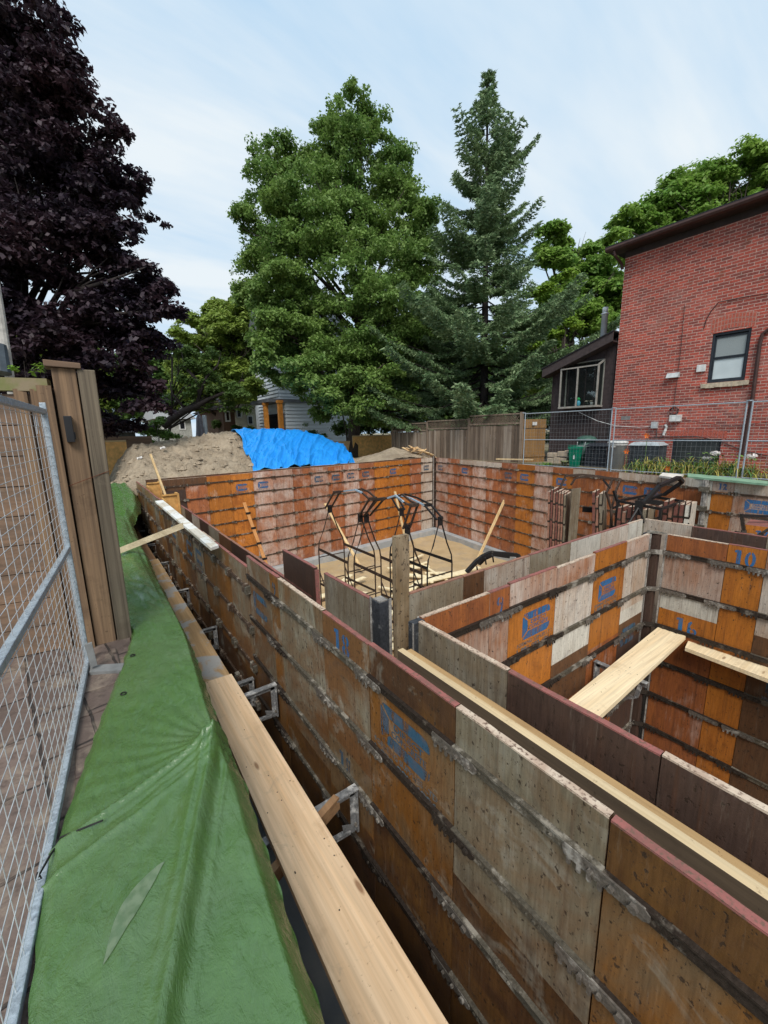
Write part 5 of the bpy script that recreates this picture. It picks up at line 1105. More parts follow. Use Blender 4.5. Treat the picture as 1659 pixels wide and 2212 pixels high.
for nm, pp, r in (('cable', ((1664, 633), (1600, 643), (1552, 653), (1536, 672), (1526, 690), (1520, 711)), .010), ('cable', ((1479, 660), (1470, 760), (1460, 840), (1455, 880), (1453, 900)), .007), ('cable', ((1472, 905), (1520, 914), (1580, 921), (1659, 912)), .006),
                  ('cable', ((1250, 890), (1290, 909), (1330, 920), (1380, 923), (1412, 921)), .009), ('cable', ((1419, 925), (1418, 945)), .012), ('cable', ((1455, 880), (1447, 885), (1447, 893), (1456, 896), (1464, 892), (1465, 884), (1458, 879)), .018), ('cable', ((1400, 946), (1440, 944), (1500, 942), (1552, 952), (1610, 975), (1660, 985)), .013)):
    mb = MB(); mb.tube([PX(x, y, HX-.03) for x, y in pp], r, 6); mb.build(nm, CAB if pp[0][0] != 1250 else WHT, house)
# ---- brown lean-to
ext = thing('lean_to', 'dark brown board-and-batten lean-to with a projecting greenhouse window, against the brick house', 'extension', (HX+.1, 7.8, -.3))
EXM = simple('brown_stain', (.042, .030, .030), .75, 0, 12, .3, .3); EX = HX+.10; FX_ = EX-.42
ra, rb = PX(1328, 712, FX_), PX(1180, 792, FX_); ya, yb = HC+.02, rb[1]+.15
sl_ = (ra[2]-rb[2])/(ra[1]-rb[1]); zr = lambda y: ra[2]+(y-ra[1])*sl_
yl = PX(1190, 880, EX)[1]
mb = MB(); mb.hexa([(EX, ya, -.6), (EX+4, ya, -.6), (EX+4, yl, -.6), (EX, yl, -.6), (EX, ya, zr(ya)-.12), (EX+4, ya, zr(ya)-.12), (EX+4, yl, zr(yl)-.12), (EX, yl, zr(yl)-.12)])
y = ya+.06
while y < yl: mb.box((EX-.02, y, -.5), (EX-.001, y+.035, zr(y)-.14)); y += .30
mb.build('wall', EXM, ext)
mb = MB(); mb.hexa([(FX_, ya, zr(ya)-.30), (FX_+.04, ya, zr(ya)-.30), (FX_+.04, yb, zr(yb)-.30), (FX_, yb, zr(yb)-.30), (FX_, ya, zr(ya)-.03), (FX_+.04, ya, zr(ya)-.03), (FX_+.04, yb, zr(yb)-.03), (FX_, yb, zr(yb)-.03)])
mb.hexa([(FX_+.04, ya, zr(ya)-.31), (EX, ya, zr(ya)-.31), (EX, yb, zr(yb)-.31), (FX_+.04, yb, zr(yb)-.31), (FX_+.04, ya, zr(ya)-.28), (EX, ya, zr(ya)-.28), (EX, yb, zr(yb)-.28), (FX_+.04, yb, zr(yb)-.28)]); mb.build('fascia', simple('fascia_brown', (.05, .037, .036), .7, 0, 10, .25), ext)
mb = MB(); mb.hexa([(FX_-.03, ya-.01, zr(ya)-.028), (EX+4.2, ya-.01, zr(ya)-.028), (EX+4.2, yb+.03, zr(yb)-.028), (FX_-.03, yb+.03, zr(yb)-.028), (FX_-.03, ya-.01, zr(ya)+.01), (EX+4.2, ya-.01, zr(ya)+.01), (EX+4.2, yb+.03, zr(yb)+.01), (FX_-.03, yb+.03, zr(yb)+.01)]); mb.build('roof', simple('lean_to_shingle', (.018, .018, .02), .9, 0, 30, .4, .5), ext)
# greenhouse window
wx = EX-.38; l0, r0 = PX(1206, 880, wx), PX(1288, 874, wx); zt0 = PX(1206, 801, wx)[2]; zb0 = (l0[2]+r0[2])/2; y0, y1 = r0[1], l0[1]; zt1 = zt0+.19
FRM = simple('taupe_window_frame', (.27, .25, .22), .5)
mb = MB(); w_ = .045
for y in (y0, (y0+y1)/2+.02, y1-w_): mb.box((wx, y, zb0), (wx+w_, y+w_, zt0))
mb.box((wx-.01, y0-.01, zb0-.06), (EX, y1+.01, zb0)); mb.box((wx-.002, y0+.002, zt0), (wx+w_, y1-.002, zt0+.04))
for y in (y0+.001, y1-w_-.001): mb.bar((wx+.02, y+w_/2, zt0+.03), (EX, y+w_/2, zt1+.02), w_, w_)
mb.box((EX-.03, y0, zb0), (EX, y0+w_, zt1)); mb.box((EX-.03, y1-w_, zb0), (EX, y1, zt1)); mb.box((EX-.035, y0+w_, zt1-.0), (EX-.001, y1-w_, zt1+.04)); gw = mb.build('greenhouse_window', FRM, ext)
mb = MB(); mb.box((EX-.012, y0+.05, zb0+.01), (EX-.006, y1-.05, zt1-.01)); mb.build('dark_interior', simple('room_dark', (.012, .014, .013), .8), gw)
gl = bpy.data.materials.new('window_glass'); gl.use_nodes = True; nt = gl.node_tree; nt.nodes.clear(); o_ = nt.nodes.new('ShaderNodeOutputMaterial'); mx = nt.nodes.new('ShaderNodeMixShader'); tr = nt.nodes.new('ShaderNodeBsdfTransparent'); gs = nt.nodes.new('ShaderNodeBsdfGlossy')
gs.inputs['Roughness'].default_value = .03; gs.inputs['Color'].default_value = (.7, .8, .78, 1); tr.inputs['Color'].default_value = (.8, .85, .83, 1); mx.inputs[0].default_value = .16; nt.links.new(tr.outputs[0], mx.inputs[1]); nt.links.new(gs.outputs[0], mx.inputs[2]); nt.links.new(mx.outputs[0], o_.inputs[0])
mb = MB(); mb.poly([(wx+.02, y0+.04, zb0), (wx+.02, y1-.04, zb0), (wx+.02, y1-.04, zt0), (wx+.02, y0+.04, zt0)]); mb.poly([(wx+.04, y0+.03, zt0+.04), (wx+.04, y1-.03, zt0+.04), (EX-.03, y1-.03, zt1+.03), (EX-.03, y0+.03, zt1+.03)]); mb.poly([(wx+.04, y0+.02, zb0), (EX-.03, y0+.02, zb0), (EX-.03, y0+.02, zt1), (wx+.04, y0+.02, zt0)]); mb.poly([(wx+.04, y1-.02, zb0), (EX-.03, y1-.02, zb0), (EX-.03, y1-.02, zt1), (wx+.04, y1-.02, zt0)]); mb.build('pane', gl, gw)
def lathe(mb, c, prof, n=14, mi=0):
    b = len(mb.v); c = np.array(c, float)
    for r, z in prof:
        for k in range(n): t = 2*math.pi*k/n; mb.v.append(tuple(c+[r*math.cos(t), r*math.sin(t), z]))
    for i in range(len(prof)-1):
        for k in range(n): k2 = (k+1) % n; mb.f.append((b+i*n+k, b+i*n+k2, b+(i+1)*n+k2, b+(i+1)*n+k)); mb.m.append(mi)
    mb.f.append(tuple(b+k for k in range(n))[::-1]); mb.m.append(mi); e = b+(len(prof)-1)*n; mb.f.append(tuple(e+k for k in range(n))); mb.m.append(mi); return mb
ym = PX(1249, 870, wx+.15)[1]; mb = MB(); lathe(mb, (wx+.15, ym, zb0), [(.05, 0), (.065, .03), (.07, .12), (.05, .17), (.02, .19)]); t = mb.build('bottle', simple('sky_blue_plastic', (.10, .40, .55), .4), None, (wx+.15, ym, zb0), True); tag(t, 'light blue bottle with a green top on the greenhouse window shelf', 'bottle')
mb = MB(); lathe(mb, (wx+.15, ym, zb0+.185), [(.03, 0), (.06, .03), (.05, .07), (.02, .10)]); mb.build('cap', simple('green_plastic', (.02, .35, .10), .4), t, None, True)
for lab, px_, m_ in (('dark plant pot with pale leaves on the greenhouse window shelf', 1267, simple('dark_pot', (.03, .04, .03), .6)), ('white pot at the right of the greenhouse window shelf', 1278, WHT)):
    yy_ = PX(px_, 870, wx+.15)[1]; mb = MB(); lathe(mb, (wx+.15, yy_, zb0), [(.035, 0), (.05, .09), (.055, .10), (.04, .10)]); q = mb.build('pot', m_, None, (wx+.15, yy_, zb0), True); tag(q, lab, 'pot')
    mb = MB(); rs = random.Random(px_)
    for _ in range(14): d = np.array([rs.uniform(-1, 1), rs.uniform(-1, 1), rs.uniform(.3, 1)]); c_ = np.array([wx+.15, yy_, zb0+.11])+d*.04; mb.raw([c_, c_+[.02, .01, .02], c_+[0, .03, .01]], [(0, 1, 2)])
    mb.build('leaves', simple('pale_leaves', (.45, .40, .33), .7), q)
fy_ = PX(1306, 690, 14.6); fz0, fz1 = PX(1306, 719, 14.6)[2]-.3, PX(1308, 664, 14.6)[2]
mb = MB(); H_ = fz1-fz0; lathe(mb, (14.6, fy_[1], fz0), [(.095, 0), (.095, H_*.80), (.12, H_*.80), (.12, H_*.83), (.06, H_*.84), (.06, H_*.87), (.085, H_*.87), (.085, H_), (.03, H_+.01)], 16); mb.build('flue', ZINC, ext, None, True)
# gate beside it
a, b = PY(1131, 903, 9.30), PX(1188, 902, EX-.02); gt = thing('garden_gate', 'amber board gate between the grey fence and the dark lean-to', 'gate', (12.9, 9.3, -.4)); mb = MB(); n = 11
ga = np.array([a[0]+.02, 9.30]); gb = np.array([EX-.05, yl+.12])
for k in range(n):
    p, q = ga+(gb-ga)*(k+.03)/n, ga+(gb-ga)*(k+.97)/n; mb.hexa([(p[0], p[1], -.4), (q[0], q[1], -.4), (q[0], q[1]+.02, -.4), (p[0], p[1]+.02, -.4), (p[0], p[1], 1.42), (q[0], q[1], 1.42), (q[0], q[1]+.02, 1.42), (p[0], p[1]+.02, 1.42)])
mb.build('boards', GATEZ, gt); mb = MB()
for z in (.1, 1.15): mb.bar((ga[0], ga[1]-.015, z), (gb[0], gb[1]-.015, z), .025, .09)
mb.build('rail', GATEZ, gt); mb = MB(); m_ = (ga+gb)/2; mb.box((ga[0]+.25, m_[1]-.04, 1.2), (ga[0]+.5, m_[1]-.03, 1.32)); mb.build('notice_plate', WHT, gt); mb = MB(); mb.box((m_[0]+.1, m_[1]-.05, 1.1), (m_[0]+.14, m_[1]-.02, 1.2)); mb.build('latch', BLACK, gt)
# ---- grey fence with lattice
gf = thing('lattice_fence', 'weathered grey board fence with a lattice top, under the spruce', 'fence', (12.95, 13, -.3))
fpst = [(PX(x, y, 12.95)[1], PX(x, y, 12.95)[2]) for x, y in ((848, 918), (923, 912.4), (1014, 904.8), (1128, 891.6))]; rs = random.Random(3)
for i, (y, z) in enumerate(fpst):
    mb = MB(); mb.box((12.90, y-.045, -.5), (12.99, y+.045, z+.03)); mb.build('post', FENZ, gf)
for (y0_, z0_), (y1_, z1_) in zip(fpst[:-1], fpst[1:]):
    zt_ = z1_; ya_, yb_ = y1_+.05, y0_-.05; lat = .40; mb = MB(); y = ya_; 
    while y < yb_-.02: w_ = min(rs.uniform(.10, .145), yb_-y); o_ = rs.uniform(-.008, .008); mb.box((12.935+o_, y+.006, -.45), (12.955+o_, y+w_-.005, zt_-lat-.02-rs.uniform(0, .012)), rs.choice([0, 0, 1, 2])); y += w_
    mb.build('boards', [FENZ, FENZ2, FENZ3], gf); mb = MB()
    mb.box((12.91, ya_, zt_-lat), (12.97, yb_, zt_-lat+.07)); mb.box((12.91, ya_, zt_-.05), (12.97, yb_, zt_)); mb.build('rail', FENZ, gf); mb = MB(); L_ = yb_-ya_; h_ = lat-.12
    y = ya_-h_
    while y < yb_:
        for s_ in (0, 1):
            a = [y, zt_-lat+.07]; b = [y+h_, zt_-.05]
            if s_: a[0], b[0] = b[0], a[0]
            if min(a[0], b[0]) >= ya_-.001 and max(a[0], b[0]) <= yb_+.001: mb.bar((12.935+.012*s_, a[0], a[1]), (12.935+.012*s_, b[0], b[1]), .008, .030)
        y += .095
    mb.build('lattice', FENZ2, gf)
# ---- temporary mesh fence by the house
tf = [8.70, 5.76, 2.82, -.12, -3.0]
labs = ['mesh fence panel in front of the gate and the black composter', 'mesh fence panel in front of the air conditioner and lilies', 'mesh fence panel at the right edge by the downpipe', 'mesh fence panel beyond the right edge of the view']
for lab, ya_, yb_ in zip(labs, tf[:-1], tf[1:]):
    t = thing('mesh_fence_panel', lab, 'mesh fence', (12.2, (ya_+yb_)/2, -.2), 'mesh fence panels along the right side'); ya_ -= .05; yb_ += .05
    for y in (ya_, yb_): mb = MB(); mb.tube([(12.2, y, -.2), (12.2, y, 1.60)], .018, 8); mb.build('upright', GALV, t)
    for nm, z in (('top_rail', 1.58), ('middle_rail', .72), ('bottom_rail', -.12)): mb = MB(); mb.tube([(12.2, ya_, z), (12.2, yb_, z)], .015, 6); mb.build(nm, GALV, t)
    mb = MB()
    for z in np.arange(-.05, 1.56, .125): mb.tube([(12.2, ya_, z), (12.2, yb_, z)], .0018, 4, 0, False)
    y = yb_+.06
    while y < ya_: mb.tube([(12.2, y, -.12), (12.2, y, 1.58)], .0018, 4, 0, False); y += .10
    mb.build('wire_mesh', GALVW, t)
    mb = MB(); mb.tube([(12.2, ya_+.05, 1.62), (12.2, ya_+.051, 1.60)], .05, 8); mb.box((12.18, ya_-.0, 1.60), (12.22, ya_+.11, 1.625)); mb.build('coupler', GALV, t)
# ---- things by the house wall
def yat(px_, X): return PX(px_, 1000, X)[1]
def zat(py_, px_, X): return PX(px_, py_, X)[2]
GZ = -.16
X_ = 12.75; y = yat(1241, X_); t = thing('green_bin', 'small green bin with a handle between the stone blocks and the black composter', 'bin', (X_, y, GZ)); h = zat(962, 1241, X_)-GZ
mb = MB(); k = .155; mb.hexa([(X_-k*.75, y-k*.75, GZ), (X_+k*.75, y-k*.75, GZ), (X_+k*.75, y+k*.75, GZ), (X_-k*.75, y+k*.75, GZ)]+[(X_-k, y-k, GZ+h*.85), (X_+k, y-k, GZ+h*.85), (X_+k, y+k, GZ+h*.85), (X_-k, y+k, GZ+h*.85)]); GRN = simple('green_bin_plastic', (.0, .16, .09), .45, 0, 5, .2); mb.build('body', GRN, t, None, False, .02)
mb = MB(); mb.hexa([(X_-k*1.1, y-k*1.1, GZ+h*.85), (X_+k*1.1, y-k*1.1, GZ+h*.85), (X_+k*1.1, y+k*1.1, GZ+h*.85), (X_-k*1.1, y+k*1.1, GZ+h*.85), (X_-k, y-k, GZ+h*.93), (X_+k, y-k, GZ+h*.95), (X_+k, y+k, GZ+h*.95), (X_-k, y+k, GZ+h*.93)]); mb.build('lid', GRN, t, None, False, .01)
mb = MB(); mb.tube([(X_-k, y-k, GZ+h*.85), (X_-k*.9, y-k, GZ+h), (X_-k*.9, y+k, GZ+h), (X_-k, y+k, GZ+h*.85)], .012, 6); mb.build('handle', GRN, t)
mb = MB(); mb.prism([(0, 0), (.05, 0), (.05, .10), (.035, .15), (.02, .10), (.0, .13)], (X_-k*.93, y-.02, GZ+h*.38), (0, -1, 0), (0, 0, 1), (-.004, 0, 0)); mb.build('white_mark', WHT, t)
X_ = 12.95; ya_, yb_ = yat(1259, X_), yat(1311, X_); h = zat(957, 1285, X_)-GZ; t = thing('composter', 'black ribbed plastic composter between the green bin and the grey garbage can', 'composter', (X_, (ya_+yb_)/2, GZ)); BKP = simple('black_plastic', (.018, .02, .026), .45, 0, 4, .2)
mb = MB(); n = 6
for i in range(n):
    f0_, f1_ = i/n, (i+1)/n; s0, s1 = .03*i/n*2, .03*(i+.8)/n*2; z0_, z1_ = GZ+h*.86*f0_, GZ+h*.86*(f1_-.02)
    mb.hexa([(X_-.02+s0, yb_+s0, z0_), (X_+.6-s0, yb_+s0, z0_), (X_+.6-s0, ya_-s0, z0_), (X_-.02+s0, ya_-s0, z0_), (X_-.02+s1+.01, yb_+s1, z1_), (X_+.6-s1, yb_+s1, z1_), (X_+.6-s1, ya_-s1, z1_), (X_-.02+s1+.01, ya_-s1, z1_)])
for f in (.08, .35, .62, .9): y = yb_+(ya_-yb_)*f; mb.box((X_-.03, y-.02, GZ), (X_+.03, y+.02, GZ+h*.84))
mb.build('body', BKP, t, None, False, .008); mb = MB(); mb.hexa([(X_-.03, yb_-.01, GZ+h*.86), (X_+.62, yb_-.01, GZ+h*.86), (X_+.62, ya_+.01, GZ+h*.86), (X_-.03, ya_+.01, GZ+h*.86), (X_+.12, yb_+.12, GZ+h), (X_+.5, yb_+.12, GZ+h), (X_+.5, ya_-.12, GZ+h), (X_+.12, ya_-.12, GZ+h)]); mb.build('lid', BKP, t, None, False, .02)
X_ = 13.5; y = yat(1263, X_); h = zat(941, 1263, X_)-GZ; t = thing('wheeled_bin', 'dark green rounded bin with a domed lid behind the black composter', 'bin', (X_, y, GZ)); GG = simple('grey_green_plastic', (.035, .085, .065), .5)
mb = MB(); lathe(mb, (X_, y, GZ), [(.24, 0), (.27, h*.82)], 18); mb.build('body', GG, t, None, True); mb = MB(); lathe(mb, (X_, y, GZ), [(.32, h*.82), (.33, h*.86), (.26, h*.95), (.12, h)], 20); mb.build('lid', GG, t, None, True)
mb = MB(); mb.tube([(X_-.3, y-.13, GZ+h*.80), (X_-.33, y-.13, GZ+h*.66), (X_-.33, y+.13, GZ+h*.66), (X_-.3, y+.13, GZ+h*.80)], .015, 6); mb.build('handle', GRYB, t)
X_ = 12.85; y = yat(1331, X_); h = zat(950, 1331, X_)-GZ; t = thing('garbage_can', 'pale grey round garbage can with a white lid beside the air conditioner', 'garbage can', (X_, y, GZ)); GC = simple('grey_can_plastic', (.50, .49, .46), .55, 0, 5, .1)
mb = MB(); lathe(mb, (X_, y, GZ), [(.20, 0), (.235, h*.80), (.26, h*.81), (.26, h*.88)], 22); mb.build('body', GC, t, None, True); mb = MB(); lathe(mb, (X_, y, GZ), [(.275, h*.88), (.275, h*.93), (.20, h*.97), (.05, h)], 22); mb.build('lid', simple('white_lid', (.58, .58, .56), .5), t, None, True); mb = MB(); mb.box((X_-.30, y-.05, GZ+h*.76), (X_-.24, y+.05, GZ+h*.80)); mb.build('handle', GC, t)
X_ = 12.95; ya_, yb_ = yat(1354, X_), yat(1420, X_); h = zat(955, 1390, X_)-GZ; t = thing('air_conditioner', 'dark louvred air conditioner unit with a pale top under the grey outlet box', 'air conditioner', (X_, (ya_+yb_)/2, GZ)); AC = simple('ac_louvre', (.05, .058, .065), .5, .2); mb = MB(); mb.box((X_+.02, yb_+.02, GZ), (X_+.60, ya_-.02, GZ+h*.88))
for k in range(16): z = GZ+.05+k*(h*.8/16); mb.hexa([(X_-.005, yb_, z), (X_+.02, yb_, z), (X_+.02, ya_, z), (X_-.005, ya_, z), (X_+.01, yb_, z+.02), (X_+.02, yb_, z+.02), (X_+.02, ya_, z+.02), (X_+.01, ya_, z+.02)])
for f in np.linspace(0, 1, 7): y = yb_+(ya_-yb_)*f; mb.box((X_-.012, y-.006, GZ), (X_, y+.006, GZ+h*.88))
mb.build('casing', AC, t); mb = MB(); mb.hexa([(X_-.02, yb_-.02, GZ+h*.88), (X_+.62, yb_-.02, GZ+h*.88), (X_+.62, ya_+.02, GZ+h*.88), (X_-.02, ya_+.02, GZ+h*.88), (X_+.08, yb_+.1, GZ+h), (X_+.52, yb_+.1, GZ+h), (X_+.52, ya_-.1, GZ+h), (X_+.08, ya_-.1, GZ+h)]); mb.build('top_cover', simple('ac_top', (.34, .38, .40), .4), t)
BLK = simple('pale_stone_block', (.42, .33, .24), .9, 0, 10, .25, .5); rs = random.Random(2)
for k, (x0, y0_, x1, y1_) in enumerate(((1181, 978, 1201, 988), (1203, 975, 1225, 987), (1182, 989, 1195, 1000), (1196, 988, 1209, 1000), (1209, 989, 1222, 1000), (1219, 973, 1228, 977))):
    a, b = PX(x0, y0_, 12.7), PX(x1, y1_, 12.7); mb = MB(); mb.box((12.68+rs.uniform(0, .04), b[1]+.005, b[2]-.02 if k > 1 else b[2]), (12.95, a[1]-.005, a[2]))
    tag(mb.build('stone_block', BLK, None, (12.8, a[1], b[2]), False, .012), ['left block of the upper row in the stone pile beside the green bin', 'right block of the upper row in the stone pile beside the green bin', 'left block of the bottom row in the stone pile', 'middle block of the bottom row in the stone pile', 'right block of the bottom row in the stone pile', 'small block on top of the stone pile, touching the green bin'][k], 'stone block')
y = yat(1219, 12.5); mb = MB(); lathe(mb, (12.5, y, GZ), [(.07, 0), (.10, .17), (.115, .17), (.115, .21), (.09, .21)], 14); tag(mb.build('plant_pot', simple('olive_pot', (.20, .22, .10), .7), None, (12.5, y, GZ), True), 'olive green plant pot before the stone blocks', 'pot')
# ---- flower bed
rs = random.Random(77)
def strap_leaf(mb, p, a_, L_, w_, lean, mi, droop=1.0):
    d = np.array([math.cos(a_), math.sin(a_), 0]); s_ = np.array([-d[1], d[0], 0]); n = 6; b = len(mb.v)
    for k in range(n+1):
        t = k/n; c = p+d*L_*lean*t**1.3+np.array([0, 0, L_*(t*(1.25-droop*.85*t*t*lean*1.6))]); w = w_*(1-t**2*.95)*.5; mb.v += [tuple(c-s_*w), tuple(c+s_*w)]
    for k in range(n): mb.f.append((b+2*k, b+2*k+1, b+2*k+3, b+2*k+2)); mb.m.append(mi)
LG = [simple('lily_green', (.10, .20, .035), .55, 0, 6, .35), simple('lily_yellowed', (.36, .31, .07), .6, 0, 6, .3), simple('lily_dark', (.045, .12, .03), .55, 0, 6, .3)]
labs = ['clump of daylily leaves nearest the air conditioner', 'second daylily clump from the air conditioner', 'daylily clump in the middle of the bed', 'yellowing daylily clump below the basement window', 'daylily clump below the white hydrangea', 'last daylily clump before the fence upright', 'daylily clump past the fence upright', 'low clump at the right edge of the bed']
for i, lab in enumerate(labs):
    px_ = 1395+i*32; X_ = 12.55+.12*(i % 2); y = yat(px_, X_); t = thing('daylily', lab, 'plant', (X_, y, GZ), 'daylilies in the flower bed'); mb = MB()
    for k in range(120):
        a_ = rs.uniform(0, 6.28); p = np.array([X_+rs.gauss(0, .12), y+rs.gauss(0, .22), GZ-.02]); strap_leaf(mb, p, a_, rs.uniform(.3, .68), rs.uniform(.016, .030), rs.uniform(.4, 1.2), rs.choice([0, 0, 1, 1, 1, 2]))
    mb.build('leaves', LG, t)
ORG = simple('orange_petal', (.75, .16, .02), .6)
for lab, px_, py_, X_ in (('orange lily bloom before the grey outlet box', 1398, 941, 12.6), ('orange lily bloom beside the garbage can', 1354, 975, 12.4), ('orange lily bloom low in the bed', 1443, 1013, 12.3)):
    p = PX(px_, py_, X_); t = thing('lily_flower', lab, 'flower', (X_, p[1], GZ)); mb = MB(); mb.tube([(X_+.05, p[1]+.03, GZ), (X_+.02, p[1], (p[2]+GZ)/2), p], .006, 5); mb.build('stem', LG[0], t); mb = MB()
    for k in range(6): a_ = k*1.05; d = np.array([-.3, math.cos(a_), math.sin(a_)]); q = np.array([0, -math.sin(a_), math.cos(a_)]); mb.poly([p, p+d*.05+q*.022, p+d*.085, p+d*.05-q*.022])
    mb.build('petals', ORG, t)
HYG = simple('hydrangea_green', (.14, .26, .05), .6, 0, 5, .3)
for lab, px_, py_ in (('white hydrangea bloom in the middle of the bed', 1527, 990), ('small white hydrangea bloom right of the larger one', 1545, 979), ('white bloom past the fence upright', 1624, 985)):
    X_ = 12.8; p = PX(px_, py_, X_); t = thing('hydrangea', lab, 'flower', (X_, p[1], GZ)); mb = MB(); mb.tube([(X_+.1, p[1], GZ), p], .008, 5); mb.build('stem', HYG, t); mb = MB()
    for k in range(150):
        d = nrm([rs.gauss(0, 1), rs.gauss(0, 1), rs.gauss(0, .8)]); c = p+d*np.array([.09, .11, .06]); e = nrm(np.cross(d, [.3, .2, 1])); f = np.cross(d, e); r = .016; mb.poly([c+e*r, c+f*r, c-e*r, c-f*r])
    mb.build('bloom', simple('white_petals', (.74, .68, .66), .7), t); mb = MB()
    for k in range(40): c = p+np.array([rs.gauss(0, .12), rs.gauss(0, .22), -abs(rs.gauss(0, .16))]); a_ = rs.uniform(0, 6.3); d = np.array([math.cos(a_), math.sin(a_), rs.uniform(-.2, .5)]); q = nrm(np.cross(d, [0, 0, 1])); mb.poly([c, c+d*.06+q*.035, c+d*.13, c+d*.06-q*.035])
    mb.build('leaves', HYG, t)
mb = MB()
for k in range(120): 
    p = np.array([12.3+rs.uniform(-.08, .2), rs.uniform(-1, 6.6), GZ+.0]); r = rs.uniform(.02, .06)
    mb.raw([p+r*np.array(d)*rs.uniform(.7, 1.3) for d in ((1, 0, 0), (0, 1, 0), (-1, 0, 0), (0, -1, 0), (0, 0, .7), (0, 0, -.5))], [(0, 1, 4), (1, 2, 4), (2, 3, 4), (3, 0, 4), (1, 0, 5), (2, 1, 5), (3, 2, 5), (0, 3, 5)])
tag(mb.build('bed_stones', simple('bed_stone', (.36, .30, .25), .9, 0, 12, .3), None, (12.4, 3, GZ)), 'small stones edging the flower bed', 'stones', None, 'stuff')
# weed by the cedar post
q = PZ(268, 1478, -.52); t = thing('weed', 'tiny green weed in the paving joint beside the green tarpaulin', 'weed', q); mb = MB()
for k in range(7): a_ = k*.9; d = np.array([math.cos(a_), math.sin(a_), .35]); s_ = np.array([-d[1], d[0], 0]); mb.poly([q, q+d*.022+s_*.008, q+d*.045, q+d*.022-s_*.008])
mb.build('leaves', LG[0], t)
# ------------------------------------------------------------------ houses behind
SID = simple('white_siding', (.60, .65, .70), .6, 0, 3, .06); TRIM = simple('grey_roof_trim', (.14, .15, .17), .6); AMB = simple('amber_post', (.55, .22, .04), .6, 0, 6, .2); VOID = simple('dark_glass', (.012, .014, .018), .2, 0, 3, .2, 0, .5)
def lap(mb, x0, x1, y, z0, z1, st=.16, ang=0):
    st = .24
    z = z0
    while z < z1: h = min(st, z1-z); mb.hexa([(x0, y-.07, z), (x1, y-.07, z), (x1, y, z), (x0, y, z), (x0, y-.006, z+h), (x1, y-.006, z+h), (x1, y, z+h), (x0, y, z+h)]); z += st
def lapy(mb, x, y0, y1, z0, z1):
    z = z0
    while z < z1: h = min(.24, z1-z); mb.hexa([(x-.07, y0, z), (x, y0, z), (x, y1, z), (x-.07, y1, z), (x-.006, y0, z+h), (x, y0, z+h), (x, y1, z+h), (x-.006, y1, z+h)]); z += .24
YH = 27.0; c0 = PY(618, 900, YH); XC = c0[0]; b = PY(760, 940, YH); zl_ = PY(660, 866, YH)[2]; t = thing('siding_house', 'pale blue-white clapboard house with amber porch posts behind the blue tarpaulin', 'house', (XC, YH, -.4))
yb_ = PX(553, 800, XC)[1]; zu = PX(600, 690, XC)[2]; x2 = PY(742, 800, YH+1)[0]
mb = MB(); lap(mb, XC, b[0], YH, -.5, zl_, .17); mb.box((XC, YH, -.5), (b[0], YH+6, zl_)); lapy(mb, XC, YH, yb_, -.5, zl_); mb.build('wall', SID, t)
mb = MB(); lap(mb, XC, x2, YH+1, zl_+.1, zu); lapy(mb, XC, YH+1, yb_, zl_+.1, zu); mb.box((XC, YH+1, zl_), (x2, yb_, zu)); mb.build('upper_wall', SID, t)
mb = MB(); mb.box((XC-1.3, YH-.15, zl_-.14), (b[0]+.1, YH+.95, zl_+.08)); mb.box((XC-1.3, YH+.95, zl_-.14), (XC-.08, yb_-2, zl_+.08)); mb.build('roof', TRIM, t)
mb = MB(); ym_ = (YH+1+yb_)/2; mb.prism([(YH+.5, zu), (yb_+.5, zu), (ym_, zu+2.6)], (XC-.3, 0, 0), (0, 1, 0), (0, 0, 1), (x2-XC+.6, 0, 0)); mb.build('gable_roof', TRIM, t)
mb = MB(); g0, g1 = PX(549, 668, XC-.5), PX(572, 632, XC-.5); mb.bar(g0, g1, .16, .28); mb.bar((g0[0], g0[1]-.5, g0[2]-.2), (g1[0], g1[1], g1[2]-.7), .12, .12); mb.bar((XC-.5, g1[1]+.6, zu-1), (XC-.5, g1[1]+.6, zu+1.2), .15, .15); mb.build('gable_trim', AMB, t)
for px_ in (575, 606):
    q = PX(px_, 900, XC-1.15); mb = MB(); mb.box((q[0]-.13, q[1]-.13, -.5), (q[0]+.13, q[1]+.13, zl_-.16)); mb.box((q[0]-.17, q[1]-.17, zl_-.32), (q[0]+.17, q[1]+.17, zl_-.15)); mb.build('porch_post', AMB, t)
for x0_, x1_, yt in ((581, 603, 896), (609, 616, 894)):
    p, q = PX(x0_, yt, XC), PX(x1_, yt, XC); mb = MB(); mb.box((XC-.10, q[1], -.5), (XC-.08, p[1], p[2])); d = mb.build('door', VOID, t); mb = MB(); mb.box((XC-.12, q[1]-.08, -.5), (XC-.07, q[1], p[2]+.08)); mb.box((XC-.12, p[1], -.5), (XC-.07, p[1]+.08, p[2]+.08)); mb.build('frame', TRIM, d)
for x0_, x1_, y0_, y1_ in ((650, 670, 750, 800), (690, 706, 750, 800)):
    Yd = YH+.9; p, q = PY(x0_, y0_, Yd), PY(x1_, y1_, Yd); mb = MB(); mb.box((p[0], Yd, q[2]), (q[0], Yd+.02, p[2])); wd = mb.build('window', TRIM, t); mb = MB(); mb.box((p[0]+.1, Yd-.02, q[2]+.1), (q[0]-.1, Yd-.004, p[2]-.1)); mb.build('pane', VOID, wd)
mb = MB(); mb.tube([(b[0]-.1, YH-.12, zl_-.2), (b[0]-.1, YH-.12, -.4)], .05, 6); mb.build('downpipe', SID, t)
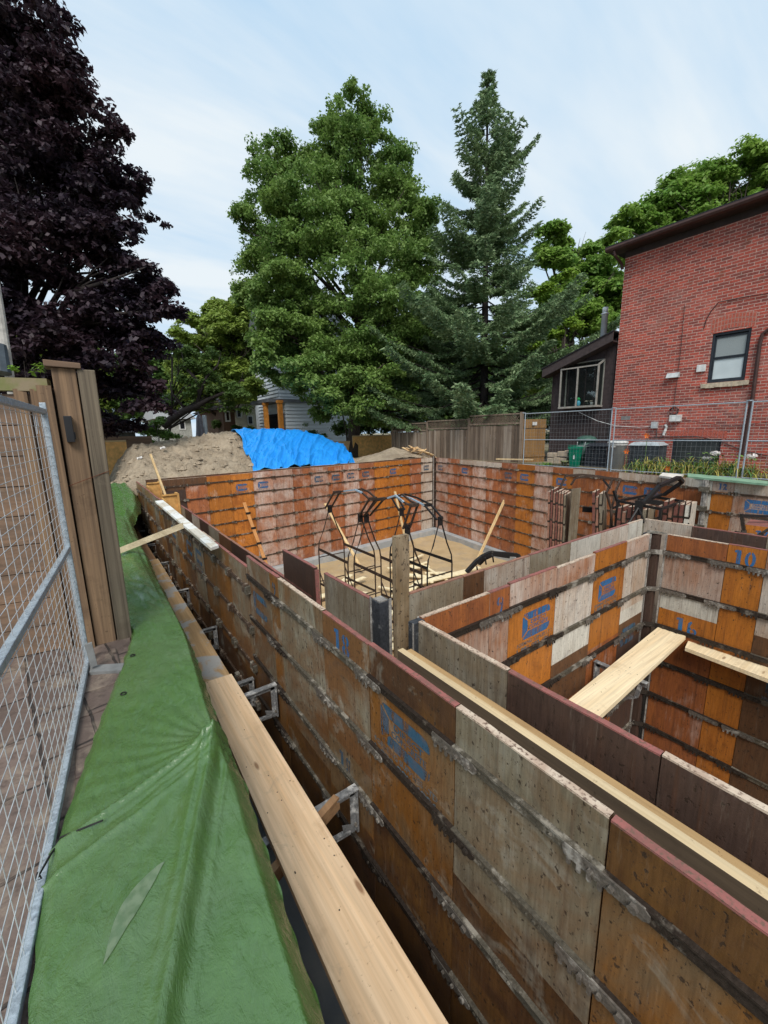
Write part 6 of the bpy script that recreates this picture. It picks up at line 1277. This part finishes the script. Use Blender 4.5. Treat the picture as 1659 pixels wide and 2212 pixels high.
def bhouse(name, lab, x0, x1, yt, Yd, wallm, roofm, roofpx=None, wins=(), depth=8, base=-.5, chim=None):
    a, b = PY(x0, yt, Yd), PY(x1, yt, Yd); z = max(a[2], b[2]); t = thing(name, lab, 'house', ((a[0]+b[0])/2, Yd, base)); mb = MB(); mb.box((a[0], Yd, base), (b[0], Yd+depth, z)); mb.build('wall', wallm, t)
    zr_ = PY((x0+x1)/2, roofpx, Yd)[2] if roofpx else z+.3; zr_ = max(zr_, z+.2); mb = MB(); e = .4
    mb.hexa([(a[0]-e, Yd-e, z), (b[0]+e, Yd-e, z), (b[0]+e, Yd+depth+e, z), (a[0]-e, Yd+depth+e, z), (a[0]+(b[0]-a[0])*.15, Yd+depth*.4, zr_), (b[0]-(b[0]-a[0])*.15, Yd+depth*.4, zr_), (b[0]-(b[0]-a[0])*.15, Yd+depth*.6, zr_), (a[0]+(b[0]-a[0])*.15, Yd+depth*.6, zr_)]); mb.build('roof', roofm, t)
    for (wx0, wx1, wy0, wy1) in wins:
        p, q = PY(wx0, wy0, Yd), PY(wx1, wy1, Yd); mb = MB(); mb.box((p[0]-.1, Yd-.05, q[2]-.1), (q[0]+.1, Yd-.003, p[2]+.1)); wd = mb.build('window', simple('white_trim', (.62, .62, .60), .6), t); mb = MB(); mb.box((p[0], Yd-.06, q[2]), (q[0], Yd-.052, p[2])); mb.build('pane', VOID, wd)
    if chim: q = PY(chim[0], chim[1], Yd+1); mb = MB(); mb.box((q[0]-.4, Yd+depth*.4, z), (q[0]+.4, Yd+depth*.4+.8, q[2])); mb.build('chimney', BR1, t)
    return t
CRM = simple('cream_stucco', (.55, .50, .38), .85, 0, 4, .1); GRS = simple('grey_shingle', (.26, .26, .26), .9, 0, 12, .25); GRW = simple('grey_stucco', (.34, .34, .31), .85); DBR = simple('brown_brick', (.13, .075, .05), .9, 0, 25, .4); DRF = simple('dark_shingle', (.05, .05, .055), .9, 0, 20, .4)
bhouse('cream_house', 'cream stucco house glimpsed left of the clapboard house', 498, 560, 872, 36, CRM, DRF, 850, ((512, 520, 882, 900), (536, 545, 900, 915)))
bhouse('brick_cottage', 'small brown brick house with white windows between the cream house and the umbrella', 480, 506, 884, 31, DBR, DRF, 870, ((488, 495, 890, 908),))
bhouse('grey_roofed_house', 'house with a pale grey shingle roof far behind the leaning branch', 340, 412, 905, 42, GRW, GRS, 858, ((388, 399, 910, 926), (352, 362, 910, 925)), 9, -.5, (362, 858))
bhouse('garage', 'low dark garage with a gable roof at the far left behind the heap', 200, 292, 935, 30, simple('dark_garage', (.07, .075, .07), .8), DRF, 912)
bhouse('distant_house', 'pale house glimpsed through the spruce trunk gap above the grey fence', 1040, 1090, 888, 34, SID, DRF, 872)
# umbrella and screen beside it
q = PY(434, 944, 25.0); zt_ = PY(433, 893, 25.0)[2]; t = thing('patio_umbrella', 'folded grey patio umbrella standing behind the sand heap', 'umbrella', (q[0], 25, -.3)); mb = MB(); mb.tube([(q[0], 25, -.3), (q[0], 25, zt_)], .03, 6); mb.build('pole', GALV, t)
mb = MB(); n = 14; prof = [(.02, zt_), (.12, zt_-.25), (.17, zt_-.9), (.24, zt_-1.5), (.10, zt_-1.7)]; b0_ = len(mb.v)
for r, z in prof:
    for k in range(n): rr = r*(1.25 if k % 2 else .7); mb.v.append((q[0]+rr*math.cos(2*math.pi*k/n), 25+rr*math.sin(2*math.pi*k/n), z))
for i in range(len(prof)-1):
    for k in range(n): k2 = (k+1) % n; mb.f.append((i*n+k, i*n+k2, (i+1)*n+k2, (i+1)*n+k)); mb.m.append(0)
mb.build('canopy', simple('umbrella_cloth', (.12, .12, .14), .8), t)
q = PY(446, 944, 25.2); z_ = PY(446, 897, 25.2)[2]; mb = MB(); mb.tube([(q[0], 25.2, -.3), (q[0], 25.2, z_)], .11, 10); tag(mb.build('steel_flue', GALV, None, (q[0], 25.2, -.3)), 'pale steel pipe standing right beside the folded umbrella', 'pipe')
# utility post, far left
mb = MB(); a = PD(2, 690, 9); b = PD(10, 800, 9); c = PD(-8, 600, 9); t = thing('utility_pole', 'grey utility pole with a dark cover at the left edge above the board fence', 'pole', (b[0], b[1], -.5)); mb.tube([(b[0]-.02, b[1], -.5), a, c+[0, 0, 2.2]], .09, 10); mb.build('pole', simple('pole_grey', (.38, .36, .33), .8), t); mb = MB(); mb.tube([PD(-2, 745, 8.9), PD(2, 806, 8.9)], [.13, .19], 10); mb.build('cover', simple('pole_cover', (.06, .075, .09), .5), t)

# ------------------------------------------------------------------ trees
def leaf_mat(name, c1, c2, c3, trans=.35, rough=.55, nscale=.8):
    m_ = bpy.data.materials.new(name); m_.use_nodes = True; nt = m_.node_tree; b = nt.nodes['Principled BSDF']; b.inputs['Roughness'].default_value = rough; b.inputs['Specular IOR Level'].default_value = .25
    ge = nt.nodes.new('ShaderNodeNewGeometry'); tc_ = nt.nodes.new('ShaderNodeTexCoord'); no = nt.nodes.new('ShaderNodeTexNoise'); no.inputs['Scale'].default_value = nscale; no.inputs['Detail'].default_value = 2; nt.links.new(tc_.outputs['Object'], no.inputs['Vector'])
    mr = nt.nodes.new('ShaderNodeMapRange'); mr.inputs[1].default_value = .38; mr.inputs[2].default_value = .62; nt.links.new(no.outputs[0], mr.inputs[0])
    m1 = nt.nodes.new('ShaderNodeMix'); m1.data_type = 'RGBA'; m1.inputs[6].default_value = c1+(1,); m1.inputs[7].default_value = c2+(1,); nt.links.new(mr.outputs[0], m1.inputs[0])
    r2 = nt.nodes.new('ShaderNodeMapRange'); r2.inputs[1].default_value = .55; r2.inputs[2].default_value = 1.0; r2.inputs[4].default_value = .8; nt.links.new(ge.outputs['Random Per Island'], r2.inputs[0])
    m2 = nt.nodes.new('ShaderNodeMix'); m2.data_type = 'RGBA'; m2.inputs[7].default_value = c3+(1,); nt.links.new(r2.outputs[0], m2.inputs[0]); nt.links.new(m1.outputs[2], m2.inputs[6])
    nt.links.new(m2.outputs[2], b.inputs['Base Color']); tr = nt.nodes.new('ShaderNodeBsdfTranslucent'); nt.links.new(m2.outputs[2], tr.inputs[0]); mx = nt.nodes.new('ShaderNodeMixShader'); mx.inputs[0].default_value = trans
    nt.links.new(b.outputs[0], mx.inputs[1]); nt.links.new(tr.outputs[0], mx.inputs[2]); nt.links.new(mx.outputs[0], nt.nodes['Material Output'].inputs[0]); return m_
def unit(n): v = RNG.normal(size=(n, 3)); return v/np.linalg.norm(v, axis=1, keepdims=True)
def leaves(cent, nper, rad, size, flat=.55, upb=.8, jag=.35, squash=.6):
    n = len(cent)*nper; c = np.repeat(cent, nper, 0); off = unit(n)*(RNG.random((n, 1))**.45)*rad*RNG.uniform(.6, 1.35, (len(cent), 1)).repeat(nper, 0); off[:, 2] *= squash
    p = c+off; nrm_ = unit(n)*flat+np.array([0, 0, upb])+off/rad*.5; nrm_ /= np.linalg.norm(nrm_, axis=1, keepdims=True)
    a = np.cross(nrm_, unit(n)); a /= np.linalg.norm(a, axis=1, keepdims=True); b = np.cross(nrm_, a); s = size*RNG.uniform(.6, 1.3, (n, 1))
    droop = np.array([0, 0, -1.])*s*.25
    v = np.stack([p-a*s*.5, p+b*s*RNG.uniform(.28, .42, (n, 1))+droop*.3, p+a*s*.55+droop, p-b*s*RNG.uniform(.28, .42, (n, 1))], 1); return v.reshape(-1, 3), n
BARK = simple('bark', (.07, .055, .045), .95, 0, 14, .4, .8); BARKD = simple('dark_bark', (.035, .028, .026), .95, 0, 14, .4, .8)
def tree(name, lab, D, lobes, nclump, nper, crad, lsize, mat, trunk, bark, base_z=-.4, shell=.45, limbs=14, group=None, flat=.55, upb=.8, squash=.6, tr0=.28, wexp=2.0, sub=5):
    """lobes: (x, y, radius, depth offset) measured on the picture; they become spheres of real size round a real trunk"""
    base = PD(trunk[0], trunk[1], D); base[2] = base_z; t = thing(name, lab, 'tree', base, group); Cs = []; w = np.array([float(l[2])**wexp for l in lobes]); w = w/w.sum(); allc = []
    for (x, y, r, do), f in zip(lobes, w):
        c = PD(x, y, D+do); R_ = r*(D+do)/FPX; Cs.append((c, R_)); k = max(4, int(nclump*f))
        ns = max(3, int(sub*(r/55.)**1.1)) if sub else 0
        if not ns: pos = c+unit(k)*RNG.random((k, 1))**shell*R_
        else:                                     # boughs: flattened masses with air between them
            sc = c+unit(ns)*(RNG.random((ns, 1))**.42)*R_*np.array([.92, .92, .92]); sr = R_*RNG.uniform(.26, .50, (ns, 1)); sw = (sr[:, 0]**2); idx = RNG.choice(ns, k, p=sw/sw.sum())
            d = unit(k); d[:, 2] = np.where(d[:, 2] < -.1, -d[:, 2]*.6, d[:, 2]); rr = RNG.uniform(.35, 1.0, (k, 1))**.6; rr = np.where(RNG.random((k, 1)) < .10, RNG.uniform(1.0, 1.45, (k, 1)), rr)
            o_ = d*rr*sr[idx]*np.array([1.15, 1.15, .72]); o_[:, 2] -= (np.hypot(o_[:, 0], o_[:, 1])/sr[idx][:, 0])**2*sr[idx][:, 0]*.22; pos = sc[idx]+o_
        allc.append(pos)
    cent = np.concatenate(allc); cent = cent[cent[:, 2] > base_z+.6]; v, n = leaves(cent, nper, crad, lsize, flat, upb, squash=squash); npmesh('crown', v, n, mat, t)
    mb = MB(); top = max(Cs, key=lambda q: q[0][2])[0]; mid = base*.4+top*.6; n_ = 9; pts = []
    for i in range(n_+1): f = i/n_; pts.append(base*(1-f)+(top)*f+np.array([math.sin(f*5)*.15, math.cos(f*4)*.15-.15, 0]))
    mb.tube(pts, [tr0*(1-.85*i/n_) for i in range(n_+1)], 9)
    order = list(range(len(Cs)))
    for j in range(limbs):
        c, R_ = Cs[order[j % len(Cs)]]; e = c+unit(1)[0]*R_*.75; f = min(.8, max(.12, (e[2]-base[2])/(top[2]-base[2])*.62)); s = base*(1-f)+top*f+np.array([math.sin(f*5)*.15, math.cos(f*4)*.15-.15, 0]); m_ = (s+e)/2+np.array([0, 0, .12*np.linalg.norm(e-s)])+unit(1)[0]*.2
        q = (m_+e)/2+unit(1)[0]*.15; r0 = tr0*(1-.85*f)*.55; mb.tube([s, m_, q, e], [r0, r0*.6, r0*.35, r0*.12], 6)
        for _ in range(3): e2 = q+unit(1)[0]*R_*.5+np.array([0, 0, .2]); mb.tube([m_, (m_+e2)/2+unit(1)[0]*.1, e2], [r0*.4, r0*.25, r0*.08], 5)
    mb.build('trunk', bark, t, None, True); return t
PURP = leaf_mat('purple_leaf', (.022, .015, .025), (.045, .023, .030), (.075, .052, .062), .25, .5, .5)
tree('purple_maple', 'very dark purple-leaved maple towering at the left', 12.5, [(-40, -60, 170, 1), (20, 60, 125, 0), (-60, 200, 210, 1), (80, 210, 110, -.5), (140, 290, 100, 0), (40, 380, 190, 1), (215, 370, 78, 0), (180, 470, 115, .5), (250, 470, 52, -.3), (30, 560, 200, 0), (200, 580, 95, 0), (250, 650, 100, .5), (330, 620, 62, 0), (345, 660, 48, 0), (60, 720, 190, 0), (200, 760, 120, 0), (300, 740, 80, .3), (245, 860, 85, .8), (320, 830, 40, .8), (150, 870, 90, .8)],
     5200, 34, .30, .155, PURP, (60, 960), BARKD, -.5, .40, 26, flat=.6, upb=.65, squash=.45)
HORN = leaf_mat('hornbeam_leaf', (.112, .208, .046), (.18, .285, .064), (.28, .38, .125), .42, .5, .45)
tree('hornbeam', 'large dense green broadleaf tree in the middle, taller than the white house', 22.5, [(778, 262, 58, 0), (745, 300, 60, 0), (690, 300, 48, 0), (820, 320, 58, 0), (640, 355, 60, 0), (585, 350, 55, 0), (740, 390, 110, 0), (865, 390, 62, 0), (900, 440, 48, 0), (590, 430, 72, -.5), (560, 500, 58, 0), (680, 480, 110, -1), (820, 500, 120, 0), (900, 540, 60, 0), (560, 590, 62, 0), (540, 620, 42, -.5), (650, 600, 110, -1), (780, 640, 130, -1), (890, 640, 80, 0), (610, 700, 70, 0), (650, 760, 70, -1), (720, 760, 100, -1.5), (830, 780, 100, -1), (720, 850, 45, -1), (800, 865, 50, -1.5), (860, 880, 40, -1.5), (655, 815, 38, -1), (600, 790, 36, -2), (585, 730, 40, -2), (575, 660, 40, -2), (620, 830, 24, -2), (690, 880, 30, -1), (640, 740, 45, -2), (720, 800, 60, -3), (650, 700, 60, -2.5), (800, 820, 60, -3), (770, 880, 30, -3), (910, 480, 50, 0), (920, 560, 55, 0), (900, 720, 70, 0), (930, 650, 50, 0), (880, 800, 60, 0), (580, 560, 60, 0), (620, 460, 60, 0), (600, 700, 55, -4), (580, 780, 42, -4), (640, 800, 55, -4), (565, 650, 42, -3), (700, 850, 45, -4), (620, 620, 60, -3)],
     7600, 38, .34, .155, HORN, (760, 950), BARK, -.3, .42, limbs=46, wexp=1.8, sub=8, flat=.7, upb=.7, squash=.75, tr0=.35)
MAPR = leaf_mat('bright_maple_leaf', (.14, .27, .045), (.22, .35, .06), (.32, .43, .12), .42, .5, .4)
tree('maple', 'bright green maple crown rising over the roof of the brick house', 33, [(1490, 420, 68, 0), (1560, 395, 68, 0), (1625, 400, 70, 0), (1700, 420, 80, 0), (1425, 450, 50, 0), (1380, 500, 55, 0), (1470, 500, 90, 0), (1600, 490, 90, 0), (1360, 560, 60, 0)], 2600, 34, .50, .30, MAPR, (1560, 950), BARK, -.3, .36, 22, tr0=.35, sub=8)
tree('maple', 'green maple filling the gap between the spruce and the brick house', 29, [(1240, 545, 52, 0), (1300, 540, 48, 0), (1195, 590, 45, 0), (1275, 610, 75, 0), (1330, 620, 60, 0), (1200, 660, 60, 0), (1280, 700, 80, 0), (1340, 700, 60, 0), (1220, 770, 65, 0), (1170, 700, 50, 0), (1150, 800, 50, 0), (1180, 530, 40, 0), (1240, 840, 50, 0)], 2900, 34, .42, .25, MAPR, (1260, 950), BARK, -.3, .38, 24, tr0=.3, sub=8)
LIME = leaf_mat('lime_leaf', (.15, .27, .03), (.21, .33, .04), (.28, .38, .06), .4)
tree('young_tree', 'small yellow-green tree right behind the spruce', 25, [(1185, 640, 38, 0), (1220, 620, 30, 0), (1195, 690, 40, 0), (1235, 700, 34, 0), (1170, 740, 34, 0)], 300, 36, .34, .18, LIME, (1195, 930), BARK, -.3, .4, 10, tr0=.12)
LT = leaf_mat('light_leaf', (.17, .25, .045), (.24, .33, .06), (.31, .38, .10), .4, .5, .5)
tree('elm', 'lighter green tree between the purple maple and the middle tree', 32, [(460, 690, 48, 0), (510, 680, 52, 0), (420, 730, 45, 0), (480, 760, 75, 0), (545, 740, 60, 0), (400, 790, 45, 0), (460, 830, 50, 0), (530, 820, 55, 0), (560, 680, 45, 0), (440, 860, 45, 0), (510, 740, 60, 0), (390, 760, 45, -2), (400, 840, 40, -3), (500, 850, 35, -4), (545, 830, 30, -4), (470, 700, 50, -2), (380, 880, 22, -4)], 2600, 36, .42, .25, LT, (480, 950), BARK, -.3, .4, 18, tr0=.3, sub=7)
DG = leaf_mat('dark_green_leaf', (.07, .13, .03), (.11, .18, .04), (.16, .23, .07), .35)
lt = tree('crab_apple', 'dark-limbed leaning tree with a low thick branch over the heap', 25, [(400, 800, 48, 0), (450, 780, 45, 0), (370, 850, 30, 0), (500, 830, 42, 0), (430, 840, 35, -.5), (530, 860, 30, 0), (380, 750, 35, 0), (480, 870, 25, 0)], 260, 34, .36, .17, DG, (345, 925), BARKD, -.3, .45, 16, tr0=.13)
mb = MB(); q = [PD(x, y, 24.6) for x, y in ((352, 920), (375, 902), (402, 886), (424, 878), (452, 862), (480, 850), (520, 846))]; mb.tube(q, [.26, .23, .20, .17, .12, .09, .04], 10)
mb.tube([PD(424, 878, 24.6), PD(432, 850, 24.5), PD(424, 820, 24.4), PD(398, 790, 24.4), PD(392, 760, 24.4)], [.14, .13, .10, .07, .03], 8); mb.tube([PD(432, 850, 24.5), PD(446, 815, 24.7), PD(470, 790, 24.7), PD(478, 760, 24.7)], [.10, .08, .05, .02], 8); mb.tube([PD(402, 886, 24.6), PD(372, 850, 24.3), PD(366, 820, 24.3)], [.09, .06, .02], 8)
mb.build('branch', BARKD, lt, None, True)
BK = leaf_mat('backdrop_leaf', (.055, .11, .025), (.09, .16, .035), (.13, .20, .05), .35)
for lab, px_, lob in (('distant green tree seen low through the purple maple', 130, [(60, 780, 80, 0), (140, 760, 60, 0), (120, 850, 70, 0), (220, 850, 70, 0)]), ('distant green tree behind the grey-roofed house', 330, [(320, 800, 60, 0), (380, 820, 50, 0), (300, 860, 60, 0), (420, 840, 50, 0), (460, 850, 50, 0)]),
                       ('distant tree behind the cream house', 540, [(520, 790, 60, 0), (590, 780, 60, 0), (560, 850, 35, 0)]), ('distant tree behind the middle tree', 850, [(820, 760, 90, 0), (900, 800, 80, 0), (780, 850, 60, 0), (950, 860, 70, 0)]),
                       ('distant tree behind the spruce', 1080, [(1010, 820, 90, 0), (1100, 800, 90, 0), (1150, 850, 60, 0), (1040, 880, 50, 0)]), ('distant tree in the gap between the middle tree and the spruce', 960, [(930, 700, 60, 0), (950, 780, 80, 0), (880, 870, 60, 0), (980, 870, 60, 0)]), ('distant tree beside the lean-to roof', 1200, [(1200, 800, 60, 0), (1150, 780, 60, 0), (1230, 850, 50, 0)])):
    tree('distant_tree', lab, 46, lob, 900, 28, .75, .45, BK if px_ != 130 else LT, (px_, 950), BARK, -.4, .4, 6, 'trees along the horizon', tr0=.25, sub=0)
# spruce
SPR = leaf_mat('spruce_needle', (.10, .175, .075), (.18, .265, .12), (.34, .42, .23), .22, .6, 1.1)
def spruce(D):
    base = PD(1045, 960, D); base[2] = -.3; top = PD(1054, 150, D); t = thing('spruce', 'tall pointed blue-green spruce with drooping boughs over the grey fence', 'tree', base); ax_ = top-base; Hh = ax_[2]; V = []; mb = MB(); mb.tube([base, base+ax_*.5, top], [.24, .13, .02], 9)
    prof_y = [150, 200, 260, 300, 345, 390, 420, 470, 520, 570, 620, 660, 700, 760, 820, 870, 905]; prof_r = [2, 15, 32, 60, 96, 104, 76, 112, 124, 120, 165, 190, 205, 225, 240, 230, 150]; k = D/FPX; n_br = 0; y = 165.
    needles = []
    while y < 893:
        f = (y-150)/(960-150.); c = top-ax_*f; R_ = np.interp(y, prof_y, prof_r)*k
        nb = 5 if y > 300 else 4
        for j in range(nb):
            a_ = RNG.uniform(0, 2*math.pi); L_ = R_*.92*(RNG.uniform(.58, 1.0) if RNG.random() > .25 else RNG.uniform(1.0, 1.32)); d = np.array([math.cos(a_), math.sin(a_), 0]); up_ = np.interp(y, [150, 350, 600, 900], [.55, .18, -.12, -.25])
            n = 7; pts = [c+d*L_*(i/n)+np.array([0, 0, L_*(up_*(i/n)+.28*(i/n)**2-.10*math.sin(math.pi*i/n))]) for i in range(n+1)]; mb.tube([pts[0], pts[3], pts[6]], [.03*L_/3+.008, .016*L_/3+.005, .004], 5); side = np.array([-d[1], d[0], 0])
            steps = max(4, int(L_/.13))
            for i in range(steps):
                s = (i+.6)/steps; 
                if s < .18: continue
                q = pts[0]+(pts[-1]-pts[0])*s; ii = s*n; i0 = min(n-1, int(ii)); q = pts[i0]+(pts[i0+1]-pts[i0])*(ii-i0); tw = (.10+.30*L_*.45*(1-s)**.7*min(1, s*2.4)+.12)
                for sg in (-1, 1):
                    e = q+side*sg*tw*RNG.uniform(.7, 1.15)+d*tw*.55+np.array([0, 0, -tw*RNG.uniform(.10, .45)]); m_ = max(3, int(tw/.05))
                    for z in range(m_): g_ = (z+.5)/m_; needles.append((q+(e-q)*g_, (e-q)/np.linalg.norm(e-q)))
        y += np.interp(y, [150, 400, 900], [13, 15, 15])
    P0 = np.array([a for a, b in needles]); D0 = np.array([b for a, b in needles]); per = 4; p = np.repeat(P0, per, 0)+RNG.normal(size=(len(P0)*per, 3))*.035; dd_ = np.repeat(D0, per, 0)+unit(len(P0)*per)*.75+np.array([0, 0, .15]); dd_ /= np.linalg.norm(dd_, axis=1, keepdims=True)
    a = np.cross(dd_, unit(len(dd_))); a /= np.linalg.norm(a, axis=1, keepdims=True); s = RNG.uniform(.08, .17, (len(dd_), 1)); w = s*.24
    v = np.stack([p-dd_*s*.4, p+a*w, p+dd_*s, p-a*w], 1).reshape(-1, 3); print('spruce', len(dd_)); npmesh('crown', v, len(dd_), SPR, t); mb.build('trunk', BARKD, t, None, True)
spruce(20.0)
# bushes
BU = leaf_mat('bush_leaf', (.09, .18, .03), (.14, .24, .045), (.20, .29, .07), .35)
tree('bush', 'leafy light green bush behind the left end of the sand heap', 22.5, [(310, 930, 26, 0), (345, 922, 25, 0), (335, 945, 28, 0), (368, 940, 18, 0)], 150, 34, .22, .12, BU, (330, 962), BARK, -.4, .5, 8, tr0=.04)
tree('bush', 'thin young bush in front of the clapboard wall', 25, [(660, 930, 17, 0), (680, 938, 18, 0), (695, 945, 12, 0), (650, 945, 12, 0)], 50, 26, .2, .12, DG, (672, 960), BARK, -.4, .6, 10, tr0=.03)
tree('hedge', 'dark hedge filling the gap behind the yellow hoarding', 26, [(735, 925, 16, 0), (770, 920, 18, 0), (800, 918, 20, 0), (830, 915, 20, 0), (860, 912, 20, 0), (890, 905, 22, 0)], 420, 26, .3, .16, DG, (800, 950), BARK, -.4, .5, 6, tr0=.05, sub=0)
tree('bush', 'dark shrub at the foot of the cream house', 30, [(520, 925, 16, 0), (545, 930, 14, 0), (470, 925, 18, 0)], 60, 28, .25, .15, DG, (520, 950), BARK, -.4, .5, 6, tr0=.04)
tree('sapling', 'slim sapling with a bare stem before the clapboard house', 24, [(742, 862, 24, 0), (760, 850, 22, 0), (728, 850, 20, 0)], 60, 30, .25, .13, HORN, (748, 950), BARK, -.4, .5, 6, tr0=.07)
tree('vine', 'leafy vine tips over the board fence beside the cedar post', 4.3, [(84, 800, 10, 0), (96, 790, 9, 0), (30, 800, 8, 0)], 8, 5, .05, .05, LIME, (90, 900), BARK, -.4, .5, 2, tr0=.006)
plant = simple('fern_green', (.12, .24, .03), .6)
q = PX(1180, 1000, 12.45); t = thing('small_plant', 'little green plant left of the stone blocks', 'plant', (12.45, q[1], -.16)); mb = MB(); rs = random.Random(6)
for k in range(60): strap_leaf(mb, np.array([12.45+rs.gauss(0, .06), q[1]+rs.gauss(0, .12), -.16]), rs.uniform(0, 6.28), rs.uniform(.1, .24), .03, .7, 0)
mb.build('leaves', plant, t)
